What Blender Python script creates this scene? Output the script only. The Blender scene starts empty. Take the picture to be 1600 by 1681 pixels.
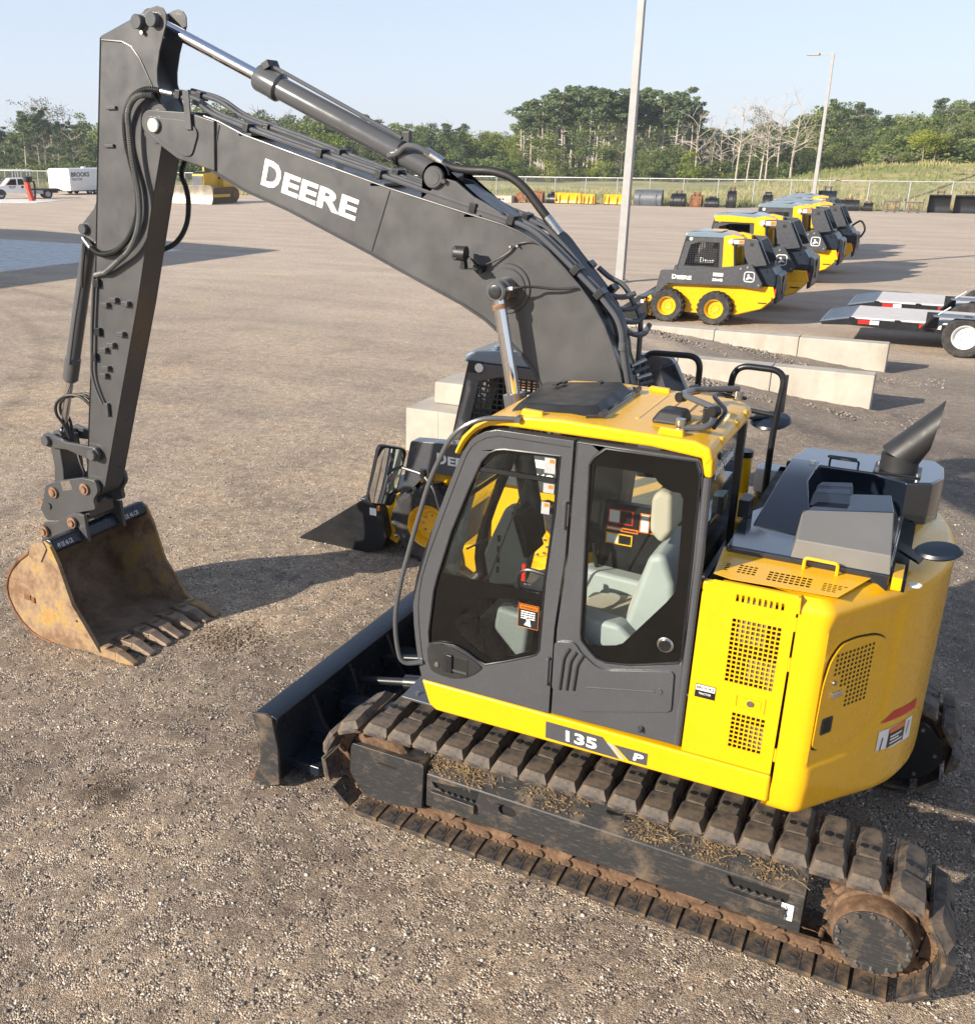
import bpy, bmesh, math, random
import numpy as np
from mathutils import Vector, Matrix
from mathutils.geometry import tessellate_polygon
R = math.radians
random.seed(7)
sc = bpy.context.scene
COL = sc.collection

# ------------------------------------------------------------------ camera
cam = bpy.data.cameras.new('camera')
cam.sensor_fit = 'HORIZONTAL'; cam.sensor_width = 36.0
cam.lens = 36.0 * 1619.4 / 1600.0
cam.shift_x = (800 - 637.9) / 1600.0
cam.clip_start = 0.05; cam.clip_end = 3000
cam_ob = bpy.data.objects.new('camera', cam); COL.objects.link(cam_ob)
PITCH, YAW, ROLL = 0.34809, -1.05827, 0.0009
fwd = Vector((math.cos(YAW) * math.cos(PITCH), math.sin(YAW) * math.cos(PITCH), -math.sin(PITCH)))
rgt = Vector((math.sin(YAW), -math.cos(YAW), 0)); upv = rgt.cross(fwd)
r2 = rgt * math.cos(ROLL) + upv * math.sin(ROLL); u2 = -rgt * math.sin(ROLL) + upv * math.cos(ROLL)
mw = Matrix((r2, u2, -fwd)).transposed().to_4x4(); mw.translation = Vector((-1.324, 5.745, 4.014))
cam_ob.matrix_world = mw
sc.camera = cam_ob

# ------------------------------------------------------------------ sky and sun
SUN_AZ, SUN_EL = 58.0, 23.0          # direction the light comes from
w = bpy.data.worlds.new('World'); sc.world = w; w.use_nodes = True
nt = w.node_tree; nt.nodes.clear()
sky = nt.nodes.new('ShaderNodeTexSky'); sky.sky_type = 'NISHITA'; sky.sun_disc = False
sky.sun_elevation = R(SUN_EL); sky.sun_rotation = R(90 - SUN_AZ)
sky.altitude = 300; sky.air_density = 1.0; sky.dust_density = .6; sky.ozone_density = 2.6
bg = nt.nodes.new('ShaderNodeBackground'); bg.inputs[1].default_value = 0.098
wo = nt.nodes.new('ShaderNodeOutputWorld')
hz = nt.nodes.new('ShaderNodeMix'); hz.data_type = 'RGBA'; hz.inputs[0].default_value = .66; hz.inputs[7].default_value = (4.75, 5.15, 6.1, 1)   # even high haze over the whole sky
gc = nt.nodes.new('ShaderNodeTexCoord'); gz = nt.nodes.new('ShaderNodeSeparateXYZ'); gm = nt.nodes.new('ShaderNodeMapRange')      # haze thins with height
gm.inputs[1].default_value = .05; gm.inputs[2].default_value = .7; gm.inputs[3].default_value = .74; gm.inputs[4].default_value = .20; nt.links.new(gc.outputs['Generated'], gz.inputs[0]); nt.links.new(gz.outputs[2], gm.inputs[0]); nt.links.new(gm.outputs[0], hz.inputs[0])
nt.links.new(sky.outputs[0], hz.inputs[6]); nt.links.new(hz.outputs[2], bg.inputs[0]); nt.links.new(bg.outputs[0], wo.inputs[0])
sun = bpy.data.lights.new('sun', 'SUN'); sun.energy = 5.0; sun.angle = R(0.55); sun.color = (1.0, 0.90, 0.76)
sun_ob = bpy.data.objects.new('sun', sun); COL.objects.link(sun_ob)
sd = Vector((math.cos(R(SUN_EL)) * math.cos(R(SUN_AZ)), math.cos(R(SUN_EL)) * math.sin(R(SUN_AZ)), math.sin(R(SUN_EL))))
sun_ob.rotation_euler = sd.to_track_quat('Z', 'Y').to_euler(); sun_ob.location = sd * 40
vs = sc.view_settings
sc.display_settings.display_device = 'sRGB'
vs.view_transform = 'Standard'; vs.look = 'None'; vs.gamma = 1.0; vs.exposure = 0.79; vs.use_curve_mapping = False
sc.cycles.max_bounces = 5; sc.cycles.diffuse_bounces = 2; sc.cycles.glossy_bounces = 3; sc.cycles.transparent_max_bounces = 12

# ------------------------------------------------------------------ helpers
class MB:
    """collects faces of one mesh; every face carries a material slot"""
    def __init__(s): s.v = []; s.f = []; s.m = []
    def add(s, vs_, fs, mi=0):
        o = len(s.v); s.v += [tuple(q) for q in vs_]
        s.f += [tuple(i + o for i in f) for f in fs]; s.m += [mi] * len(fs); return s
    def box(s, x0, x1, y0, y1, z0, z1, mi=0, M=None):
        vs_ = [Vector((x, y, z)) for x in (x0, x1) for y in (y0, y1) for z in (z0, z1)]
        if M is not None: vs_ = [M @ q for q in vs_]
        return s.add(vs_, [(0, 1, 3, 2), (4, 6, 7, 5), (0, 4, 5, 1), (2, 3, 7, 6), (0, 2, 6, 4), (1, 5, 7, 3)], mi)
    def prism(s, poly, a, b, axis='y', mi=0, M=None):
        """poly: 2D points. axis y: (x,z) ; axis x: (y,z) ; axis z: (x,y)"""
        mp = {'y': lambda p, t: Vector((p[0], t, p[1])), 'x': lambda p, t: Vector((t, p[0], p[1])), 'z': lambda p, t: Vector((p[0], p[1], t))}[axis]
        n = len(poly); vs_ = [mp(p, a) for p in poly] + [mp(p, b) for p in poly]
        if M is not None: vs_ = [M @ q for q in vs_]
        fs = [tuple(range(n)), tuple(range(2 * n - 1, n - 1, -1))] + [(i, (i + 1) % n, (i + 1) % n + n, i + n) for i in range(n)]
        return s.add(vs_, fs, mi)
    def taper(s, bot, top, mi=0):
        """two matching rings of 3D points"""
        n = len(bot); fs = [tuple(range(n)), tuple(range(2 * n - 1, n - 1, -1))] + [(i, (i + 1) % n, (i + 1) % n + n, i + n) for i in range(n)]
        return s.add(list(bot) + list(top), fs, mi)
    def tube(s, pts, r, n=8, mi=0, closed=False, caps=True, rf=None):
        P = [Vector(p) for p in pts]; k = len(P); rings = []
        T = []
        for i in range(k):
            a = P[(i - 1) % k] if (closed or i > 0) else P[i]; b = P[(i + 1) % k] if (closed or i < k - 1) else P[i]
            T.append((b - a).normalized())
        t0 = T[0]; nv = t0.orthogonal().normalized(); vs_ = []
        for i in range(k):
            if i > 0:
                q = T[i - 1].rotation_difference(T[i]); nv = (q @ nv).normalized()
            bn = T[i].cross(nv).normalized(); rr = rf(i) if rf else r
            for j in range(n):
                a = 2 * math.pi * j / n
                vs_.append(P[i] + (nv * math.cos(a) + bn * math.sin(a)) * rr)
        fs = []
        for i in range(k if closed else k - 1):
            for j in range(n):
                i2 = (i + 1) % k
                fs.append((i * n + j, i * n + (j + 1) % n, i2 * n + (j + 1) % n, i2 * n + j))
        if caps and not closed: fs += [tuple(range(n)), tuple(range(k * n - 1, (k - 1) * n - 1, -1))]
        return s.add(vs_, fs, mi)
    def cyl(s, p0, p1, r, n=16, r2=None, mi=0):
        p0, p1 = Vector(p0), Vector(p1); r2 = r if r2 is None else r2
        t = (p1 - p0).normalized(); a = t.orthogonal().normalized(); b = t.cross(a)
        ring = [(a * math.cos(2 * math.pi * j / n) + b * math.sin(2 * math.pi * j / n)) for j in range(n)]
        return s.taper([p0 + q * r for q in ring], [p1 + q * r2 for q in ring], mi)
    def lathe(s, prof, o, ax, n=24, mi=0, closed=False, caps=True):
        """prof: (radius, height along ax)"""
        o = Vector(o); t = Vector(ax).normalized(); a = t.orthogonal().normalized(); b = t.cross(a); vs_ = []; k = len(prof)
        for (r, h) in prof:
            for j in range(n):
                an = 2 * math.pi * j / n
                vs_.append(o + t * h + (a * math.cos(an) + b * math.sin(an)) * r)
        fs = [(i * n + j, i * n + (j + 1) % n, ((i + 1) % k) * n + (j + 1) % n, ((i + 1) % k) * n + j) for i in range(k if closed else k - 1) for j in range(n)]
        if not closed and caps: fs += [tuple(range(n)), tuple(range(k * n - 1, (k - 1) * n - 1, -1))]
        return s.add(vs_, fs, mi)
    def plate(s, outer, holes, fn, th, mi=0):
        """flat polygon with holes; fn((a,b), t) -> 3D ; t in 0..th"""
        loops = [list(outer)] + [list(h) for h in holes]
        tri = tessellate_polygon([[Vector((p[0], p[1], 0)) for p in l] for l in loops])
        flat = [p for l in loops for p in l]; n = len(flat)
        vs_ = [fn(p, th) for p in flat] + [fn(p, 0.0) for p in flat]
        fs = [tuple(t) for t in tri] + [tuple(i + n for i in reversed(t)) for t in tri]
        o = 0
        for l in loops:
            k = len(l); fs += [(o + i, o + (i + 1) % k, o + (i + 1) % k + n, o + i + n) for i in range(k)]; o += k
        return s.add(vs_, fs, mi)
    def build(s, name, mats, parent=None, bevel=0, seg=2, smooth=True, ang=35, recalc=True):
        me = bpy.data.meshes.new(name); me.from_pydata(s.v, [], s.f)
        if not isinstance(mats, (list, tuple)): mats = [mats]
        for m in mats: me.materials.append(m)
        me.polygons.foreach_set('material_index', s.m)
        if recalc:
            bm = bmesh.new(); bm.from_mesh(me); bmesh.ops.recalc_face_normals(bm, faces=bm.faces); bm.to_mesh(me); bm.free()
        if smooth:
            me.polygons.foreach_set('use_smooth', [True] * len(me.polygons)); me.set_sharp_from_angle(angle=R(ang))
        o = bpy.data.objects.new(name, me); COL.objects.link(o)
        if parent is not None: o.parent = parent
        if bevel:
            b = o.modifiers.new('edge', 'BEVEL'); b.width = bevel; b.segments = seg; b.limit_method = 'ANGLE'; b.angle_limit = R(32); b.harden_normals = True
        return o

def tag(o, label=None, cat=None, group=None, kind=None):
    if label: o['label'] = label
    if cat: o['category'] = cat
    if group: o['group'] = group
    if kind: o['kind'] = kind
    return o
def thing(name, label, cat, loc=(0, 0, 0), rz=0.0, group=None, scale=1.0):
    o = bpy.data.objects.new(name, None); COL.objects.link(o); o.empty_display_size = 0.2
    o.location = loc; o.rotation_euler = (0, 0, rz); o.scale = (scale,) * 3
    return tag(o, label, cat, group)
def copy_tree(o, parent=None):
    kids = list(o.children); c = o.copy(); COL.objects.link(c); c.parent = parent
    for k in kids: copy_tree(k, c)
    return c
def fillet(pts, r, n=5):
    """rounds the corners of a polyline"""
    P = [Vector(p) for p in pts]; out = [P[0]]
    for i in range(1, len(P) - 1):
        a, b, c = P[i - 1], P[i], P[i + 1]; d0 = (a - b); d1 = (c - b); rr = min(r, d0.length * .49, d1.length * .49)
        p0 = b + d0.normalized() * rr; p1 = b + d1.normalized() * rr
        for k in range(n + 1):
            t = k / n; out.append(p0 * (1 - t) ** 2 + b * 2 * t * (1 - t) + p1 * t * t)
    out.append(P[-1]); return out
def spline(pts, n=6):
    P = [Vector(p) for p in pts]; P = [P[0] * 2 - P[1]] + P + [P[-1] * 2 - P[-2]]; out = []
    for i in range(1, len(P) - 2):
        a, b, c, d = P[i - 1:i + 3]
        for k in range(n):
            t = k / n; out.append(.5 * ((2 * b) + (c - a) * t + (2 * a - 5 * b + 4 * c - d) * t * t + (3 * b - a - 3 * c + d) * t ** 3))
    out.append(P[-2]); return out
def arc(cx, cy, r, a0, a1, n=8): return [(cx + r * math.cos(R(a0 + (a1 - a0) * i / n)), cy + r * math.sin(R(a0 + (a1 - a0) * i / n))) for i in range(n + 1)]
def rrect(x0, x1, y0, y1, r, n=4):
    return arc(x1 - r, y1 - r, r, 0, 90, n) + arc(x0 + r, y1 - r, r, 90, 180, n) + arc(x0 + r, y0 + r, r, 180, 270, n) + arc(x1 - r, y0 + r, r, 270, 360, n)
def roundpoly(pts, r, n=3):
    k = len(pts); out = []
    for i in range(k):
        a, b, c = Vector(pts[i - 1]), Vector(pts[i]), Vector(pts[(i + 1) % k]); d0, d1 = a - b, c - b; rr = min(r, d0.length * .45, d1.length * .45)
        p0 = b + d0.normalized() * rr; p1 = b + d1.normalized() * rr
        for j in range(n + 1):
            t = j / n; q = p0 * (1 - t) ** 2 + b * 2 * t * (1 - t) + p1 * t * t; out.append((q.x, q.y))
    return out
def rect(x0, x1, y0, y1): return [(x0, y0), (x1, y0), (x1, y1), (x0, y1)]
def grid_holes(x0, x1, z0, z1, nx, nz, gap=.35, keep=None):
    out = []; dx = (x1 - x0) / nx; dz = (z1 - z0) / nz
    for i in range(nx):
        for j in range(nz):
            cx = x0 + (i + .5) * dx; cz = z0 + (j + .5) * dz
            if keep is None or keep(cx, cz): out.append(rect(cx - dx * (1 - gap) / 2, cx + dx * (1 - gap) / 2, cz - dz * (1 - gap) / 2, cz + dz * (1 - gap) / 2))
    return out
def lettering(body, origin, ex, ey, height, width, mat, parent, name='lettering', bold=.012, thick=.002, sizes=None):
    """mesh text: origin = lower left corner, ex/ey = reading and up directions, scaled to width x cap height"""
    cu = bpy.data.curves.new('text', 'FONT'); cu.body = body; cu.size = 1; cu.offset = bold; cu.extrude = .5; cu.resolution_u = 3
    to = bpy.data.objects.new('text', cu); me = bpy.data.meshes.new_from_object(to)
    bpy.data.objects.remove(to); bpy.data.curves.remove(cu)
    co = np.zeros(len(me.vertices) * 3); me.vertices.foreach_get('co', co); co = co.reshape(-1, 3)
    mn, mx = co.min(0), co.max(0); co = (co - mn) / np.maximum(mx - mn, 1e-6)
    ex, ey = Vector(ex).normalized(), Vector(ey).normalized(); ez = ex.cross(ey).normalized()
    B = np.array([ex * width, ey * height, ez * thick]); w_ = co @ B + np.array(Vector(origin))
    me.vertices.foreach_set('co', w_.ravel()); me.name = name; me.materials.clear(); me.materials.append(mat); me.update()
    o = bpy.data.objects.new(name, me); COL.objects.link(o); o.parent = parent
    return o
def pxy(u, v, z=0.0):
    """ground point seen at a photo pixel (1600x1681), used for laying out the far yard"""
    d = r2 * ((u - 637.9) / 1619.4) + u2 * (-(v - 840.5) / 1619.4) + fwd
    return mw.translation + d * ((z - mw.translation.z) / d.z)
def at_dist(u, dist):
    d = r2 * ((u - 637.9) / 1619.4) + Vector((fwd.x, fwd.y, 0)).normalized(); d.z = 0
    q = mw.translation + d * dist; return q.x, q.y

# ------------------------------------------------------------------ materials
class NT:
    def __init__(s, name):
        s.m = bpy.data.materials.new(name); s.m.use_nodes = True; s.t = s.m.node_tree; s.t.nodes.clear()
        s.out = s.t.nodes.new('ShaderNodeOutputMaterial'); s.b = s.t.nodes.new('ShaderNodeBsdfPrincipled'); s.l(s.b.outputs[0], s.out.inputs[0])
        s.tc = s.t.nodes.new('ShaderNodeTexCoord')
    def l(s, a, b): s.t.links.new(a, b)
    def n(s, k, **kw):
        o = s.t.nodes.new(k)
        for a, b in kw.items(): setattr(o, a, b)
        return o
    def noise(s, scale, detail=4, rough=.55, vec=None, dist=0.0):
        o = s.n('ShaderNodeTexNoise'); o.inputs['Scale'].default_value = scale; o.inputs['Detail'].default_value = detail
        o.inputs['Roughness'].default_value = rough; o.inputs['Distortion'].default_value = dist
        s.l(vec or s.tc.outputs['Object'], o.inputs['Vector']); return o.outputs['Fac']
    def voro(s, scale, vec=None, feature='F1', rnd=1.0):
        o = s.n('ShaderNodeTexVoronoi', feature=feature); o.inputs['Scale'].default_value = scale; o.inputs['Randomness'].default_value = rnd
        s.l(vec or s.tc.outputs['Object'], o.inputs['Vector']); return o
    def ramp(s, fac, stops, interp='LINEAR'):
        o = s.n('ShaderNodeValToRGB'); o.color_ramp.interpolation = interp; e = o.color_ramp.elements
        while len(e) < len(stops): e.new(.5)
        for i, (p, c) in enumerate(stops):
            e[i].position = p; e[i].color = (c if isinstance(c, (tuple, list)) else (c, c, c)) + ((1,) if not isinstance(c, (tuple, list)) or len(c) == 3 else ())
        s.l(fac, o.inputs[0]); return o.outputs[0]
    def mix(s, fac, a, b, mode='MIX'):
        o = s.n('ShaderNodeMix', data_type='RGBA', blend_type=mode)
        for val, i in ((fac, 0), (a, 6), (b, 7)):
            if isinstance(val, (int, float)): o.inputs[i].default_value = val
            elif isinstance(val, (tuple, list)): o.inputs[i].default_value = tuple(val) + (1,)
            else: s.l(val, o.inputs[i])
        return o.outputs[2]
    def math(s, op, a, b=None):
        o = s.n('ShaderNodeMath', operation=op)
        for val, i in ((a, 0), (b, 1)):
            if val is None: continue
            if isinstance(val, (int, float)): o.inputs[i].default_value = val
            else: s.l(val, o.inputs[i])
        return o.outputs[0]
    def mapping(s, scale=(1, 1, 1), rot=(0, 0, 0)):
        o = s.n('ShaderNodeMapping'); o.inputs['Scale'].default_value = scale; o.inputs['Rotation'].default_value = rot
        s.l(s.tc.outputs['Object'], o.inputs['Vector']); return o.outputs[0]
    def bump(s, h, strength=.3, dist=.01):
        o = s.n('ShaderNodeBump'); o.inputs['Strength'].default_value = strength; o.inputs['Distance'].default_value = dist
        s.l(h, o.inputs['Height']); s.l(o.outputs[0], s.b.inputs['Normal']); return o
    def set(s, **kw):
        for k, val in kw.items():
            i = s.b.inputs[k.replace('_', ' ')]
            if isinstance(val, (int, float)): i.default_value = val
            elif isinstance(val, (tuple, list)): i.default_value = tuple(val) + (1,)
            else: s.l(val, i)
        return s

def worn_paint(name, col, rough):
    n = NT(name); c = n.ramp(n.noise(2.2, 6, .6), [(.3, tuple(x * .88 for x in col)), (.7, tuple(x * 1.10 for x in col))])
    run = n.noise(5, 5, .6, n.mapping((6, 6, .7))); c = n.mix(n.ramp(run, [(.55, 0.0), (.75, .35)]), c, tuple(x * 1.22 for x in col))
    scr = n.noise(10, 7, .8, n.mapping((1.2, 16, 20), (0, .5, 0))); c = n.mix(n.ramp(scr, [(.67, 0.0), (.71, .5)]), c, (.24, .23, .22))
    chip = n.noise(34, 3, .5); c = n.mix(n.ramp(chip, [(.735, 0.0), (.75, .8)]), c, (.16, .10, .06))
    n.set(Base_Color=c, Roughness=n.ramp(n.noise(6, 5), [(.3, rough * .75), (.7, rough * 1.3)]), Coat_Weight=.15, Coat_Roughness=.15); n.bump(n.noise(220, 2), .04, .003); return n.m
def paint(name, col, rough=.35, metal=0, coat=0, var=.08, vs_=3.0, dust=0, dustcol=(.30, .23, .16), dscale=7, bump=0, bs=90, spec=.5):
    n = NT(name); f = n.noise(vs_, 5)
    lo = tuple(c * (1 - var * 1.6) for c in col); hi = tuple(min(1, c * (1 + var)) for c in col)
    c = n.ramp(f, [(.3, lo), (.7, hi)])
    rr = n.ramp(n.noise(vs_ * 4, 4), [(.3, max(.02, rough * .8)), (.75, min(1, rough * 1.25))])
    if dust:
        d = n.ramp(n.noise(dscale, 7, .65), [(.62 - dust * .3, 0.0), (.86 - dust * .2, min(.9, dust + .2))])
        c = n.mix(d, c, dustcol); rr = n.mix(d, rr, (.85, .85, .85))
    n.set(Base_Color=c, Roughness=rr, Metallic=metal, Coat_Weight=coat, Coat_Roughness=.12, Specular_IOR_Level=spec)
    if bump: n.bump(n.noise(bs, 3), bump, .004)
    return n.m

M = {}
YEL = (.80, .425, .003)
M['yellow'] = paint('yellow_paint', YEL, .28, coat=.35, var=.02)
M['yellow_old'] = paint('worn_yellow_paint', (.72, .42, .02), .5, var=.1, dust=.3, dscale=6)
M['grey'] = paint('dark_grey_paint', (.068, .071, .078), .26, coat=.35, var=.05)
M['boomgrey'] = worn_paint('boom_grey_paint', (.064, .064, .066), .34)
M['tubegrey'] = paint('tube_grey_paint', (.085, .087, .092), .22, coat=.2, var=.05)
M['black'] = paint('black_paint', (.012, .013, .015), .35, var=.15, dust=.12, dustcol=(.06, .05, .045), dscale=8)
M['blackgloss'] = paint('gloss_black_hood', (.008, .012, .020), .09, coat=1.0, var=.1, spec=.8)
M['hoodlit'] = paint('sunlit_hood_grey', (.17, .165, .155), .5, var=.05)  # sun glare on the hood cover put into the colour as lighter grey
M['frit'] = paint('black_glass_border', (.004, .004, .004), .07, var=0, spec=.5)
M['plastic'] = paint('black_plastic', (.02, .02, .021), .5, var=.1, bump=.05, bs=300)
M['rubberhose'] = paint('black_rubber_hose', (.016, .015, .014), .55, var=.2, dust=.1, dustcol=(.05, .045, .04))
M['hosegrey'] = paint('grey_spiral_hose_guard', (.10, .10, .095), .5, var=.15, dust=.2, dustcol=(.25, .22, .18))
M['chrome'] = paint('chromed_rod', (.82, .82, .83), .08, metal=1, var=.03)
M['zinc'] = paint('zinc_fitting', (.62, .61, .56), .3, metal=1, var=.1, vs_=20)
M['bolt'] = paint('bolt_steel', (.42, .41, .40), .4, metal=1, var=.2, vs_=40)
M['rustbolt'] = paint('rusty_pin_head', (.23, .125, .07), .7, var=.4, vs_=30, dust=.3, dustcol=(.12, .08, .05))
M['dark'] = paint('dark_interior', (.008, .008, .008), .7, var=0)
M['engine'] = paint('engine_bay_parts', (.16, .14, .12), .5, var=.5, vs_=14)
M['white'] = paint('white_print', (.80, .80, .78), .45, var=.02)
M['whitepaint'] = paint('white_body_paint', (.78, .78, .77), .3, coat=.3, var=.03)
M['red'] = paint('red_reflective_tape', (.55, .02, .015), .35, var=.1)
M['redpaint'] = paint('red_orange_paint', (.62, .05, .015), .4, var=.1)
M['orange'] = paint('orange_print', (.75, .18, .02), .4, var=.05)
M['seat'] = paint('beige_seat_cloth', (.42, .38, .30), .85, var=.08, bump=.1, bs=250)
M['seatgrey'] = paint('pale_grey_plastic', (.33, .36, .35), .5, var=.05)
M['cabgrey'] = paint('grey_green_cab_trim', (.16, .18, .17), .55, var=.08)
M['lampglass'] = paint('clear_lamp_lens', (.75, .76, .78), .1, metal=.3, var=.05)
M['amber'] = paint('amber_lens', (.6, .16, .01), .2, var=.05)
M['galv'] = paint('galvanised_steel', (.45, .46, .46), .5, metal=.4, var=.12)
M['polegrey'] = paint('painted_steel_pole', (.33, .325, .32), .45, var=.06)
M['bluewash'] = paint('blue_black_steel', (.009, .015, .026), .30, var=.15, dust=.1, dustcol=(.045, .045, .05))
M['greysteel'] = paint('grey_bucket_steel', (.09, .10, .115), .45, var=.15, dust=.15)
M['rusty'] = paint('rusty_brown_steel', (.22, .09, .035), .75, var=.4, vs_=4, dust=.25, dustcol=(.35, .22, .12))
M['silverblade'] = paint('polished_blade_steel', (.36, .32, .27), .42, metal=.5, var=.25, vs_=3, dust=.35, dustcol=(.38, .25, .13))
M['roofsky'] = paint('sky_reflection_roof_tint', (.17, .22, .27), .2, coat=.6, var=.05)  # sky reflected in the loader roofs, put into the base colour as pale blue
M['trailersteel'] = paint('blue_grey_ramp_steel', (.12, .15, .19), .4, var=.15)

def mirror():
    n = NT('mirror_glass'); n.set(Base_Color=(.85, .86, .86), Metallic=1.0, Roughness=.03); return n.m
M['mirror'] = mirror()

def glass(name, tint, rough=.02, extra=0.0):
    n = NT(name); t = n.t; t.nodes.remove(n.b)
    tr = n.n('ShaderNodeBsdfTransparent'); tr.inputs[0].default_value = tint + (1,)
    gl = n.n('ShaderNodeBsdfGlossy'); gl.inputs[0].default_value = (.9, .93, .95, 1); gl.inputs['Roughness'].default_value = rough
    fr = n.n('ShaderNodeFresnel'); fr.inputs[0].default_value = 1.5
    mx = n.n('ShaderNodeMixShader'); f = n.math('MULTIPLY', fr.outputs[0], .9)
    if extra: f = n.math('ADD', f, extra)
    n.l(f, mx.inputs[0]); n.l(tr.outputs[0], mx.inputs[1]); n.l(gl.outputs[0], mx.inputs[2]); n.l(mx.outputs[0], n.out.inputs[0])
    return n.m
M['glass'] = glass('tinted_cab_glass', (.90, .94, .92))
M['glassdark'] = glass('dark_vehicle_glass', (.18, .21, .22))

def track_rubber():
    n = NT('dusty_track_pad_rubber')
    d = n.ramp(n.noise(9, 8, .7), [(.40, 0.0), (.68, .85)])
    c = n.mix(d, n.ramp(n.noise(30, 4), [(.3, (.022, .021, .021)), (.7, (.062, .056, .052))]), (.20, .145, .095))
    n.set(Base_Color=c, Roughness=.68); n.bump(n.noise(60, 6, .7), .5, .006); return n.m
M['trackpad'] = track_rubber()
def steel_plate():
    n = NT('scuffed_shoe_steel')
    d = n.ramp(n.noise(12, 7, .7), [(.42, 0.0), (.7, .8)])
    c = n.mix(d, (.035, .037, .042), (.27, .18, .10)); n.set(Base_Color=c, Roughness=.55, Metallic=.2); n.bump(n.noise(70, 4), .3, .004); return n.m
M['shoesteel'] = steel_plate()
def rust_chain():
    n = NT('rusty_dirty_chain')
    c = n.ramp(n.noise(14, 8, .7), [(.25, (.035, .023, .016)), (.45, (.10, .055, .030)), (.6, (.17, .10, .055)), (.8, (.27, .20, .13))])
    n.set(Base_Color=c, Roughness=.85); n.bump(n.noise(50, 5), .5, .006); return n.m
M['chain'] = rust_chain()
def scuffed_black():
    n = NT('scratched_black_steel')
    v = n.mapping((2.2, 22, 22), (0, .18, 0)); scr = n.ramp(n.noise(7, 9, .75, v), [(.55, 0.0), (.72, .8)])
    d = n.ramp(n.noise(5, 8, .7), [(.50, 0.0), (.74, .85)])
    c = n.mix(scr, (.030, .030, .031), (.17, .165, .155)); c = n.mix(d, c, (.19, .135, .085))
    n.set(Base_Color=c, Roughness=n.ramp(d, [(0, .38), (1, .85)])); n.bump(n.noise(90, 4), .12, .003); return n.m
M['scuffed'] = scuffed_black()
def rust_bucket(name, inside=False):
    n = NT(name)
    a = n.noise(3.2, 9, .68); b = n.noise(7, 8, .7); s2_ = n.noise(28, 5, .6)
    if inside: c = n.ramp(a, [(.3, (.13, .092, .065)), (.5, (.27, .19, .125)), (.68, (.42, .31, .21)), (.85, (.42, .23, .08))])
    else: c = n.ramp(a, [(.26, (.11, .065, .042)), (.42, (.22, .125, .065)), (.52, (.33, .225, .135)), (.60, (.42, .27, .085)), (.70, (.42, .20, .035)), (.80, (.20, .10, .05))])
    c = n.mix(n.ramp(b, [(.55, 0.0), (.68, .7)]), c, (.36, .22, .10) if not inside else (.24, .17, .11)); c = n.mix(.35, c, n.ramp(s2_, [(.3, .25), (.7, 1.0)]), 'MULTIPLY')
    n.set(Base_Color=c, Roughness=.72); n.bump(n.noise(45, 6, .65), .35, .005); return n.m
M['rustbucket'] = rust_bucket('rust_and_old_yellow_paint'); M['bucketin'] = rust_bucket('dirty_shade_lifted_bucket_steel', True)  # inside: dirt tones, made lighter to lift the shade in the bucket
M['tooth'] = paint('worn_tooth_steel', (.26, .19, .135), .55, metal=.25, var=.3, vs_=9, dust=.3, dustcol=(.34, .25, .16), bump=.3, bs=60)
def dried_mud():
    n = NT('dried_mud'); c = n.ramp(n.noise(30, 6, .7), [(.3, (.10, .066, .036)), (.7, (.27, .185, .10))]); n.set(Base_Color=c, Roughness=.95); n.bump(n.noise(90, 5), .6, .006); return n.m
M['mud'] = dried_mud()
M['rampstone'] = paint('coarse_ramp_stone', (.26, .225, .19), .9, var=.5, vs_=14)
M['straw'] = paint('dry_straw', (.30, .21, .11), .9, var=.3, vs_=30)
M['clod'] = paint('crumbled_soil', (.20, .145, .095), .95, var=.4, vs_=40)
def tyre():
    n = NT('tyre_rubber'); d = n.ramp(n.noise(8, 6, .65), [(.45, 0.0), (.75, .55)]); n.set(Base_Color=n.mix(d, (.022, .022, .023), (.15, .115, .085)), Roughness=.8); n.bump(n.noise(80, 3), .15, .003); return n.m
M['tyre'] = tyre()
def concrete(name, col=(.44, .40, .34)):
    n = NT(name); a = n.noise(1.6, 8, .65); st = n.noise(3, 6, .6, n.mapping((1, 1, .25)))
    c = n.ramp(a, [(.3, tuple(x * .82 for x in col)), (.7, tuple(min(.75, x * 1.12) for x in col))]); c = n.mix(n.ramp(st, [(.50, 0.0), (.70, .6)]), c, (.30, .25, .19))
    n.set(Base_Color=c, Roughness=.9); n.bump(n.noise(40, 6, .7), .25, .006); return n.m
M['concrete'] = concrete('cast_concrete'); M['slab'] = concrete('concrete_slab', (.80, .77, .68))
def planks():
    n = NT('grey_deck_boards'); a = n.noise(2.5, 8, .6, n.mapping((1.2, 14, 4))); n.set(Base_Color=n.ramp(a, [(.3, (.42, .40, .39)), (.7, (.66, .63, .61))]), Roughness=.85); n.bump(a, .3, .004); return n.m
M['planks'] = planks()

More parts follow.
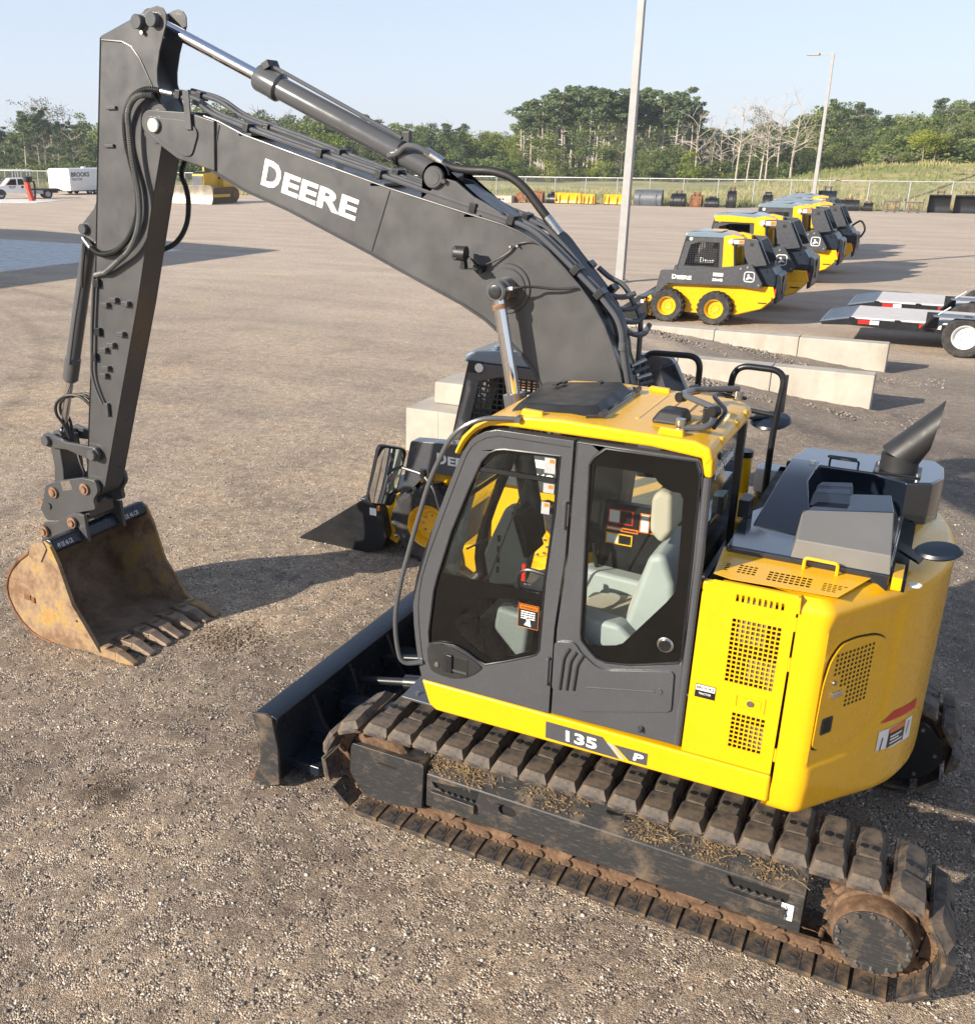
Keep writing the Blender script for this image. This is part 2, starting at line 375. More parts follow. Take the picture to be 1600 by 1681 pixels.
def gravel():
    n = NT('crushed_gravel')
    v1 = n.voro(84); v2 = n.voro(170)
    sep = lambda o: n.n('ShaderNodeSeparateColor')
    def rnd(v):
        q = n.n('ShaderNodeSeparateColor'); n.l(v.outputs['Color'], q.inputs[0]); return q.outputs[0], q.outputs[1]
    a1, b1 = rnd(v1); a2, b2 = rnd(v2)
    c1 = n.ramp(a1, [(0, (.10, .088, .078)), (.35, (.235, .195, .158)), (.62, (.36, .295, .23)), (.82, (.52, .44, .345)), (.97, (.80, .74, .64))])
    c2 = n.ramp(a2, [(0, (.13, .108, .09)), (.5, (.30, .245, .19)), (1, (.54, .45, .35))])
    sel = n.ramp(n.noise(7, 3), [(.42, 0.0), (.58, 1.0)]); c = n.mix(sel, c1, c2)
    # clusters of coarser and finer stone, tone patches and drag marks of the yard
    c = n.mix(1.0, c, n.ramp(n.noise(5.5, 4, .8), [(.33, (.66, .65, .66)), (.5, (1.0, 1.0, 1.0)), (.66, (1.32, 1.28, 1.22))]), 'MULTIPLY')
    big = n.noise(.11, 3, .62); c = n.mix(1.0, c, n.ramp(big, [(.25, (.78, .77, .80)), (.5, (1.0, .98, .95)), (.75, (1.18, 1.10, .98))]), 'MULTIPLY')
    mid = n.noise(.75, 4, .65); c = n.mix(1.0, c, n.ramp(mid, [(.25, (.55, .55, .58)), (.5, (1.0, 1.0, 1.0)), (.8, (1.2, 1.14, 1.04))]), 'MULTIPLY')
    streak = n.noise(.35, 3, .6, n.mapping((.16, 1.5, 1), (0, 0, .5))); c = n.mix(.9, c, n.ramp(streak, [(.3, (.70, .68, .68)), (.5, (1.0, .99, .98)), (.7, (1.14, 1.10, 1.05))]), 'MULTIPLY')
    sp = n.n('ShaderNodeSeparateXYZ'); n.l(n.tc.outputs['Object'], sp.inputs[0]); far = n.math('ADD', n.math('MULTIPLY', sp.outputs[1], -1.0), n.math('MULTIPLY', n.noise(.16, 3), 16.0))
    mr_ = n.n('ShaderNodeMapRange'); mr_.inputs[1].default_value = 8; mr_.inputs[2].default_value = 34; mr_.inputs[3].default_value = 0; mr_.inputs[4].default_value = .75; n.l(far, mr_.inputs[0])
    c = n.mix(mr_.outputs[0], c, n.ramp(n.noise(.5, 4, .6, n.mapping((.4, 1.6, 1), (0, 0, .3))), [(.3, (.42, .35, .285)), (.7, (.58, .495, .41))]))
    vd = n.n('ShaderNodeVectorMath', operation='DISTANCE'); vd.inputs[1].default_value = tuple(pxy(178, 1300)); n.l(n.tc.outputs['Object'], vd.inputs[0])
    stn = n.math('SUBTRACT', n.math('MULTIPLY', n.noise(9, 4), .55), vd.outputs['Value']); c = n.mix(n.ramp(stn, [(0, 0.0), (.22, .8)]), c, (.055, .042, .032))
    for (px_, py_, r0_) in ((31.0, 8.0, 23.0), (31.0, 8.0, 24.9)):     # faint wheel lanes
        vl = n.n('ShaderNodeVectorMath', operation='DISTANCE'); vl.inputs[1].default_value = (px_, py_, 0); n.l(n.tc.outputs['Object'], vl.inputs[0])
        ln = n.math('ABSOLUTE', n.math('SUBTRACT', vl.outputs['Value'], r0_)); ln = n.math('ADD', ln, n.math('MULTIPLY', mid, .35)); c = n.mix(n.ramp(ln, [(.22, .42), (.46, 0.0)]), c, n.mix(1.0, c, (.66, .64, .64), 'MULTIPLY'))
    def rng(val, a0, a1):
        q = n.n('ShaderNodeMapRange', interpolation_type='SMOOTHSTEP'); q.inputs[1].default_value = a0; q.inputs[2].default_value = a1; n.l(val, q.inputs[0]); return q.outputs[0]
    wob = n.math('MULTIPLY', mid, 2.4); zx = rng(n.math('ADD', sp.outputs[0], wob), 5.6, 3.2); zy = n.math('MULTIPLY', rng(sp.outputs[1], 1.5, -1.5), rng(n.math('ADD', sp.outputs[1], wob), -16.6, -14.6))   # coarser dark stone round the ramps
    c = n.mix(n.math('MULTIPLY', zx, zy), c, n.mix(1.0, c, (.62, .64, .68), 'MULTIPLY'))
    c = n.mix(1.0, c, (1.20, 1.17, 1.13), 'MULTIPLY')
    n.set(Base_Color=c, Roughness=.92, Specular_IOR_Level=.25)
    h = n.math('ADD', n.math('MULTIPLY', n.math('ADD', n.math('MULTIPLY', v1.outputs['Distance'], n.math('SUBTRACT', 1.0, sel)), n.math('MULTIPLY', n.math('MULTIPLY', v2.outputs['Distance'], .5), sel)), -1.0), n.math('MULTIPLY', n.noise(2.2, 2, .6), .6))
    n.bump(h, .95, .022); return n.m
M['gravel'] = gravel()
def gravel_tan():
    n = NT('packed_tan_gravel'); v1 = n.voro(40); q = n.n('ShaderNodeSeparateColor'); n.l(v1.outputs['Color'], q.inputs[0])
    c = n.ramp(q.outputs[0], [(0, (.13, .095, .07)), (.6, (.25, .19, .135)), (1, (.42, .35, .27))]); c = n.mix(1.0, c, n.ramp(n.noise(.2, 5), [(.3, (.75, .72, .7)), (.7, (1.1, 1.05, 1.0))]), 'MULTIPLY')
    n.set(Base_Color=c, Roughness=.95); n.bump(v1.outputs['Distance'], .6, .02); return n.m
M['ramp_gravel'] = gravel()
def stones():
    n = NT('loose_stones'); oi = n.n('ShaderNodeAttribute', attribute_name='tone'); c = n.ramp(oi.outputs['Fac'], [(0, (.17, .15, .135)), (.4, (.28, .24, .20)), (.75, (.42, .36, .29)), (1, (.75, .69, .61))])
    n.set(Base_Color=c, Roughness=.9, Specular_IOR_Level=.25); return n.m
M['stones'] = stones()
def grass():
    n = NT('dry_grass_ground'); a = n.noise(.12, 7, .65); b = n.noise(1.8, 6, .7, n.mapping((.5, .5, 2)))
    c = n.ramp(a, [(.30, (.19, .22, .065)), (.47, (.31, .30, .11)), (.60, (.46, .38, .19)), (.75, (.52, .42, .24))]); c = n.mix(.8, c, n.ramp(b, [(.3, .55), (.7, 1.15)]), 'MULTIPLY')
    n.set(Base_Color=c, Roughness=1.0); n.bump(b, .8, .3); return n.m
M['grass'] = grass()
def blades():
    n = NT('tall_grass_blades'); t = n.n('ShaderNodeAttribute', attribute_name='tone')
    n.set(Base_Color=n.ramp(t.outputs['Fac'], [(0, (.12, .16, .045)), (.45, (.26, .25, .085)), (.75, (.44, .36, .19)), (1, (.50, .43, .12))]), Roughness=.9); return n.m
M['blades'] = blades()
def leaf(name, lo, hi, trans=.25):
    n = NT(name); t = n.n('ShaderNodeAttribute', attribute_name='tone'); oi = n.n('ShaderNodeObjectInfo')
    c = n.ramp(t.outputs['Fac'], [(0, lo), (1, hi)]); c = n.mix(1.0, c, n.ramp(oi.outputs['Random'], [(0, (.75, .80, .8)), (1, (1.25, 1.15, 1.0))]), 'MULTIPLY')
    n.set(Base_Color=c, Roughness=.75, Specular_IOR_Level=.2)
    tb = n.n('ShaderNodeBsdfTranslucent'); n.l(c, tb.inputs[0]); mx = n.n('ShaderNodeMixShader'); mx.inputs[0].default_value = trans
    n.l(n.b.outputs[0], mx.inputs[1]); n.l(tb.outputs[0], mx.inputs[2]); n.l(mx.outputs[0], n.out.inputs[0]); return n.m
M['pine'] = leaf('pine_needles', (.062, .105, .058), (.19, .245, .115), .2)
M['broad'] = leaf('broadleaf_foliage', (.075, .12, .042), (.25, .30, .105))
M['light'] = leaf('yellow_green_foliage', (.12, .17, .02), (.32, .36, .06))
M['deadleaf'] = leaf('sparse_dull_foliage', (.08, .085, .045), (.17, .165, .09))
def bark(name, lo, hi):
    n = NT(name); n.set(Base_Color=n.ramp(n.noise(3, 5, .6, n.mapping((4, 4, .8))), [(.3, lo), (.7, hi)]), Roughness=.95); return n.m
M['bark'] = bark('grey_pine_bark', (.14, .115, .09), (.30, .26, .21)); M['deadwood'] = bark('bleached_dead_wood', (.34, .29, .24), (.58, .51, .44))
def chainlink():
    n = NT('chain_link_mesh'); w1 = n.n('ShaderNodeTexWave', wave_type='BANDS', bands_direction='DIAGONAL'); w1.inputs['Scale'].default_value = 4.2
    w2 = n.n('ShaderNodeTexWave', wave_type='BANDS', bands_direction='DIAGONAL'); w2.inputs['Scale'].default_value = 4.2
    n.l(n.mapping((1, 0, 1)), w1.inputs['Vector']); n.l(n.mapping((-1, 0, 1)), w2.inputs['Vector'])
    f = n.math('MAXIMUM', n.math('GREATER_THAN', w1.outputs['Fac'], .985), n.math('GREATER_THAN', w2.outputs['Fac'], .985))
    tr = n.n('ShaderNodeBsdfTransparent'); mx = n.n('ShaderNodeMixShader'); n.set(Base_Color=(.22, .23, .22), Roughness=.5, Metallic=.2)
    n.l(f, mx.inputs[0]); n.l(tr.outputs[0], mx.inputs[1]); n.l(n.b.outputs[0], mx.inputs[2]); n.l(mx.outputs[0], n.out.inputs[0]); return n.m
M['chainlink'] = chainlink()

# ------------------------------------------------------------------ ground and terrain
def sstep(a, b, t):
    t = min(1, max(0, (t - a) / (b - a))); return t * t * (3 - 2 * t)
def hill(x, y):
    """height of the grassland beyond the fence"""
    back = sstep(-82, -104, y); right = 1 - sstep(6, 24, x)
    h = .05 + .25 * back + 2.75 * right * sstep(-84, -101, y)
    return h + .10 * math.sin(x * .31 + y * .17) * back + .07 * math.sin(x * .83 - y * .6) * back
b = MB()
xs = [-1500, -300, -60, -20, 0, 20, 60, 140, 300, 1500]; ys = [-1500, -300, -84, -40, 0, 30, 200, 1500]
b.add([(x, y, 0) for x in xs for y in ys], [(i * len(ys) + j, (i + 1) * len(ys) + j, (i + 1) * len(ys) + j + 1, i * len(ys) + j + 1) for i in range(len(xs) - 1) for j in range(len(ys) - 1)])
tag(b.build('ground', M['gravel'], smooth=False), kind='structure')
b = MB(); gx = [-160 + i * 3.5 for i in range(135)]; gy = [-81.2 - (1.15 ** i - 1) * 9 for i in range(26)]
b.add([(x, y, hill(x, y) - (.0 if j else .03)) for x in gx for j, y in enumerate(gy)], [(i * len(gy) + j, i * len(gy) + j + 1, (i + 1) * len(gy) + j + 1, (i + 1) * len(gy) + j) for i in range(len(gx) - 1) for j in range(len(gy) - 1)])
tag(b.build('grass_field', M['grass'], ang=180, recalc=False), kind='structure')
b = MB().box(28.8, 60, -29.1, -12, -.05, .02); b.box(44.4, 44.45, -29.1, -12, .02, .0205)
tag(b.build('concrete_apron', M['slab'], bevel=.01), kind='structure')
b = MB().prism([(69.5, -57.6), (78, -52), (86, -57), (77.5, -62.6), (71, -62.1)], -.05, .03, 'z')
tag(b.build('concrete_pad', M['slab'], bevel=.01), kind='structure')

# loose stones lying on the near part of the yard (nobody could count them)
def stone_field(name, n, seed, area, smin, smax, mat=None, zf=None):
    rg = np.random.default_rng(seed)
    base = np.array([(1, 0, 0), (-1, 0, 0), (0, 1, 0), (0, -1, 0), (0, 0, 1), (0, 0, -1)], float)
    fc = np.array([(0, 2, 4), (2, 1, 4), (1, 3, 4), (3, 0, 4), (2, 0, 5), (1, 2, 5), (3, 1, 5), (0, 3, 5)])
    pos = area(rg, n); n = len(pos); size = smin + (smax - smin) * rg.random(n) ** 3
    v = base[None] * rg.uniform(.55, 1.25, (n, 6, 1)) * np.stack([rg.uniform(.7, 1.3, n), rg.uniform(.7, 1.3, n), rg.uniform(.45, .8, n)], 1)[:, None]
    a = rg.uniform(0, 6.28, n); ca, sa = np.cos(a)[:, None], np.sin(a)[:, None]
    v = np.stack([v[..., 0] * ca - v[..., 1] * sa, v[..., 0] * sa + v[..., 1] * ca, v[..., 2]], -1) * size[:, None, None]
    v += pos[:, None]; v[..., 2] += size[:, None] * .25
    f = (fc[None] + (np.arange(n) * 6)[:, None, None]).reshape(-1, 3)
    me = bpy.data.meshes.new(name); me.vertices.add(n * 6); me.vertices.foreach_set('co', v.ravel()); me.loops.add(len(f) * 3); me.loops.foreach_set('vertex_index', f.ravel().astype(np.int32))
    me.polygons.add(len(f)); me.polygons.foreach_set('loop_start', np.arange(0, len(f) * 3, 3, dtype=np.int32)); me.update(calc_edges=True)
    at = me.attributes.new('tone', 'FLOAT', 'POINT'); at.data.foreach_set('value', np.repeat(rg.random(n) ** 1.3, 6).astype(np.float32))
    me.materials.append(mat or M['stones']); o = bpy.data.objects.new(name, me); COL.objects.link(o); return o
def near_area(rg, n):
    d = 1.2 + 13.5 * rg.random(n) ** .8; a = R(-115) + R(95) * rg.random(n)
    return np.stack([-1.3 + d * np.cos(a), 5.7 + d * np.sin(a), np.zeros(n)], 1)
tag(stone_field('gravel', 40000, 3, near_area, .005, .017), 'loose pale and dark stones scattered over the near yard', 'gravel', kind='stuff')
def clod_area(rg, n):
    p = pxy(345, 1058); q = pxy(410, 1040); t = rg.random(n)
    return np.stack([p.x + (q.x - p.x) * t + rg.normal(0, .18, n), p.y + (q.y - p.y) * t + rg.normal(0, .12, n), np.zeros(n)], 1)
tag(stone_field('dirt_clods', 1600, 5, clod_area, .003, .017, M['clod']), 'crumbled brown dirt clods in front of the bucket teeth', 'dirt', kind='stuff')

# ------------------------------------------------------------------ workshop whose shadow crosses the yard
wb = thing('workshop_building', 'large pale metal clad workshop beside the concrete apron', 'building', (34, -17, 0))
MB().box(0, 42, 0, 46, 0, 6.9).build('wall', M['whitepaint'], wb)
MB().prism([(-.3, 6.85), (42.3, 6.85), (42.3, 7.0), (21, 8.6), (-.3, 7.0)], -.3, 46.3).build('roof', M['greysteel'], wb)
MB().box(-.05, 0, 6, 10.5, 0, 5).build('door', M['galv'], wb)

# ------------------------------------------------------------------ chain-link fence
fence = thing('chain_link_fence', 'long galvanised chain-link fence along the back of the yard', 'fence', (0, -81.2, 0))
post = MB().cyl((0, 0, 0), (0, 0, 2.14), .045, 8).build('post', M['galv'], fence)
panel = MB().add([(0, 0, .05), (2.8, 0, .05), (2.8, 0, 2.1), (0, 0, 2.1)], [(0, 1, 2, 3)]).build('mesh_panel', M['chainlink'], fence, smooth=False)
rail = MB().cyl((0, 0, 2.13), (2.8, 0, 2.13), .035, 6).build('top_rail', M['galv'], fence)
for i in range(-3, 47):
    for src in (post, panel, rail):
        o = src if i == -3 else src.copy()
        if i > -3: COL.objects.link(o)
        o.location = (i * 2.8, 0, 0)

# ------------------------------------------------------------------ light poles
def light_pole(label, x, y, h, w0, w1, arm):
    t = thing('light_pole', label, 'light pole', (x, y, 0), 0, 'light poles of the yard')
    MB().cyl((0, 0, 0), (0, 0, .08), .26, 20).build('base', M['concrete'], t, bevel=.01)
    MB().taper([(-w0, -w0, .08), (w0, -w0, .08), (w0, w0, .08), (-w0, w0, .08)], [(-w1, -w1, h), (w1, -w1, h), (w1, w1, h), (-w1, w1, h)]).build('pole', M['polegrey'], t, bevel=.02)
    MB().box(-.06, arm - .5, -.05, .05, h - .12, h - .02).build('arm', M['polegrey'], t)
    MB().prism([(arm - .55, h - .14), (arm + .35, h - .10), (arm + .35, h - .02), (arm - .55, h + .04)], -.2, .2).build('lamp_head', M['polegrey'], t, bevel=.02)
    return t
light_pole('tall grey light pole rising behind the excavator boom', 8.44, -27.33, 10.2, .135, .10, 1.3)
light_pole('thin light pole by the fence behind the row of skid loaders', 9.2, -79.0, 11.0, .15, .09, 1.5)

# ------------------------------------------------------------------ loading ramp walls
def ramp_wall(label, y0, y1, top, x1, ends):
    t = thing('retaining_wall', label, 'wall', (0, 0, 0), 0, 'concrete walls of the loading ramps')
    for a, c in zip(ends[:-1], ends[1:]):
        MB().prism([(a + .003, -.1), (c - .003, -.1), (c - .003, top), (a + .003, top)], y1, y0).build('wall_section', M['concrete'], t, bevel=.022)
    return t
ramp_wall('pale concrete ramp wall nearer the excavator', -12.0, -12.34, .62, 8, [-.45, 1.15, 2.75, 4.35])
ramp_wall('pale concrete ramp wall nearer the skid loaders', -15.45, -15.79, .585, 8, [-.43, 1.2, 2.85, 4.5, 5.6])
def gravel_ramp(y0, y1, seed):
    rg = random.Random(seed); b = MB(); nx, ny = 60, 16
    for i in range(nx + 1):
        x = -1.4 + 6.6 * i / nx
        for j in range(ny + 1):
            y = y0 + (y1 - y0) * j / ny; t = j / ny
            edge = min(1, t * 6) * (1 - sstep(4.6, 5.15, x)) * sstep(-1.3, -.7, x)
            z = .53 * min(1, max(0, (x + .45) / 4.9)) * edge + sstep(-1.3, -.7, x) * .05 * math.exp(-((x + .2) / 1.2) ** 2) * math.exp(-((t - .96) / .10) ** 2) + (.02 * rg.random() + .018 * math.sin(x * 3 + y * 5)) * edge
            b.v.append((x, y, z - .012))
    b.f = [(i * (ny + 1) + j, (i + 1) * (ny + 1) + j, (i + 1) * (ny + 1) + j + 1, i * (ny + 1) + j + 1) for i in range(nx) for j in range(ny)]; b.m = [0] * len(b.f)
    return tag(b.build('gravel_ramp', M['ramp_gravel'], ang=180), kind='structure')
gravel_ramp(-9.4, -12.02, 1); gravel_ramp(-12.36, -15.47, 2)
def ramp_stones(y0, y1):
    def f(rg, n):
        x = rg.uniform(-1.5, 6, n); y = y0 + (y1 - y0) * np.clip(rg.normal(.9, .12, n), 0, 1); z = np.clip((x + .45) / 4.9, 0, 1) * .53 - .01; z[x > 4.6] = -1
        return np.stack([x, y, z], 1)
    return f
tag(stone_field('ramp_gravel', 3600, 8, ramp_stones(-9.9, -11.98), .010, .042, M['rampstone']), 'coarse stones heaped against the nearer ramp wall', 'gravel', kind='stuff')
tag(stone_field('ramp_gravel', 3600, 9, ramp_stones(-12.8, -15.43), .010, .042, M['rampstone']), 'coarse stones heaped against the farther ramp wall', 'gravel', kind='stuff')
cb = MB().box(3.3, 5.17, -7.3, -6.3, 0, .63); cb.box(4.66, 4.672, -6.302, -6.296, .02, .62)
tag(cb.build('concrete_block', M['concrete'], bevel=.03), 'large pale concrete block standing behind the near skid loader', 'concrete block')
tag(MB().box(3.1, 4.94, -7.45, -6.72, .631, .95).build('concrete_block', M['concrete'], bevel=.03), 'slimmer concrete block stacked on the large one behind the near skid loader', 'concrete block')
tag(MB().prism([(3.0, -7.2), (4.5, -7.3), (4.3, -6.95), (3.1, -6.9)], .951, .99, 'z').build('steel_plate', M['rusty'], bevel=.004), 'flat rust red plate lying on the stacked concrete blocks', 'plate')

# ------------------------------------------------------------------ trees
def quads_mesh(name, c, nrm_rand, size, tone, mat, rg):
    n = len(c); d1 = rg.normal(size=(n, 3)); d1[:, 2] *= nrm_rand; d1 /= np.linalg.norm(d1, axis=1)[:, None]
    d2 = rg.normal(size=(n, 3)); d2 -= (d2 * d1).sum(1)[:, None] * d1; d2 /= np.linalg.norm(d2, axis=1)[:, None]
    s1 = (size * rg.uniform(.5, 1.2, n))[:, None]; s2_ = (size * rg.uniform(.35, .9, n))[:, None]
    v = np.stack([c - d1 * s1, c + d2 * s2_, c + d1 * s1, c - d2 * s2_], 1)
    return v, np.repeat(tone, 4)
def mesh_from_quads(name, v, tone, mat):
    n = len(v); me = bpy.data.meshes.new(name); me.vertices.add(n * 4); me.vertices.foreach_set('co', v.ravel()); me.loops.add(n * 4); me.loops.foreach_set('vertex_index', np.arange(n * 4, dtype=np.int32))
    me.polygons.add(n); me.polygons.foreach_set('loop_start', np.arange(0, n * 4, 4, dtype=np.int32)); me.update(calc_edges=True)
    me.attributes.new('tone', 'FLOAT', 'POINT').data.foreach_set('value', tone.astype(np.float32)); me.materials.append(mat); return me
def crown_arrays(kind, seed, dens=1.0):
    """a crown for a tree of height 1"""
    rg = np.random.default_rng(seed)
    if kind == 'broad':
        nb = 16; k = rg.normal(size=(nb, 3)); k /= np.linalg.norm(k, axis=1)[:, None]; bl = k * np.array([.24, .24, .28]) * rg.uniform(.45, 1.0, (nb, 1)) + np.array([0, 0, .62]); br = rg.uniform(.08, .17, nb); ls = .017; cnt = 170; flat = .8
    elif kind == 'pine_full':
        nb = 22; z = rg.uniform(.28, .98, nb); rad = .17 * (1.06 - z) ** .55 + .03; a = rg.uniform(0, 6.28, nb); bl = np.stack([rad * np.cos(a) * rg.uniform(.3, 1, nb), rad * np.sin(a) * rg.uniform(.3, 1, nb), z], 1); br = rg.uniform(.05, .095, nb); ls = .0155; cnt = 130; flat = .45
    elif kind == 'pine_tall':
        nb = 18; z = rg.uniform(.66, .99, nb); a = rg.uniform(0, 6.28, nb); rad = rg.uniform(.02, .16, nb); bl = np.stack([rad * np.cos(a), rad * np.sin(a), z], 1); br = rg.uniform(.035, .075, nb); ls = .015; cnt = 110; flat = .4
    elif kind == 'sparse':
        nb = 20; a = rg.uniform(0, 6.28, nb); rad = rg.uniform(.03, .22, nb); bl = np.stack([rad * np.cos(a), rad * np.sin(a), rg.uniform(.4, 1.0, nb)], 1); br = rg.uniform(.05, .1, nb); ls = .012; cnt = 26; flat = .8
    else:  # shrub
        nb = 14; a = rg.uniform(0, 6.28, nb); rad = rg.uniform(.0, .38, nb); bl = np.stack([rad * np.cos(a), rad * np.sin(a), rg.uniform(.15, .85, nb) * (1.1 - rad)], 1); br = rg.uniform(.12, .24, nb); ls = .03; cnt = 95; flat = .8
    cnt = int(cnt * dens); C = []; T = []
    for c, r in zip(bl, br):
        d = rg.normal(size=(cnt, 3)); d /= np.linalg.norm(d, axis=1)[:, None]; q = c + d * r * rg.random((cnt, 1)) ** .4 * np.array([1.15, 1.15, .8 if flat > .6 else .55])
        C.append(q); T.append(np.clip(rg.random() * .6 + rg.random(cnt) * .4, 0, 1))
    C = np.concatenate(C); T = np.concatenate(T); return quads_mesh('', C, flat, ls / math.sqrt(max(.3, dens)), T, None, rg)
def trunk_mesh(kind, seed, mat):
    rg = random.Random(seed); b = MB(); top = {'broad': .75, 'pine_full': .97, 'pine_tall': .95, 'sparse': .92, 'shrub': .6, 'dead': .98}[kind]; r0 = {'shrub': .02, 'broad': .02, 'dead': .016, 'pine_tall': .016}.get(kind, .0135)
    lean = rg.uniform(-.03, .03), rg.uniform(-.03, .03); pts = [(lean[0] * t * top + .008 * math.sin(t * 7 + seed), lean[1] * t * top, t * top - .02 * (t == 0)) for t in [i / 6 for i in range(7)]]
    b.tube(pts, r0, 5, rf=lambda i: r0 * (1 - .8 * i / 6))
    def branch(p, d, L, r, depth):
        q = p + d * L; mid = p + d * L * .5 + Vector((rg.uniform(-1, 1), rg.uniform(-1, 1), rg.uniform(0, 1))) * L * .08
        b.tube([p, mid, q], r, 4, rf=lambda i: r * (1 - .3 * i), caps=False)
        if depth > 0:
            for _ in range(3):
                dd = (d + Vector((rg.gauss(0, .55), rg.gauss(0, .55), rg.gauss(.15, .4)))).normalized(); branch(mid.lerp(q, rg.uniform(.2, 1)), dd, L * rg.uniform(.5, .8), r * .55, depth - 1)
    nb = {'broad': 7, 'pine_full': 8, 'pine_tall': 16, 'sparse': 12, 'shrub': 5, 'dead': 13}[kind]
    for _ in range(nb):
        t = rg.uniform(.3 if kind != 'pine_tall' else .25, .95); a = rg.uniform(0, 6.28); i = min(5, int(t * 6)); p = Vector(pts[i]).lerp(Vector(pts[i + 1]), t * 6 - i)
        d = Vector((math.cos(a), math.sin(a), rg.uniform(.2, 1.0) if kind not in ('pine_tall', 'pine_full') else rg.uniform(-.1, .3))).normalized()
        branch(p, d, {'broad': .22, 'pine_full': .12, 'pine_tall': .07, 'sparse': .18, 'shrub': .25, 'dead': .26}[kind] * rg.uniform(.6, 1.2), r0 * .4, {'dead': 2, 'sparse': 1, 'broad': 1}.get(kind, 0))
    o = b.build('trunk', mat, recalc=False); me = o.data; bpy.data.objects.remove(o); return me
PROTO = {}
for kind, lm, bm_, nv in (('broad', 'broad', 'bark', 4), ('pine_full', 'pine', 'bark', 3), ('pine_tall', 'pine', 'deadwood', 4), ('sparse', 'deadleaf', 'deadwood', 3), ('shrub', 'broad', 'bark', 2), ('light_shrub', 'light', 'bark', 2), ('light_broad', 'light', 'bark', 2), ('dead', None, 'deadwood', 3)):
    base = kind.replace('light_', '')
    PROTO[kind] = []
    for s_ in range(nv):
        tm = trunk_mesh(base, s_ * 11 + len(kind), M[bm_]); cm = None
        if lm: v, t = crown_arrays(base, s_ * 7 + len(kind)); cm = mesh_from_quads('crown', v, t, M[lm])
        PROTO[kind].append((tm, cm))
TREE_TXT = {
    'broad': ('broadleaf_tree', 'dark green broadleaf tree', 'tree'), 'pine_full': ('pine_tree', 'dense dark pine', 'tree'), 'pine_tall': ('pine_tree', 'tall pine with bare pale trunk', 'tree'),
    'sparse': ('thin_tree', 'thin dull sparsely leaved tree', 'tree'), 'dead': ('dead_tree', 'leafless bleached dead tree', 'tree'), 'shrub': ('shrub', 'green shrub', 'shrub'),
    'light_shrub': ('shrub', 'bright yellow-green shrub', 'shrub'), 'light_broad': ('broadleaf_tree', 'bright yellow-green tree', 'tree')}
REGIONS = [(180, 'in the wood behind the white cargo trailer'), (540, 'beyond the fence, seen above the boom lettering'), (850, 'beyond the fence, seen behind the arm cylinder'), (1015, 'in the tall wood left of the near light pole'), (1110, 'in the tall wood right of the near light pole'), (1270, 'in the gap of dead wood between the light poles'), (1430, 'beyond the fence behind the thin light pole'), (9999, 'on the grassy rise at the far right')]
tr = random.Random(21)
def tree(kind, u, dist, vtop):
    x, y = at_dist(u, dist); z = hill(x, y) if y < -82 else 0; h = max(1.2, 4.014 + (253 - vtop) / 1619.4 * dist - z)
    name, lab, cat = TREE_TXT[kind]; tm, cm = tr.choice(PROTO[kind]); reg = next(r_ for lim, r_ in REGIONS if u < lim); lab = lab + ' ' + reg; grp = lab
    t = thing(name, lab, cat, (x, y, z - .1), tr.uniform(0, 6.28), grp); wd = tr.uniform(.85, 1.2) * {'broad': 1.25, 'light_broad': 1.2}.get(kind, 1.0); t.scale = (h * wd, h * wd, h * 1.02)
    for nm, me in (('trunk', tm), ('crown', cm)):
        if me is None: continue
        o = bpy.data.objects.new(nm, me); COL.objects.link(o); o.parent = t
def skyline(u):
    P_ = [(-60, 200), (0, 200), (60, 202), (90, 182), (150, 192), (290, 150), (330, 175), (420, 176), (520, 190), (620, 196), (740, 200), (770, 212), (830, 206), (850, 170), (900, 160), (1000, 158), (1100, 166), (1125, 205), (1180, 200), (1260, 190), (1310, 172), (1350, 170), (1380, 186), (1420, 192), (1460, 180), (1500, 166), (1600, 160), (1700, 158)]
    for a, c in zip(P_[:-1], P_[1:]):
        if a[0] <= u <= c[0]: return a[1] + (c[1] - a[1]) * (u - a[0]) / (c[0] - a[0])
    return 180
def row(u0, u1, step, dist, kinds, dv, ds=8):
    u = u0
    while u < u1:
        tree(tr.choice(kinds), u + tr.uniform(-.3, .3) * step, dist + tr.uniform(-ds, ds), skyline(u) + tr.uniform(*dv)); u += step
row(-40, 175, 17, 165, ['pine_full', 'pine_full', 'pine_tall', 'pine_full'], (-6, 18)); row(-40, 175, 15, 152, ['pine_tall', 'pine_full', 'sparse'], (22, 50), 4); row(-30, 175, 26, 145, ['light_shrub', 'shrub', 'light_broad'], (48, 72), 3)
row(80, 150, 22, 168, ['sparse'], (-12, 0), 3)
row(285, 540, 22, 170, ['broad', 'broad', 'pine_full'], (-6, 14)); row(290, 560, 26, 158, ['broad', 'light_broad', 'broad'], (18, 48), 5)
row(530, 770, 16, 180, ['pine_full', 'pine_full', 'broad'], (-4, 12)); row(540, 770, 22, 168, ['pine_full', 'broad'], (16, 40), 5)
row(760, 850, 18, 190, ['broad', 'light_broad'], (0, 14)); row(770, 850, 20, 165, ['light_broad', 'broad', 'sparse'], (15, 50), 5)
row(845, 1108, 12, 178, ['pine_tall'], (-5, 12), 10); row(850, 1110, 15, 170, ['pine_tall'], (2, 26), 6); row(850, 1110, 40, 160, ['broad', 'pine_tall', 'broad'], (48, 72), 4); row(840, 1120, 20, 152, ['light_shrub', 'shrub', 'sparse', 'broad', 'shrub'], (78, 104), 4)
row(1105, 1260, 18, 185, ['broad', 'pine_full'], (4, 16)); row(1110, 1180, 15, 158, ['dead', 'sparse', 'dead'], (0, 32), 4); row(1105, 1190, 22, 150, ['light_shrub', 'shrub', 'broad'], (48, 74), 3)
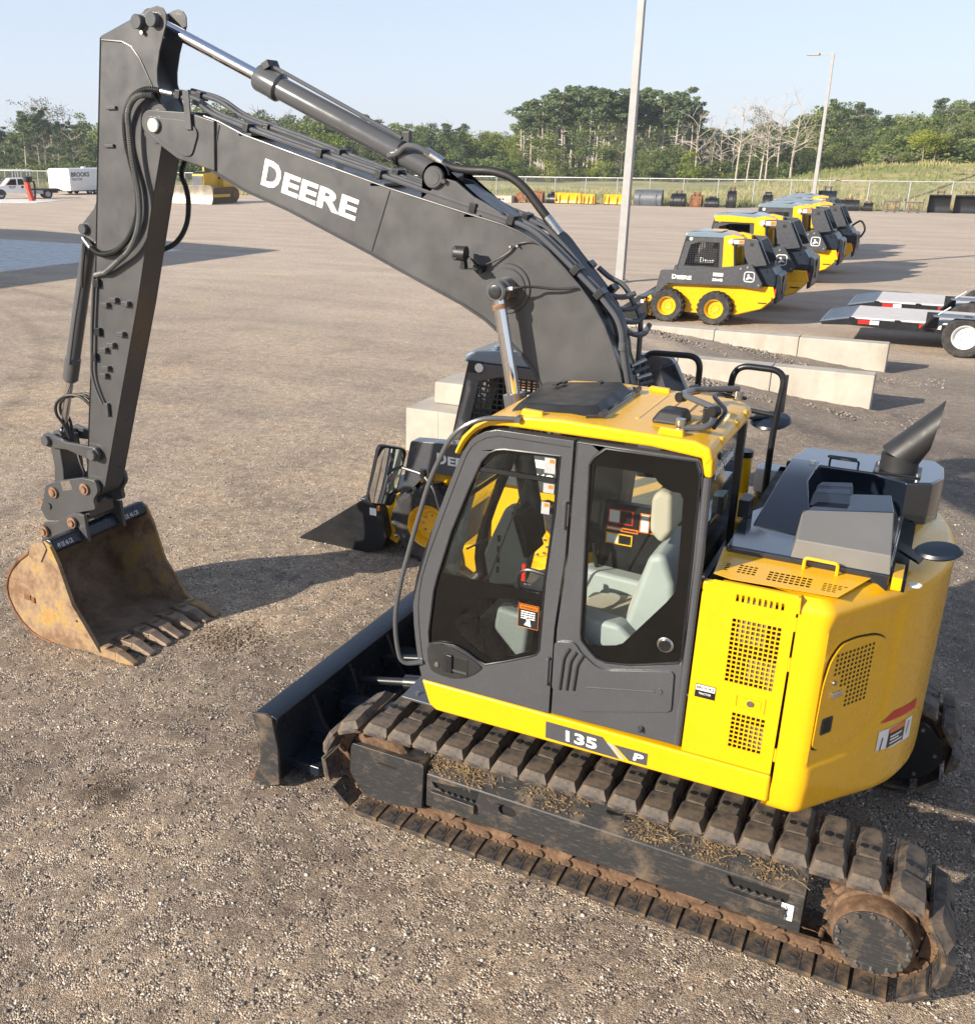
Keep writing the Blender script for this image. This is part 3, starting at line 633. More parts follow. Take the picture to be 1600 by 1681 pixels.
row(1178, 1262, 16, 150, ['dead', 'dead', 'sparse'], (-18, 16), 4); row(1200, 1280, 20, 160, ['broad'], (8, 36), 4)
row(1262, 1425, 19, 170, ['broad', 'broad', 'pine_full'], (-8, 12)); row(1262, 1430, 20, 158, ['broad', 'shrub', 'broad'], (28, 62), 4)
row(1400, 1660, 13, 150, ['broad', 'pine_full', 'broad'], (-5, 10)); row(1400, 1660, 13, 136, ['broad', 'broad', 'sparse'], (18, 46), 5); row(1400, 1660, 15, 121, ['broad', 'sparse', 'shrub', 'broad', 'dead'], (48, 78), 4)
for u, v in ((1462, 208), (1480, 214)): tree('light_broad', u, 116, v)
# undergrowth along the foot of the wood
V, T = [], []
for i in range(330):
    u = -70 + 1770 * (i % 165) / 164 + tr.uniform(-6, 6); dist = (156 if i < 165 else 186) + tr.uniform(-6, 8); dist *= .78 if u > 1400 else 1; x, y = at_dist(u, dist); z = hill(x, y); h = tr.uniform(2.0, 4.6) * (1 if i < 165 else 1.7) * (.6 if 845 < u < 1105 else 1); w_ = tr.uniform(5, 8)
    v, t = crown_arrays('shrub', i, .6); V.append(v * np.array([w_, w_, h]) + np.array([x, y, z - .2])); T.append(t * .8)
me = mesh_from_quads('undergrowth', np.concatenate(V), np.concatenate(T), M['broad']); o = bpy.data.objects.new('undergrowth', me); COL.objects.link(o)
tag(o, 'tangled green undergrowth along the foot of the wood', 'undergrowth', kind='stuff')
# the wood behind reads as one mass
V, T = [], []; rg = np.random.default_rng(5)
for i in range(150):
    u = -60 + 1740 * i / 149 + tr.uniform(-5, 5); dist = (215 if u < 1400 else 165) + tr.uniform(-10, 14); x, y = at_dist(u, dist); z = hill(x, y); h = max(3, 4 + (253 - skyline(min(1690, max(-50, u))) - tr.uniform(6, 22)) / 1619.4 * dist - z)
    if 175 < u < 280: h *= .9
    v, t = crown_arrays(tr.choice(['broad', 'pine_full']), i, .8); a = tr.uniform(0, 6.28); s = np.array([h * 1.3, h * 1.3, h * 1.02]); v = v.copy(); v[..., 2] = v[..., 2] * 1.25 - .27; v = v * s; V.append(v + np.array([x, y, z])); T.append(t)
me = mesh_from_quads('woods', np.concatenate(V), np.concatenate(T), M['broad']); o = bpy.data.objects.new('woods', me); COL.objects.link(o)
tag(o, 'dark mass of the wood behind the front trees', 'woods', kind='stuff')

# tall grass along the fence
def tall_grass():
    rg = np.random.default_rng(12); n = 42000; x = rg.uniform(-12, 118, n); y = -80.9 - 26 * rg.random(n) ** 1.6
    z = np.array([hill(a, c) if c < -81.2 else 0 for a, c in zip(x, y)]); h = rg.uniform(.15, .45, n) * (.7 + .5 * np.sin(x * .7) ** 2); w_ = rg.uniform(.015, .05, n); a = rg.uniform(0, 3.14, n); lx = rg.normal(0, .16, n); ly = rg.normal(0, .1, n)
    dx, dy = np.cos(a) * w_, np.sin(a) * w_
    v = np.stack([np.stack([x - dx, y - dy, z - .05], 1), np.stack([x + dx, y + dy, z - .05], 1), np.stack([x + lx + dx * .3, y + ly, z + h], 1), np.stack([x + lx - dx * .3, y + ly, z + h * .96], 1)], 1)
    tone = np.clip(.38 + .28 * np.sin(x * .16 + y * .35) + rg.normal(0, .16, n) + .15 * (y > -84), 0, 1)
    me = mesh_from_quads('tall_grass', v, np.repeat(tone, 4), M['blades']); o = bpy.data.objects.new('tall_grass', me); COL.objects.link(o)
    tag(o, 'tall dry grass and weeds growing along and beyond the fence', 'grass', kind='stuff')
tall_grass()

# ================================================================== EXCAVATOR (x forward, y left, z up; origin under the swing centre)
ex = thing('excavator', 'large yellow and dark grey tracked excavator with raised boom and rusty bucket', 'excavator')
FY = lambda y0: (lambda p, t: Vector((p[0], y0 + t, p[1])))          # plate lying in a plane y = const
Yf = 1.22                                                            # left face of cab and body

# ---------------------------------------------------------------- tracks
XS, XI, ZC, RP = -1.515, 1.37, .355, .256
def track_path(s):
    """pin line of the track, s in 0..1 -> point (x,z), tangent"""
    L = XI - XS; per = 2 * L + 2 * math.pi * RP; d = (s % 1) * per
    if d < L:
        t = d / L; return Vector((XI - L * t, 0, ZC + RP + .028 * math.sin(math.pi * t) + .006 * math.sin(math.pi * 5 * t))), Vector((-1, 0, -.028 * math.pi / L * math.cos(math.pi * t)))
    d -= L
    if d < math.pi * RP:
        a = math.pi / 2 + d / RP; return Vector((XS + RP * math.cos(a), 0, ZC + RP * math.sin(a))), Vector((-math.sin(a), 0, math.cos(a)))
    d -= math.pi * RP
    if d < L: return Vector((XS + d, 0, ZC - RP)), Vector((1, 0, 0))
    d -= L; a = -math.pi / 2 + d / RP
    return Vector((XI + RP * math.cos(a), 0, ZC + RP * math.sin(a))), Vector((-math.sin(a), 0, math.cos(a)))
NS = 43
def shoe_mesh(seed):
    rg = random.Random(seed); b = MB(); j = lambda a=.003: rg.uniform(-a, a)
    b.box(-.0785, .0785, -.25, .25, .036, .056, 1)                                       # steel plate
    for (y0, y1, w0, w1) in ((-.248, .045, .050, .062), (.052, .250, .068, .080)):      # two rubber pad halves, the outer one wider
        bot, top = [], []
        ends = [(y0, w0 + .012), ((y0 + y1) / 2, (w0 + w1) / 2 + .014), (y1, w1 + .004)]
        c0 = .04 if y0 < 0 else .004; c1 = .004 if y0 < 0 else .040
        for (y, w_) in ends: bot.append((w_ + j(), y + j(), .057))
        for (y, w_) in reversed(ends): bot.append((-w_ + j(), y + j(), .057))
        tp = [(y0 + c0, w0 - .012), ((y0 + y1) / 2, (w0 + w1) / 2 - .008), (y1 - c1, w1 - .020)]
        for (y, w_) in tp: top.append((w_ + j(.005), y + j(), .099 + j(.005)))
        for (y, w_) in reversed(tp): top.append((-w_ + j(.005), y + j(), .099 + j(.005)))
        b.taper(bot, top, 0)
    for sx in (-.028, .026):                                                            # bolt pockets
        b.cyl((sx, -.035, .092), (sx, -.035, .1025), .020, 12, mi=2 if rg.random() < .8 else 0)
    b.box(-.02, -.012, -.24, .245, .033, .0362, 1); b.cyl((.02, .155, .0362), (.02, .155, .031), .026, 12, mi=1)
    o = b.build('track_shoe', [M['trackpad'], M['shoesteel'], M['dark']], None, bevel=.007, seg=2); return o
def link_mesh():
    b = MB()
    for sy in (-1, 1):
        y = .075 * sy
        b.prism([(-.10, -.028), (-.085, -.040), (.06, -.036), (.10, -.022), (.10, .022), (.06, .036), (-.06, .038), (-.10, .026)], y - .016, y + .016)
        b.cyl((.082, y - .02 * sy, 0), (.082, y + .034 * sy, 0), .024, 10); b.cyl((-.082, y - .03 * sy, 0), (-.082, y + .0 * sy, 0), .026, 10)
        for k in (-.028, .024): b.box(k - .011, k + .011, y + sy * .016 - .012, y + sy * .016 + .012, .014, .034)
    b.cyl((.082, -.1, 0), (.082, .1, 0), .016, 8)
    return b.build('track_link', M['chain'], None, bevel=.004, seg=1)
shoes0 = [shoe_mesh(i) for i in range(5)]; link0 = link_mesh(); used = set()
def place(src, parent, Mt):
    if src.name in used: o = src.copy(); COL.objects.link(o)
    else: o = src; used.add(src.name)
    o.parent = parent; o.matrix_local = Mt; return o
for side in (1, -1):
    tk = bpy.data.objects.new('track', None); COL.objects.link(tk); tk.parent = ex
    tk['label'] = 'near track with dusty rubber pads and rusty links' if side > 0 else 'far track behind the counterweight'
    for i in range(NS):
        p, t = track_path((i + .35) / NS); t.normalize(); nrm = Vector((t.z, 0, -t.x)); 
        Mt = Matrix((Vector((t.x, 0, t.z)), Vector((0, side, 0)), nrm)).transposed().to_4x4(); Mt.translation = (p.x, .995 * side, p.z)
        place(shoes0[(i * 3 + side) % 5], tk, Mt); place(link0, tk, Mt)

def track_frame(side):
    s = side; Yo = 1.10
    S = lambda y: y * s
    fr = MB()
    # closed beam behind the outer plate
    fr.prism([(S(.80), .17), (S(1.07), .17), (S(1.07), .39), (S(.87), .535), (S(.80), .535)], -1.15, 1.01, 'x')
    f = fr.build('track_frame', M['scuffed'], ex, bevel=.012)
    oval = rrect(.420, .530, .285, .352, .03); step1 = [(.985, .352), (.665, .386), (.675, .325)] + [(.69 + .021 * k, .30 + (.014 if k % 2 else -.004)) for k in range(12)] + [(.95, .315)]
    step2 = [(-.795, .378), (-1.11, .382), (-1.108, .335)] + [(-1.09 + .021 * k, .318 + (.014 if k % 2 else -.004)) for k in range(13)] + [(-.815, .33)]
    pl = MB().plate([(-1.185, .160), (1.02, .168), (1.02, .40), (-1.185, .40)], [oval, step1, step2], (lambda p, t: Vector((p[0], S(Yo - .022 + t), p[1]))), .022)
    pl.add([Vector((x, S(y), z)) for x in (-1.185, 1.02) for (y, z) in ((1.10, .401), (.86, .562), (.86, .545), (1.095, .385))], [(0, 4, 5, 1), (1, 5, 6, 2), (2, 6, 7, 3), (3, 7, 4, 0), (0, 1, 2, 3), (4, 7, 6, 5)])
    pl.build('side_plate', M['scuffed'], f, bevel=.006)
    MB().box(-1.19, 1.0, min(S(1.0), S(1.076)), max(S(1.0), S(1.076)), .19, .385).build('frame_hollow', M['dark'], f)
    if s > 0:
        for (x0, x1) in ((.68, .98), (-1.10, -.80)):
            MB().prism([(x0, .235), (x1, .245), (x1, .305), (x0, .298)], 1.085, 1.13).build('step', M['scuffed'], f, bevel=.006)
        MB().prism([(-.20, 1.00)] + arc(-.205, 1.0, .03, 90, 270, 6) + arc(-.12, 1.0, .03, -90, 90, 6), -.001, .003, 'z', 0, Matrix.Translation((0, 0, .4705)) @ Matrix.Rotation(0, 4, 'X')).build('frame_opening', M['dark'], f)
        lb = MB().box(-1.14, -1.08, 1.1005, 1.1025, .225, .325).build('label', M['white'], f); MB().prism([(-1.105, .24), (-1.12, .25), (-1.10, .27), (-1.115, .29), (-1.105, .31), (-1.10, .31), (-1.108, .29), (-1.092, .27), (-1.11, .252)], 1.1026, 1.104).build('mark', M['black'], lb)
    g = MB().prism(roundpoly([(1.565, .24), (1.553, .468), (1.026, .473), (1.036, .148), (1.267, .10), (1.454, .103)], .02), S(.86), S(1.125))
    g.build('idler_guard', M['scuffed'], f, bevel=.018)
    MB().box(1.22, 1.35, min(S(1.124), S(1.127)), max(S(1.124), S(1.127)), .375, .392).build('slot', M['dark'], f)
    MB().prism([(1.25, .478), (1.46, .478), (1.40, .56), (1.18, .57)], S(.90), S(1.06)).build('idler_fork', M['chain'], f, bevel=.01)
    MB().lathe([(.05, -.09), (.20, -.09), (.225, -.06), (.225, -.03), (.20, -.02), (.20, .02), (.225, .03), (.225, .06), (.20, .09), (.05, .09)], (XI, S(.995), ZC), (0, 1, 0), 28).build('idler_wheel', M['chain'], f)
    for x in (-1.0, -.62, -.24, .14, .52, .9): MB().lathe([(.03, -.1), (.085, -.1), (.085, -.045), (.065, -.04), (.065, .04), (.085, .045), (.085, .1), (.03, .1)], (x, S(.995), .185), (0, 1, 0), 16).build('roller', M['chain'], f)
    MB().lathe([(.03, -.06), (.06, -.06), (.06, .06), (.03, .06)], (0, S(.98), .58), (0, 1, 0), 14).build('carrier_roller', M['chain'], f)
    # sprocket with its teeth and the final drive
    pts = []
    for k in range(42):
        a = 2 * math.pi * k / 42; pts.append((XS + (.262 if k % 2 else .215) * math.cos(a), ZC + (.262 if k % 2 else .215) * math.sin(a)))
    MB().prism(pts, S(.965), S(1.02)).build('sprocket', M['chain'], f, bevel=.006)
    hub = MB().lathe([(.12, 0), (.228, 0), (.228, .03), (.208, .04), (.208, .07), (.192, .08), (.192, .175), (.180, .195), (.02, .2)], (XS, S(1.02), ZC), (0, S(1), 0), 40).build('final_drive', M['chain'], f)
    MB().lathe([(.02, 0), (.178, 0), (.178, .008), (.02, .009)], (XS, S(1.215), ZC), (0, S(1), 0), 40).build('cover_plate', M['scuffed'], f)
    for k in range(14):
        a = 2 * math.pi * k / 14 + .1; MB().cyl((XS + .162 * math.cos(a), S(1.22), ZC + .162 * math.sin(a)), (XS + .162 * math.cos(a), S(1.235), ZC + .162 * math.sin(a)), .0135, 8).build('bolt', M['bolt'], f)
    for k in range(16):
        a = 2 * math.pi * k / 16; MB().cyl((XS + .217 * math.cos(a), S(1.05), ZC + .217 * math.sin(a)), (XS + .217 * math.cos(a), S(1.065), ZC + .217 * math.sin(a)), .011, 8).build('bolt', M['bolt'], f)
    if s < 0:   # inner cover disc of the far track, seen under the counterweight
        MB().lathe([(.02, 0), (.23, 0), (.23, .02), (.02, .021)], (XS - .02, -.77, ZC), (0, 1, 0), 36).build('inner_cover', M['black'], f)
        for k in range(6): MB().cyl((XS - .02 + .19 * math.cos(k * 1.047), -.75, ZC + .19 * math.sin(k * 1.047)), (XS - .02 + .19 * math.cos(k * 1.047), -.738, ZC + .19 * math.sin(k * 1.047)), .012, 8).build('bolt', M['bolt'], f)
    return f
track_frame(1); track_frame(-1)
# dried mud on the near frame
def mud_area(rg, n):
    x = np.concatenate([rg.normal(c, s_, n // 6) for c, s_ in ((.92, .06), (.74, .07), (.22, .10), (-.36, .09), (-.70, .06), (-1.0, .06))]); k = len(x); t = rg.random(k) ** 1.3
    return np.stack([x, .87 + .22 * t, .560 - .155 * t * .98 + .0], 1)
md = stone_field('dried_mud', 4200, 4, mud_area, .003, .015, M['mud']); md.parent = ex; tag(md, 'crumbs of dried mud and straw on the near track frame', kind='stuff')
def straw_area(rg, n):
    return None
b = MB(); rg_ = random.Random(3)
for k in range(520):
    x = rg_.choice([.93, .74, .74, .22, -.36, -.36, -.7, -.98]) + rg_.gauss(0, .08); t = rg_.random(); p = Vector((x, .88 + .2 * t, .562 - .14 * t)); d = Vector((rg_.gauss(0, 1), rg_.gauss(0, .6), rg_.gauss(.2, .3))).normalized() * rg_.uniform(.03, .11)
    b.tube([p, p + d * .5 + Vector((0, 0, .008)), p + d], .0014, 3, caps=False)
st = b.build('straw', M['straw'], ex, recalc=False); tag(st, kind='stuff')

MB().prism([(-.95, .45), (.95, .45), (.7, .80), (-.7, .80)], -.72, .72).box(-.35, .35, -.86, .86, .25, .6).build('lower_frame', M['black'], ex, bevel=.02)
MB().cyl((0, 0, .78), (0, 0, .96), .55, 40).build('swing_bearing', M['black'], ex)

# ---------------------------------------------------------------- dozer blade at the front
prof = [(2.245, .005), (2.20, .10), (2.18, .25), (2.19, .40), (2.235, .545), (2.10, .553), (2.055, .535), (2.09, .38), (2.075, .25), (2.10, .10), (2.13, .01)]
bl = MB().prism(prof, -1.22, 1.22).build('blade', M['bluewash'], ex, bevel=.012)
MB().prism([(2.095, .02), (2.10, .43), (2.14, .43), (2.14, .02)], -1.20, 1.20).build('blade_back_plate', M['black'], bl)
for s in (1, -1): MB().prism([(2.249, .54), (2.136, .56), (2.085, .54), (2.046, .33), (2.045, .05), (2.16, .0), (2.271, .0), (2.19, .21), (2.20, .40)], 1.22 * s, 1.245 * s).build('end_plate', M['scuffed'], bl, bevel=.004)
MB().prism([(2.13, -.0), (2.29, .0), (2.24, .11), (2.17, .11)], -1.23, 1.23).build('cutting_edge', M['rusty'], bl, bevel=.004)
for y in (-.75, -.25, .30, .78): MB().prism([(2.11, .06), (2.11, .48), (2.06, .50), (1.98, .30), (1.86, .16), (1.86, .06)], y - .015, y + .015).build('rib', M['bluewash'], bl, bevel=.005)
MB().box(1.85, 2.12, -1.05, 1.05, .05, .13).build('cross_beam', M['bluewash'], bl, bevel=.015)
for y in (-.42, .42): MB().prism([(2.05, .10), (2.05, .30), (1.5, .36), (.8, .45), (.8, .30), (1.5, .20)], y - .07, y + .07).build('blade_arm', M['bluewash'], bl, bevel=.02)
for y in (-.2, .2):
    MB().cyl((1.0, y, .55), (1.65, y, .42), .055, 16).build('blade_cylinder', M['black'], bl); MB().cyl((1.65, y, .42), (2.05, y, .33), .03, 14).build('blade_rod', M['black'], bl)
dp = MB().prism([(.9, .45), (1.30, .45), (1.28, .95), (.9, .95)], .78, .80, 'z').build('deck_plate', M['grey'], ex, bevel=.006)
for (x, y) in ((1.22, .5), (1.20, .88), (1.0, .9)): MB().cyl((x, y, .80), (x, y, .815), .014, 8).build('bolt', M['bolt'], dp)

# ---------------------------------------------------------------- upper body: sill, deck, engine bay
up = MB().box(-1.0, .95, -1.20, 1.17, .96, 1.12).build('turntable_deck', M['black'], ex)
sill = MB().prism([(.998, 1.134), (.945, .985), (.90, .955), (-.944, .978), (-.944, 1.133)], 1.17, Yf + .012).build('side_sill', M['yellow'], ex, bevel=.016, seg=3)
MB().prism([(.998, 1.13), (.90, .96), (.86, .96), (.95, 1.13)], -.2, 1.17).build('front_lip', M['yellow'], ex, bevel=.01)
dc = MB().prism([(.225, 1.092), (.222, .990), (-.192, .988), (-.095, 1.092)], Yf + .0125, Yf + .0145).build('model_decal', M['grey'], sill)
MB().prism([(-.160, 1.066), (-.339, 1.068), (-.339, .996), (-.245, .994)], Yf + .0125, Yf + .0145).build('model_decal', M['grey'], sill)
MB().prism([(-.118, 1.066), (-.150, 1.066), (-.225, .992), (-.200, .992)], Yf + .0125, Yf + .0148).build('decal_stripe', M['seatgrey'], sill)
lettering('135', (.105, Yf + .0150, 1.006), (-1, 0, 0), (.06, 0, 1), .066, .175, M['white'], sill, 'model_number', .03)
lettering('P', (-.265, Yf + .0150, 1.008), (-1, 0, 0), (-.15, 0, 1), .045, .052, M['white'], sill, 'model_letter', .03)

eng = MB().box(-.955, -.50, -1.15, 1.165, 1.1, 2.02).box(-1.25, -.955, -.85, .85, 1.1, 2.02).build('engine_bay', M['dark'], ex)
for (x, z, w_, h_) in ((-.73, 1.86, .10, .12), (-.78, 1.66, .06, .10), (-.86, 1.62, .06, .2), (-.62, 1.35, .1, .1), (-.82, 1.30, .06, .12), (-.74, 2.02, .10, .06)):
    MB().box(x - w_, x + w_ * .4, 1.166, 1.18, z - h_ * .6, z + h_ * .5).build('engine_part', M['engine'] if x < -.7 else M['seatgrey'], eng, bevel=.01)

# side door with its grilles
sdo = [(-.502, 1.138), (-.512, 2.03), (-.535, 2.085), (-.56, 2.105), (-.942, 2.105), (-.936, 1.138)]
holes = grid_holes(-.892, -.664, 1.585, 1.93, 10, 14, .27) + grid_holes(-.880, -.720, 1.23, 1.43, 7, 8, .27) + grid_holes(-.893, -.664, 1.998, 2.072, 9, 1, .5)
MB().plate(sdo, holes, FY(Yf - .006), .006).build('side_door', M['yellow'], ex, smooth=False)
lt = MB().plate(rrect(-.868, -.722, 1.455, 1.54, .008), [rrect(-.85, -.735, 1.468, 1.528, .006)], FY(Yf), .004).build('door_latch', M['yellow'], ex, bevel=.002)
MB().box(-.85, -.76, Yf + .0, Yf + .006, 1.475, 1.522).build('latch_plate', M['yellow'], lt); MB().cyl((-.80, Yf + .004, 1.50), (-.80, Yf + .014, 1.50), .016, 14).build('lock', M['bolt'], lt)
bk = MB().box(-.633, -.535, Yf + .0005, Yf + .0025, 1.465, 1.538).build('dealer_sticker', M['black'], ex)
MB().box(-.630, -.538, Yf + .0026, Yf + .0035, 1.505, 1.535).build('sticker_field', M['white'], bk); lettering('BROOKS', (-.542, Yf + .0036, 1.513), (-1, 0, 0), (0, 0, 1), .016, .084, M['black'], bk, 'lettering', .02, .001)
lettering('TRACTOR', (-.553, Yf + .0026, 1.483), (-1, 0, 0), (0, 0, 1), .011, .060, M['white'], bk, 'lettering', .01, .001)
# gap line, hinges
for z in (1.25, 1.75, 1.96): MB().cyl((-.947, Yf - .004, z - .035), (-.947, Yf - .004, z + .035), .008, 8).build('hinge', M['yellow'], ex)
MB().prism([(-.937, 2.10), (-.955, 2.10), (-.958, 2.02), (-.940, 2.02)], Yf - .002, Yf + .014).build('hinge_bracket', M['yellow'], ex, bevel=.003)

# ---------------------------------------------------------------- counterweight
def cw_raw(a):
    if a < 131.75: return 1.222 / math.sin(R(a))
    return 1.567 / math.cos(R(a - 148.6)) if a < 152 else 1.5697
def cw_r(th, z):
    a = th if th <= 180 else 360 - th
    r = sum(cw_raw(a + q_) for q_ in (-1.0, -.5, 0, .5, 1.0)) / 5 if a > 129.5 else cw_raw(a)
    if 131.0 < a < 153:                                   # recessed flat that carries the access door
        zl = 1.225 + .14 * sstep(141, 151.6, a) ** 1.5
        r -= .014 * sstep(131.9, 132.9, a) * (1 - sstep(151.0, 151.8, a)) * sstep(zl - .010, zl + .014, z) * (1 - sstep(1.93, 2.02, z))
    zc = 1.125 - .24 * sstep(127, 160, a)
    if z < zc: r -= (zc - z) * .10
    if z > 2.03: r -= (1 - math.cos(min(1, (z - 2.03) / .065) * math.pi / 2)) * .055
    lo = .925 - .08 * sstep(130, 172, a)
    if z < lo + .05: r -= .05 * (1 - math.sqrt(max(0, 1 - ((lo + .05 - z) / .05) ** 2)))
    return r
b = MB(); TH = [127.9 + .6 * i for i in range(int((232.1 - 127.9) / .6) + 1)]; NZ = 60; rows = []
for th in TH:
    a = th if th <= 180 else 360 - th; lo = .925 - .08 * sstep(130, 172, a)
    for j in range(NZ + 1):
        t = j / NZ; z = lo + (2.095 - lo) * (t if t < .9 else .9 + (t - .9)); r = cw_r(th, z)
        b.v.append((r * math.cos(R(th)), r * math.sin(R(th)), z))
b.f = [(i * (NZ + 1) + j, (i + 1) * (NZ + 1) + j, (i + 1) * (NZ + 1) + j + 1, i * (NZ + 1) + j + 1) for i in range(len(TH) - 1) for j in range(NZ)]
n0 = len(b.v)
for i in range(len(TH)):                                       # top and bottom closing strips towards the inside
    x, y, z = b.v[i * (NZ + 1) + NZ]; b.v.append((max(x * .8, -1.0) if abs(y) > .9 else -1.0, y * .96, 2.097)); x, y, z = b.v[i * (NZ + 1)]; b.v.append((-.9, y * .93, z + .01))
for i in range(len(TH) - 1):
    b.f.append((i * (NZ + 1) + NZ, (i + 1) * (NZ + 1) + NZ, n0 + 2 * i + 2, n0 + 2 * i)); b.f.append((i * (NZ + 1), n0 + 2 * i + 1, n0 + 2 * i + 3, (i + 1) * (NZ + 1)))
b.m = [0] * len(b.f)
cw = b.build('counterweight', M['yellow'], ex, ang=40, recalc=False)
bmx = bmesh.new(); bmx.from_mesh(cw.data); bmesh.ops.recalc_face_normals(bmx, faces=bmx.faces); bmx.to_mesh(cw.data); bmx.free()
# access door on the flat facet: local axes along the facet
fa = R(148.6); fo = Vector((math.cos(fa), math.sin(fa), 0)) * (1.567 - .014); fx = Vector((-math.sin(fa), math.cos(fa), 0)); fn = Vector((math.cos(fa), math.sin(fa), 0))
def facet(off): return lambda p, t: fo + fx * p[0] + Vector((0, 0, p[1])) + fn * (off + t)
door = roundpoly([(-.452, 1.335), (-.445, 1.66), (-.418, 1.79), (-.355, 1.862), (-.24, 1.868), (-.10, 1.850), (-.02, 1.812), (.020, 1.70), (.026, 1.58), (.016, 1.45), (-.012, 1.375), (-.07, 1.335), (-.20, 1.312), (-.405, 1.303)], .035, 4)
cx_ = sum(p[0] for p in door) / len(door); cz_ = sum(p[1] for p in door) / len(door)
big = [(cx_ + (p[0] - cx_) * 1.035, cz_ + (p[1] - cz_) * 1.03) for p in door]
MB().plate(big, [], facet(.0), .002).build('door_gasket', M['dark'], cw)
gh = grid_holes(-.385, -.10, 1.50, 1.82, 10, 13, .38, lambda a_, z_: a_ > (-.39 if z_ > 1.70 else -.325 if z_ > 1.63 else -.27))
MB().plate(door, gh, facet(.0108), .0015).build('access_door', M['yellow'], cw, smooth=False)
MB().plate(door, [rect(-.39, -.095, 1.495, 1.825)], facet(.003), .0072).build('door_rim', M['yellow'], cw, smooth=False)
for h_ in (0,): MB().plate([(-.39, 1.495), (-.095, 1.495), (-.095, 1.825), (-.39, 1.825)], [], facet(.0103), .0001).build('grille_hole_shade', M['dark'], cw)  # dark sheet close under the grille holes, standing for the shade behind them
MB().plate(rrect(-.412, -.333, 1.388, 1.478, .010), [], facet(.0122), .003).build('door_handle', M['black'], cw); MB().plate(rrect(-.398, -.348, 1.40, 1.465, .008), [], facet(.0155), .001).build('handle_recess', M['dark'], cw)
q = facet(.013)((-.35, 1.60), 0); MB().box(-.04, .035, -.006, .014, -.014, .014, 0, Matrix.Translation(q) @ Matrix.Rotation(fa - math.pi / 2, 4, 'Z')).build('door_catch', M['zinc'], cw, bevel=.003)
q = facet(.013)((-.372, 1.666), 0); MB().cyl(q, q + fn * .01, .013, 14).build('door_lock', M['bolt'], cw)
def cwp(r): return lambda p, t: Vector(((cw_r(p[0], p[1]) + r + t) * math.cos(R(p[0])), (cw_r(p[0], p[1]) + r + t) * math.sin(R(p[0])), p[1]))
def cw_patch(name, quad, mat, off, n=8):
    b = MB(); f = cwp(off); A, B, C_, D = [Vector(x) for x in quad]
    for i in range(n + 1):
        t = i / n; lo_, hi_ = D.lerp(C_, t), A.lerp(B, t); b.v += [f((lo_.x, lo_.y), 0), f((hi_.x, hi_.y), 0)]
    b.f = [(2 * i, 2 * i + 2, 2 * i + 3, 2 * i + 1) for i in range(n)]; b.m = [0] * n; return b.build(name, mat, cw, recalc=False)
cw_patch('red_stripe', [(154.7, 1.352), (164.9, 1.320), (164.6, 1.267), (150.6, 1.314)], M['red'], .003)
cw_patch('warning_label', [(150.8, 1.266), (163.9, 1.230), (164.6, 1.090), (150.8, 1.150)], M['white'], .003)
cw_patch('label_field', [(154.2, 1.250), (160.6, 1.236), (160.8, 1.112), (154.2, 1.138)], M['black'], .0045); cw_patch('label_heading', [(154.2, 1.252), (160.6, 1.238), (160.6, 1.208), (154.2, 1.224)], M['orange'], .006)
for k, (a0, a1, zz) in enumerate(((155, 159.4, 1.198), (155, 158.4, 1.180), (155, 160, 1.158), (155, 160.2, 1.134))): cw_patch('label_line', [(a0, zz + .004), (a1, zz - .006), (a1, zz - .016), (a0, zz - .006)], M['white'], .006, 3)
for a0 in (152.2, 162.2): cw_patch('label_figure', [(a0, 1.22), (a0 + .28, 1.215), (a0 - .1, 1.14), (a0 - .38, 1.145)], M['black'], .0055, 2)

# ---------------------------------------------------------------- engine top: yellow hinged panel, black hood, exhaust
tp_out = [(-.545, 1.16), (-.518, .80), (-1.30, .70), (-1.232, .815), (-1.10, 1.165), (-.63, 1.19)]
th_ = grid_holes(-.725, -.635, .985, 1.10, 4, 4, .3) + grid_holes(-.975, -.775, 1.0, 1.12, 8, 4, .28) + grid_holes(-1.13, -1.02, 1.02, 1.12, 5, 5, .3, lambda a_, c_: a_ > -1.13 + (c_ - 1.02) * .5) + grid_holes(-.60, -.57, 1.0, 1.10, 1, 4, .35)
tpn = MB().plate(tp_out, th_, (lambda p, t: Vector((p[0], p[1], 2.110 + t + .02 * (1.2 - p[1])))), .0015).build('top_panel', M['yellow'], ex, smooth=False)
MB().prism([(-.56, .82), (-1.20, .76), (-1.10, 1.13), (-.62, 1.15)], 2.095, 2.106, 'z').build('panel_hole_shade', M['dark'], tpn)  # dark plate painted in for the shade below the vent holes
MB().tube(fillet([(-.915, .90, 2.10), (-.915, .90, 2.175), (-1.065, .91, 2.175), (-1.065, .91, 2.10)], .018), .0085, 8).build('panel_handle', M['yellow'], tpn)
MB().prism([(-.60, 2.09), (-.95, 2.09), (-.95, 2.10), (-.60, 2.10)], 1.185, 1.215).build('panel_hinge', M['yellow'], tpn)
MB().prism([(-.50, 2.02), (-.945, 2.02), (-.945, 2.085), (-.50, 2.085)], 1.155, 1.205).build('body_shoulder', M['yellow'], ex, bevel=.02)

hd = MB().prism([(-.537, .856), (-.519, .323), (-.60, .124), (-.60, -.45), (-1.30, -.45), (-1.29, .868)], 2.06, 2.150, 'z').build('engine_hood', M['blackgloss'], ex, bevel=.012)
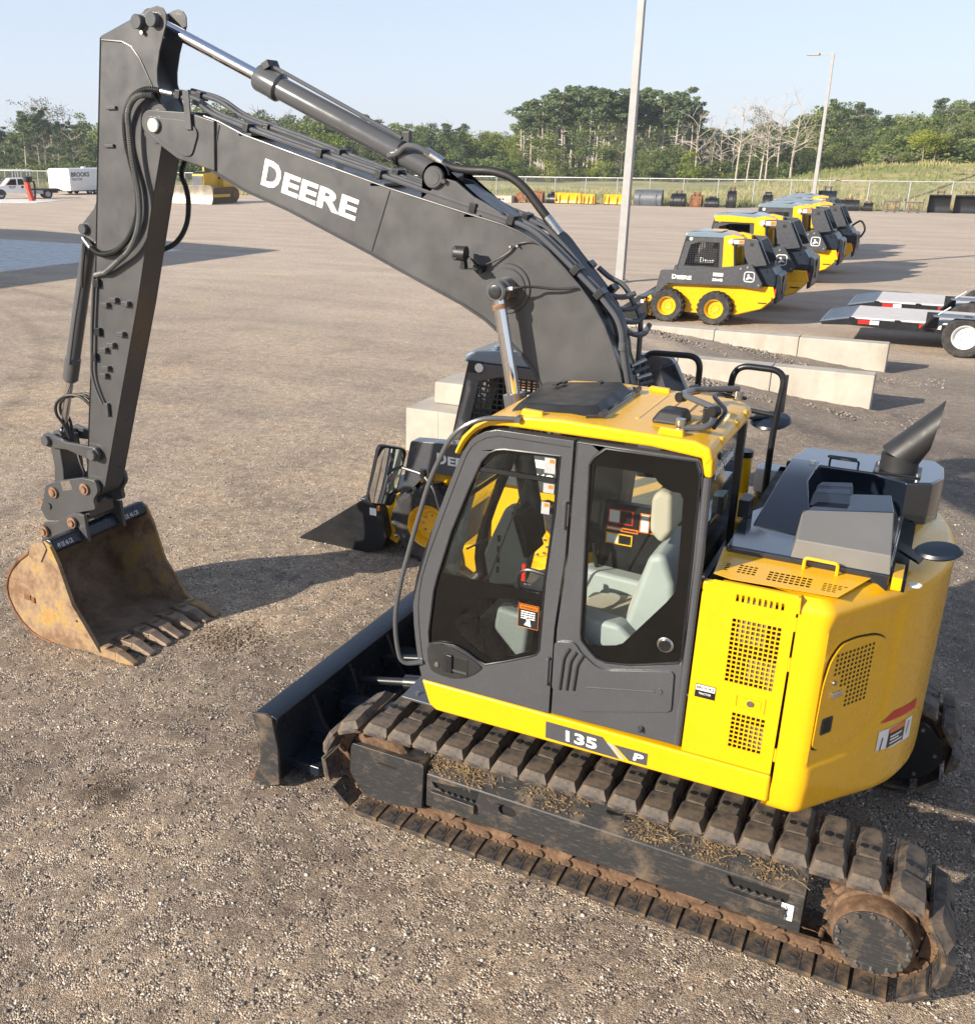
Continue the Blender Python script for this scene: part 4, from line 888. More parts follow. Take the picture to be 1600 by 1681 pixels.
# raised cover; the sun on its sloping face is painted as lighter grey
rz = lambda pts: [Vector(p) for p in pts]
MB().taper(rz([(-.845, .858, 2.148), (-.80, .30, 2.148), (-1.20, .10, 2.148), (-1.29, .866, 2.148)]), rz([(-.860, .856, 2.245), (-.845, .62, 2.322), (-1.252, .44, 2.322), (-1.280, .862, 2.245)])).build('hood_cover', M['hoodlit'], hd, bevel=.006)
MB().taper(rz([(-.85, .60, 2.15), (-.80, .24, 2.15), (-1.28, .05, 2.15), (-1.275, .46, 2.15)]), rz([(-.87, .60, 2.318), (-.92, .36, 2.345), (-1.22, .22, 2.345), (-1.252, .42, 2.318)])).build('hood_cover_top', M['blackgloss'], hd, bevel=.006)
for k in range(2):
    MB().taper(rz([(-.86, .50 - .13 * k, 2.31), (-.89, .40 - .13 * k, 2.31), (-1.04, .34 - .13 * k, 2.31), (-1.05, .44 - .13 * k, 2.31)]), rz([(-.87, .47 - .13 * k, 2.375), (-.89, .42 - .13 * k, 2.385), (-1.03, .36 - .13 * k, 2.385), (-1.04, .41 - .13 * k, 2.375)])).build('louvre', M['blackgloss'], hd, bevel=.004)
MB().taper(rz([(-.60, .50, 2.15), (-.60, -.25, 2.15), (-.90, -.25, 2.15), (-.90, .56, 2.15)]), rz([(-.66, .10, 2.33), (-.67, -.24, 2.345), (-.82, -.24, 2.345), (-.80, .12, 2.33)])).build('air_box', M['blackgloss'], hd, bevel=.006)
MB().box(-.80, -.62, .40, .47, 2.151, 2.158).build('hood_latch', M['black'], hd, bevel=.003)
MB().prism([(-.50, .40), (-.555, .40), (-.565, .30), (-.535, .26), (-.50, .26)], 2.15, 2.25, 'z').build('hood_bracket', M['black'], hd, bevel=.004)
MB().prism([(-.64, -.20), (-.70, -.56), (-1.40, -.62), (-1.45, -.50), (-1.455, -.28), (-1.40, -.14), (-1.28, -.08), (-1.10, -.19)], 2.03, 2.335, 'z').build('muffler_cover', M['blackgloss'], hd, bevel=.012)
MB().prism(rrect(-1.0, -.84, -.44, -.39, .02), 2.336, 2.338, 'z').build('cover_slot', M['dark'], hd)
MB().tube(fillet([(-.87, -.235, 2.335), (-.87, -.235, 2.375), (-1.02, -.235, 2.375), (-1.02, -.235, 2.335)], .012), .006, 8).build('cover_handle', M['black'], hd)
MB().box(-.80, -.77, -.20, -.17, 2.30, 2.36).build('rubber_latch', M['zinc'], hd, bevel=.004)
exb = MB().cyl((-1.222, -.30, 2.30), (-1.222, -.30, 2.435), .098, 28).build('exhaust', M['plastic'], ex); 
dirx = Vector((-.145, .0, .28)).normalized(); b = MB(); rin = []
axis = [Vector((-1.222, -.30, 2.42)), Vector((-1.228, -.30, 2.455))]
n = 28; ringb = [(-1.222 + .1 * math.cos(2 * math.pi * k / n), -.30 + .1 * math.sin(2 * math.pi * k / n), 2.43 + .035 * math.cos(2 * math.pi * k / n)) for k in range(n)]
tipc = Vector((-1.355, -.30, 2.60)); ringt = [(-1.3745 - .0165 * math.cos(2 * math.pi * k / n), -.30 + .098 * math.sin(2 * math.pi * k / n), 2.619 + .141 * math.cos(2 * math.pi * k / n)) for k in range(n)]
b.add(ringb + ringt, [(k, (k + 1) % n, n + (k + 1) % n, n + k) for k in range(n)])
ringi = [(p[0] + .004, p[1] * .97 - .009, p[2]) for p in ringt]; ringd = [(-1.26 + .08 * math.cos(2 * math.pi * k / n), -.30 + .085 * math.sin(2 * math.pi * k / n), 2.46) for k in range(n)]
b.add(ringt + ringi + ringd, [(k, (k + 1) % n, n + (k + 1) % n, n + k) for k in range(n)] + [(n + k, n + (k + 1) % n, 2 * n + (k + 1) % n, 2 * n + k) for k in range(n)])
b.build('exhaust_tip', M['plastic'], exb, ang=50)
MB().box(-1.34, -1.10, -.40, -.19, 2.336, 2.345).build('exhaust_flange', M['black'], exb, bevel=.002)
for (x, y) in ((-1.12, -.2), (-1.325, -.2), (-1.12, -.39)): MB().cyl((x, y, 2.345), (x, y, 2.36), .012, 8).build('bolt', M['bolt'], exb)
# black strip and shelf between hood and counterweight, small mirror on an arm
MB().box(-1.36, -1.29, -.1, .80, 2.05, 2.11).build('hood_gutter', M['black'], hd)
MB().prism([(-1.30, .70), (-1.345, .70), (-1.345, .90), (-1.30, .90)], 2.09, 2.155, 'z').build('yellow_bracket', M['yellow'], ex, bevel=.004)
rm = MB().lathe([(.01, .0), (.085, .004), (.10, .02), (.085, .034), (.01, .042)], (0, 0, 0), (0, 0, 1), 28).build('rear_mirror', M['bluewash'], ex)
rm.location = (-1.475, .62, 2.205); rm.rotation_euler = (R(-18), R(8), 0); rm.scale = (1.05, .72, 1)
MB().prism([(-1.30, .40), (-1.42, .56), (-1.40, .66), (-1.30, .52)], 2.15, 2.165, 'z').build('mirror_bracket', M['black'], ex)
MB().cyl((-1.40, .80, 2.094), (-1.40, .80, 2.101), .03, 20).build('lifting_eye_plug', M['white'], cw)

# ---------------------------------------------------------------- right hand side tanks, rails and round mirror
tk_ = MB().prism([(.75, 1.12), (.75, 1.45), (.55, 1.78), (-.50, 1.85), (-.50, 1.12)], -1.20, -.42).build('tank_housing', M['yellow'], ex, bevel=.02)
MB().cyl((-.28, -1.0, 1.85), (-.28, -1.0, 2.10), .055, 20).build('filler_neck', M['yellow'], tk_); MB().cyl((-.28, -1.0, 2.10), (-.28, -1.0, 2.14), .058, 20).build('filler_cap', M['black'], tk_)
MB().box(-.56, -.36, -1.2, -1.03, 1.85, 2.02).build('washer_tank', M['white'], tk_, bevel=.012)
MB().taper([(-.22, -.45, 1.84), (-.22, -.85, 1.84), (-.46, -.85, 1.84), (-.46, -.45, 1.84)], [(-.26, -.55, 1.92), (-.26, -.75, 1.92), (-.42, -.75, 1.92), (-.42, -.55, 1.92)]).build('tank_cover', M['yellow'], tk_, bevel=.008)
r1 = MB().tube(fillet([(-.452, -.92, 1.85), (-.452, -.92, 2.30), (-.482, -.92, 2.715), (-.165, -.92, 2.725), (-.130, -.92, 2.30)], .10, 7), .021, 12).build('handrail', M['black'], ex)
MB().tube([(-.452, -.92, 2.42), (-.135, -.92, 2.45)], .016, 10).build('cross_rail', M['black'], r1); MB().cyl((-.452, -.92, 1.85), (-.452, -.92, 1.875), .045, 16).build('rail_foot', M['black'], r1); MB().box(-.50, -.475, -.935, -.905, 2.45, 2.69).build('rail_plate', M['black'], r1)
MB().tube(fillet([(.458, -1.0, 2.2), (.458, -1.0, 2.735), (.075, -1.0, 2.742), (.072, -1.0, 1.82)], .09, 7), .021, 12).build('handrail', M['black'], ex)
dm = MB().lathe([(.01, .0), (.11, .004), (.13, .02), (.12, .035), (.01, .045)], (0, 0, 0), (0, 0, 1), 30).build('round_mirror', M['bluewash'], ex); dm.location = (-.415, -1.05, 2.33); dm.rotation_euler = (R(-14), R(4), 0)
MB().tube(fillet([(-.17, -.92, 2.43), (-.25, -1.0, 2.36), (-.40, -1.05, 2.37)], .05), .010, 8).build('mirror_arm', M['black'], ex)

# ---------------------------------------------------------------- cab
front = [(.996, 1.134), (1.022, 1.24), (1.040, 1.36), (1.054, 1.48), (1.060, 1.596), (1.053, 1.69), (1.038, 1.785), (1.013, 1.875), (.986, 1.964), (.929, 2.13), (.868, 2.306), (.802, 2.484), (.772, 2.55), (.738, 2.606), (.70, 2.645), (.65, 2.674), (.585, 2.692)]
gapd = [(.176, 2.690), (.181, 2.072), (.214, 1.654), (.216, 1.137)]
door_o = front + gapd
w1 = [(.626, 2.562), (.585, 2.585), (.541, 2.594), (.239, 2.603), (.251, 2.294), (.281, 1.916), (.291, 1.506), (.308, 1.475), (.336, 1.458), (.48, 1.388), (.60, 1.336), (.655, 1.35), (.72, 1.385), (.80, 1.405), (.88, 1.398), (.953, 1.379), (.957, 1.45), (.942, 1.594), (.930, 1.71), (.908, 1.807), (.827, 2.094), (.735, 2.342), (.665, 2.511)]
c1 = [(.640, 2.500), (.600, 2.545), (.553, 2.568), (.455, 2.578), (.262, 2.588), (.262, 2.480), (.684, 2.480)]
c1b = [(.688, 2.452), (.262, 2.452), (.262, 2.320), (.300, 1.832), (.879, 1.828), (.839, 1.993), (.746, 2.259)]
c1c = [(.800, 1.545), (.755, 1.63), (.70, 1.69), (.629, 1.735), (.292, 1.797), (.312, 1.56), (.336, 1.49), (.558, 1.368), (.66, 1.41), (.76, 1.47)]
w2 = [(.013, 2.672), (-.415, 2.672), (-.442, 2.60), (-.446, 2.395), (-.452, 1.66), (-.440, 1.622), (-.329, 1.585), (-.20, 1.545), (-.072, 1.527), (-.02, 1.54), (.022, 1.576), (.065, 1.621), (.071, 1.66), (.082, 2.222), (.090, 2.58), (.07, 2.62)]
c2 = [(.062, 2.580), (-.224, 2.578), (-.250, 2.542), (-.29, 2.515), (-.322, 2.506), (-.358, 2.505), (-.374, 2.479), (-.381, 2.310), (-.388, 2.074), (-.384, 1.997), (-.345, 1.93), (-.150, 1.655), (-.115, 1.635), (.006, 1.602), (.03, 1.605), (.050, 1.630), (.068, 2.224)]
rear_o = [(.166, 2.690), (.171, 2.072), (.204, 1.654), (.206, 1.137), (-.473, 1.152), (-.466, 1.62), (-.472, 2.205), (-.466, 2.423), (-.452, 2.640), (-.43, 2.685)]
cab = MB().plate(rear_o, [w2], FY(Yf - .06), .06).build('cab', M['grey'], ex, bevel=.010, seg=3)
cab['label'] = 'grey operator cab with black bordered windows and a yellow roof'
dr = MB().plate(door_o, [w1], FY(Yf - .065), .07).build('door', M['grey'], cab, bevel=.020, seg=3)
MB().plate(w1, [c1, c1b, c1c], FY(Yf - .012), .006).build('window_border', M['frit'], cab); MB().plate(w2, [c2], FY(Yf - .012), .006).build('window_border', M['frit'], cab)
for c_ in (c1, c1b, c1c, c2):
    b = MB(); tri = tessellate_polygon([[Vector((p[0], p[1], 0)) for p in c_]]); b.add([(p[0], Yf - .009, p[1]) for p in c_], tri); b.build('window_pane', M['glass'], cab, smooth=False, recalc=False)
MB().box(.262, .684, Yf - .008, Yf - .002, 2.456, 2.476).build('window_bar', M['black'], cab)
# door outline lip, window rubber
def outline(name, poly, y, r, mat, closed=True): return MB().tube([(p[0], y, p[1]) for p in poly], r, 6, closed=closed).build(name, mat, cab)
sm_ = [(p[0] - .034 * (1 if p[1] < 2.45 else max(.25, (2.70 - p[1]) / .25)), p[1] - (.032 * min(1, max(0, (p[1] - 2.45) / .2)))) for p in front[1:]] + [(.19, 2.656)]
MB().tube([(p[0], Yf + .0042, p[1]) for p in sm_], .0035, 5).build('door_seam', M['dark'], cab)
outline('window_seal', w1, Yf + .003, .006, M['black']); outline('window_seal', w2, Yf - .002, .006, M['black'])
lat = [(.961, 1.347), (.95, 1.375), (.90, 1.395), (.80, 1.392), (.72, 1.37), (.614, 1.317), (.66, 1.265), (.72, 1.222), (.80, 1.196), (.88, 1.198), (.935, 1.214), (.955, 1.27)]
lp = MB().plate(roundpoly(lat, .02), [], FY(Yf + .004), .010).build('door_latch', M['plastic'], cab, bevel=.005)
MB().box(.70, .86, Yf + .008, Yf + .016, 1.235, 1.345).build('handle_recess', M['dark'], cab, bevel=.004); MB().box(.795, .835, Yf + .012, Yf + .030, 1.235, 1.35).build('door_handle', M['black'], cab, bevel=.008); MB().box(.705, .80, Yf + .012, Yf + .022, 1.25, 1.262).build('handle_bar', M['grey'], cab)
MB().cyl((.897, Yf + .013, 1.262), (.897, Yf + .020, 1.262), .014, 14).build('door_lock', M['zinc'], cab)
MB().lathe([(.004, 0), (.04, 0), (.042, .004), (.036, .009), (.004, .009)], (-.365, Yf - .005, 1.704), (0, 1, 0), 24).build('window_knob_ring', M['zinc'], cab); MB().lathe([(.004, 0), (.03, 0), (.03, .014), (.004, .014)], (-.365, Yf - .001, 1.704), (0, 1, 0), 20).build('window_knob', M['black'], cab)
for (x, z, h) in ((.196, 2.30, .075), (.235, 1.40, .085)):
    MB().cyl((x, Yf + .014, z - h), (x, Yf + .014, z + h), .011, 10).box(x - .02, x + .02, Yf - .0, Yf + .012, z - h * .8, z + h * .8).build('door_hinge', M['grey'], cab, bevel=.003)
# lower panel behind the door
lpn = roundpoly([(.206, 1.585), (.095, 1.605), (.066, 1.560), (-.030, 1.492), (-.09, 1.490), (-.425, 1.575), (-.432, 1.345), (.05, 1.205), (.10, 1.215), (.205, 1.30)], .025)
MB().plate(lpn, [], FY(Yf + .0), .013).build('lower_panel', M['grey'], cab, bevel=.006)
for k in range(3):
    x = .146 - .038 * k; z = 1.53 - .012 * k; L = .22 - .02 * k
    MB().tube(fillet([(x - .028, Yf + .014, z + .035), (x, Yf + .014, z - .02), (x + .012, Yf + .014, z - L)], .05), .0085, 6).build('vent_slot', M['dark'], cab)
MB().tube([(.015, Yf + .013, 1.365), (-.34, Yf + .013, 1.44)], .006, 6).build('panel_rib', M['grey'], cab); MB().cyl((-.365, Yf + .012, 1.447), (-.365, Yf + .018, 1.447), .015, 16).build('panel_plug', M['grey'], cab)
MB().cyl((-.29, Yf, 1.20), (-.29, Yf + .03, 1.19), .018, 12, .004).build('door_stop', M['plastic'], cab)
# other walls of the cab
YR = .27
pil = lambda nm, poly, y0, y1: MB().prism(poly, y0, y1).build(nm, M['black'], cab, bevel=.008)
inner = [(1.0, 1.42), (1.0, 1.86), (.83, 2.34), (.70, 2.60), (.60, 2.65), (-.36, 2.64), (-.38, 2.10), (.26, 2.085), (.30, 1.42)]
MB().plate([(p[0] - .02, p[1]) for p in front] + [(-.44, 2.66), (-.46, 1.15)], [[(1.0, 1.42), (1.0, 1.86), (.83, 2.34), (.70, 2.60), (.60, 2.64), (-.36, 2.63), (-.38, 2.10), (.26, 2.085), (.30, 1.42)]], (lambda p, t: Vector((p[0], YR + t, p[1]))), .05).build('right_wall', M['black'], cab, bevel=.008)
b = MB(); b.add([(p[0], YR + .025, p[1]) for p in inner], tessellate_polygon([[Vector((p[0], p[1], 0)) for p in inner]])); b.build('window_pane', M['glass'], cab, smooth=False, recalc=False)
fs_ = [p for p in front if p[1] > 1.45]; b = MB()
for p in fs_: b.v += [(p[0] - .015, YR + .06, p[1]), (p[0] - .015, Yf - .07, p[1])]
b.f = [(2 * i, 2 * i + 1, 2 * i + 3, 2 * i + 2) for i in range(len(fs_) - 1)]; b.m = [0] * len(b.f); b.build('windscreen', M['glass'], cab, recalc=False, ang=180)
for y in (YR + .055, Yf - .075): MB().tube([(p[0] - .02, y, p[1]) for p in front], .028, 8).build('front_pillar', M['black'], cab)
MB().tube([(.90, YR + .05, 2.18), (.90, Yf - .07, 2.18)], .016, 8).build('windscreen_rail', M['black'], cab)
MB().prism([(.97, 1.13), (1.035, 1.46), (.99, 1.46), (.94, 1.13)], YR, Yf - .07).build('front_wall', M['black'], cab)
rw = MB().box(-.475, -.44, YR, Yf - .06, 1.13, 1.98).build('rear_wall', M['black'], cab)
for y in (YR + .03, Yf - .085): MB().box(-.475, -.43, y - .03, y + .03, 1.98, 2.66).build('rear_pillar', M['black'], cab, bevel=.006)
b = MB().add([(-.46, YR + .05, 1.98), (-.46, Yf - .11, 1.98), (-.455, Yf - .11, 2.64), (-.455, YR + .05, 2.64)], [(0, 1, 2, 3)]); b.build('rear_window', M['glass'], cab, smooth=False, recalc=False)
MB().tube([(-.476, Yf - .012, 1.16), (-.482, Yf - .012, 2.2), (-.474, Yf - .012, 2.60)], .020, 10).build('rear_trim', M['grey'], cab)
for z in (1.45, 2.10): MB().cyl((-.495, Yf - .02, z), (-.515, Yf - .02, z), .016, 10).build('knob', M['black'], cab)
MB().box(-.45, 1.0, YR, Yf - .06, 1.10, 1.16).build('floor', M['plastic'], cab)
lettering('JOHN DEERE', (-.4635, .98, 2.52), (0, -1, 0), (0, 0, 1), .05, .44, M['white'], cab, 'lettering', .02)
# roof
rf = [(.800, 2.522), (.765, 2.592), (.730, 2.640), (.690, 2.676), (.630, 2.704), (.547, 2.715), (-.2, 2.712), (-.44, 2.688), (-.462, 2.650), (-.49, 2.690), (-.475, 2.742), (-.40, 2.768), (.25, 2.788), (.522, 2.772), (.613, 2.746), (.719, 2.698), (.785, 2.628), (.830, 2.530)]
roof = MB().prism(rf, YR - .015, Yf + .004).build('roof', M['yellow'], cab, bevel=.022, seg=3)
MB().prism([(-.46, 2.60), (-.435, 2.70), (-.49, 2.70), (-.495, 2.60)], Yf - .10, Yf + .0).build('roof_corner', M['yellow'], cab, bevel=.012)
for k in range(5): MB().box(-.34 + .09 * k, -.32 + .09 * k, .40, .98, 2.772, 2.7815).build('roof_rib', M['yellow'], cab, bevel=.004)
for (x, y) in ((.42, 1.16), (-.28, 1.17), (.0, .33)):
    MB().prism([(x - .06, 2.75), (x - .055, 2.80), (x + .055, 2.805), (x + .065, 2.765)], y - .02, y + .015).build('roof_hook', M['yellow'], cab, bevel=.008)
hatch = MB().taper(rz([(.655, .44, 2.745), (.17, .36, 2.782), (.10, .50, 2.785), (.10, 1.03, 2.785), (.17, 1.10, 2.778), (.57, 1.10, 2.760)]), rz([(.615, .48, 2.795), (.20, .41, 2.828), (.145, .52, 2.828), (.145, 1.00, 2.828), (.20, 1.05, 2.824), (.54, 1.05, 2.805)])).build('roof_hatch', M['plastic'], cab, bevel=.014, seg=3)
MB().prism([(.155, .36), (.085, .42), (.085, 1.08), (.155, 1.13), (.135, 1.08), (.105, 1.02), (.105, .50), (.14, .42)], 2.784, 2.80, 'z').build('hatch_frame', M['blackgloss'], cab)
for y in (.46, 1.06): MB().cyl((.09, y - .04, 2.805), (.09, y + .04, 2.805), .014, 10).build('hatch_hinge', M['black'], cab); 
for (x, y) in ((.48, .55), (.50, .62), (.30, .47), (.56, .92)): MB().box(x - .012, x + .012, y - .03, y + .03, 2.815, 2.828).build('hatch_stud', M['black'], cab)
MB().taper(rz([(-.13, .82, 2.775), (-.13, 1.02, 2.775), (-.30, 1.02, 2.772), (-.30, .82, 2.772)]), rz([(-.175, .86, 2.84), (-.165, .98, 2.84), (-.285, .98, 2.835), (-.285, .86, 2.835)])).build('antenna_dome', M['plastic'], cab, bevel=.02, seg=3)
MB().box(-.33, -.11, .80, 1.06, 2.768, 2.776).build('dome_plate', M['yellow'], cab, bevel=.003)
MB().tube(fillet([(-.30, 1.10, 2.79), (-.43, 1.06, 2.80), (-.43, .93, 2.86), (-.22, .78, 2.88), (-.24, .60, 2.87), (-.43, .42, 2.86)], .05), .0165, 10).build('roof_rail', M['tubegrey'], cab)
for p in ((-.30, 1.10, 2.785), (-.43, .42, 2.80)): MB().cyl(p, (p[0], p[1], p[2] + .05), .024, 12).build('rail_mount', M['zinc'], cab)
MB().tube(fillet([(-.44, 1.02, 2.79), (-.47, .90, 2.85), (-.36, .70, 2.87), (-.36, .50, 2.84), (-.46, .36, 2.80)], .05), .011, 8).build('roof_rail', M['black'], cab)
for (x, y) in ((-.43, 1.0), (-.22, .78), (-.24, .58)): MB().lathe([(.012, -.02), (.026, -.02), (.026, .02), (.012, .02)], (x, y, 2.865), (.6, 1, 0), 12).build('rail_clamp', M['black'], cab)
for y in (.40, .62, .98): MB().box(-.487, -.455, y - .03, y + .03, 2.70, 2.745).build('roof_bracket', M['yellow'], cab, bevel=.005)
MB().box(-.42, -.36, .84, .92, 2.775, 2.86).build('roof_lamp', M['black'], cab, bevel=.008)
MB().tube(fillet([(.47, 1.235, 2.765), (.66, 1.275, 2.758), (.80, 1.30, 2.665), (.925, 1.30, 2.40), (1.012, 1.30, 2.096), (1.093, 1.30, 1.79), (1.133, 1.30, 1.58), (1.132, 1.30, 1.40), (1.10, 1.29, 1.235), (.99, 1.23, 1.25)], .10, 5), .0135, 10).build('grab_rail', M['tubegrey'], cab)
MB().cyl((.47, 1.20, 2.765), (.47, 1.25, 2.765), .018, 12).build('rail_mount', M['tubegrey'], cab)
# wiper, window stickers
MB().tube([(.44, Yf - .10, 2.44), (.66, Yf - .14, 1.80)], .006, 5).build('window_stay', M['black'], cab); MB().tube([(.905, .85, 1.84), (.72, .98, 1.98)], .006, 5).build('wiper', M['black'], cab)
for (x0, x1, z0, z1, m_) in ((.268, .325, 2.50, 2.58, 'white'), (.268, .325, 2.395, 2.445, 'white'), (.285, .330, 2.28, 2.345, 'white'), (.310, .425, 1.615, 1.752, 'black')):
    q = MB().box(x0, x1, Yf - .0085, Yf - .0075, z0, z1).build('sticker', M['galv' if m_ == 'white' else m_], cab)
    if m_ == 'white': MB().box(x0 + .004, x0 + .03, Yf - .0075, Yf - .007, z1 - .026, z1 - .006).build('sticker_print', M['orange'], cab)
    else:
        MB().box(x0 + .006, x1 - .006, Yf - .0075, Yf - .0068, z1 - .03, z1 - .006).build('sticker_print', M['amber'], cab); lettering('WARNING', (x1 - .012, Yf - .0066, z1 - .025), (-1, 0, 0), (0, 0, 1), .013, .09, M['black'], cab, 'lettering', .02, .0005)
        for k in range(4): MB().box(x0 + .02, x1 - .015, Yf - .0075, Yf - .007, z1 - .046 - .013 * k, z1 - .040 - .013 * k).build('sticker_line', M['white'], cab)
        MB().prism([(.35, 1.625), (.39, 1.63), (.375, 1.655), (.385, 1.68), (.36, 1.67)], Yf - .0075, Yf - .007).build('sticker_figure', M['white'], cab); outline('sticker_frame', rect(x0, x1, z0, z1), Yf - .0075, .002, M['amber'])
# seat, consoles, monitor
seat = MB().prism([(.24, 1.50), (.24, 1.60), (-.06, 1.63), (-.18, 2.05), (-.27, 2.05), (-.22, 1.50)], .52, .98).build('seat', M['seat'], cab, bevel=.04, seg=3)
MB().prism([(-.04, 1.45), (-.19, 2.08), (-.27, 2.10), (-.34, 1.95), (-.36, 1.70), (-.20, 1.42)], .48, 1.02).build('seat_shell', M['seatgrey'], cab, bevel=.05, seg=3)
MB().prism([(-.15, 2.16), (-.145, 2.35), (-.185, 2.40), (-.255, 2.38), (-.27, 2.18), (-.22, 2.10)], .60, .90).build('headrest', M['seat'], cab, bevel=.04, seg=3)
for y0, y1 in ((.38, .52), (.98, 1.12)): 
    MB().prism([(.30, 1.58), (.36, 1.66), (.30, 1.72), (-.10, 1.70), (-.22, 1.60), (-.1, 1.35), (.2, 1.35)], y0, y1).build('side_console', M['seatgrey'], cab, bevel=.03, seg=3); MB().cyl((.24, (y0 + y1) / 2, 1.70), (.27, (y0 + y1) / 2, 1.86), .014, 8).build('joystick', M['black'], cab)
MB().tube(fillet([(.52, 1.03, 1.60), (.50, 1.03, 1.88), (.30, 1.03, 1.86), (.20, 1.03, 1.72)], .08), .013, 8).build('armrest_bar', M['black'], cab); MB().box(.465, .485, 1.02, 1.04, 1.80, 1.90).build('red_lever', M['red'], cab)
MB().prism([(.84, 1.98), (.78, 2.0), (.66, 1.72), (.70, 1.50), (.92, 1.45), (.97, 1.66)], .34, .46).build('dash_console', M['cabgrey'], cab, bevel=.02); MB().prism([(.76, 2.0), (.70, 1.98), (.62, 1.74), (.66, 1.72)], .32, .56).build('monitor', M['black'], cab, bevel=.01)
for k in range(4): MB().box(.86, .875, .461, .466, 1.55 + .07 * k, 1.59 + .07 * k).build('dash_vent', M['dark'], cab)
MB().prism([(.55, 1.17), (.75, 1.17), (.80, 1.45), (.66, 1.50)], .60, .92).build('pedal_box', M['plastic'], cab, bevel=.03); MB().prism([(.42, 1.3), (.62, 1.5), (.6, 1.64), (.4, 1.62)], .98, 1.1).build('tilt_console', M['cabgrey'], cab, bevel=.03)
for (x0, x1, z0, z1, m_) in ((.085, .235, 1.96, 2.05, 'red'), (.05, .24, 1.915, 1.94, 'orange'), (.08, .24, 1.83, 1.90, 'yellow'), (-.07, .045, 1.93, 2.05, 'orange')):
    MB().box(x0, x1, YR + .0505, YR + .052, z0, z1).build('sticker', M[m_], cab); MB().box(x0 + .008, (x0 + x1) / 2, YR + .0522, YR + .053, z0 + .008, z1 - .008).build('sticker_print', M['black'], cab); MB().box((x0 + x1) / 2 + .006, x1 - .008, YR + .0522, YR + .053, z0 + .008, z1 - .008).build('sticker_print', M['white'], cab)
# left wing mirror hanging ahead of the cab
mr = MB().plate(roundpoly([(-.085, .16), (.085, .17), (.075, -.15), (-.085, -.17)], .035), [], (lambda p, t: Vector((p[0], t - .035, p[1]))), .03).build('wing_mirror', M['black'], ex, bevel=.012)
b = MB(); nx_, nz_ = 10, 16
for i in range(nx_ + 1):
    for j in range(nz_ + 1):
        s_ = i / nx_ * 2 - 1; t_ = j / nz_ * 2 - 1; q_ = 1 - .12 * max(0, abs(s_) + abs(t_) - 1.6) / .4
        b.v.append((s_ * .076 * q_, .012 - .010 * s_ * s_ - .012 * t_ * t_ * .6 - .004, t_ * .155 * q_))
b.f = [(i * (nz_ + 1) + j, (i + 1) * (nz_ + 1) + j, (i + 1) * (nz_ + 1) + j + 1, i * (nz_ + 1) + j + 1) for i in range(nx_) for j in range(nz_)]; b.m = [0] * len(b.f)
mg = b.build('mirror_glass', M['mirror'], mr, ang=180)
mr.location = (1.29, 1.12, 2.30); mr.rotation_euler = (R(-4), R(-13), R(58)); mr.scale = (1.12, 1, 1.06)
MB().tube(fillet([(1.20, 1.10, 2.36), (1.06, 1.12, 2.35), (.98, 1.14, 2.28), (.93, 1.16, 2.16)], .04), .010, 8).build('mirror_arm', M['black'], ex)
MB().cyl((1.06, 1.12, 2.33), (1.06, 1.12, 2.38), .02, 10).build('mirror_joint', M['black'], ex)

# ---------------------------------------------------------------- boom
BY0, BY1 = -.26, .06
btop = [(3.32, 4.255), (3.194, 4.218), (2.99, 4.132), (2.447, 3.973), (1.868, 3.808), (1.296, 3.664), (1.10, 3.617), (.994, 3.582), (.893, 3.535), (.80, 3.475), (.695, 3.384), (.596, 3.288), (.505, 3.185), (.427, 3.068), (.360, 2.931), (.312, 2.808), (.280, 2.684), (.25, 2.45), (.24, 2.1), (.26, 1.8)]
bbot = [(.50, 1.6), (.60, 1.75), (.66, 2.1), (.72, 2.4), (.783, 2.660), (.86, 2.783), (.939, 2.867), (1.055, 2.960), (1.182, 3.054), (1.341, 3.138), (1.55, 3.225), (1.766, 3.314), (2.02, 3.423), (2.639, 3.670), (3.012, 3.795), (3.275, 3.915)]
boom = MB().prism(btop + bbot, BY0 + .03, BY1 - .012).build('boom', M['boomgrey'], ex)
side = btop + [(.24, 1.7)] + bbot
for y0 in (BY1 - .012, BY0 + .018): MB().prism(side, y0, y0 + .012).build('side_plate', M['boomgrey'], boom, bevel=.002, seg=1)
# flange lips along the lower and upper edges
for (pts, dz, rr_) in ((bbot[3:], -.010, .011), (btop[:17], .004, .005)):
    for y in (BY1 + .003, BY0 + .03): MB().tube([(p[0], y, p[1] + dz) for p in pts], rr_, 6).build('edge_weld', M['boomgrey'], boom)
for (a, c) in (((3.19, 4.20), (3.275, 3.93)), ((1.868, 3.80), (2.003, 3.424))): MB().tube([(a[0], BY1 + .0005, a[1]), (c[0], BY1 + .0005, c[1])], .006, 6).build('weld_seam', M['boomgrey'], boom)
fork = arc(3.79, 4.225, .092, 100, -60, 8)
fork = [(3.22, 4.226), (3.45, 4.284)] + arc(3.785, 4.222, .085, 105, -75, 9) + [(3.696, 4.062), (3.565, 3.985), (3.24, 3.905)]
for y0 in (.045, -.285): MB().prism(fork, y0, y0 + .035).build('boom_fork', M['boomgrey'], boom, bevel=.006)
dbl = roundpoly([(3.80, 4.262), (3.44, 4.232), (3.35, 4.16), (3.425, 4.0), (3.50, 3.998), (3.80, 4.165)], .05, 4); MB().prism(dbl, .0795, .092).build('fork_doubler', M['boomgrey'], boom, bevel=.004)
MB().cyl((3.785, -.30, 4.222), (3.785, .105, 4.222), .042, 24).build('stick_pin', M['boomgrey'], boom); MB().lathe([(.005, 0), (.052, 0), (.052, .02), (.046, .026), (.005, .026)], (3.735, .092, 4.205), (0, 1, 0), 24).build('pin_cap', M['zinc'], boom)
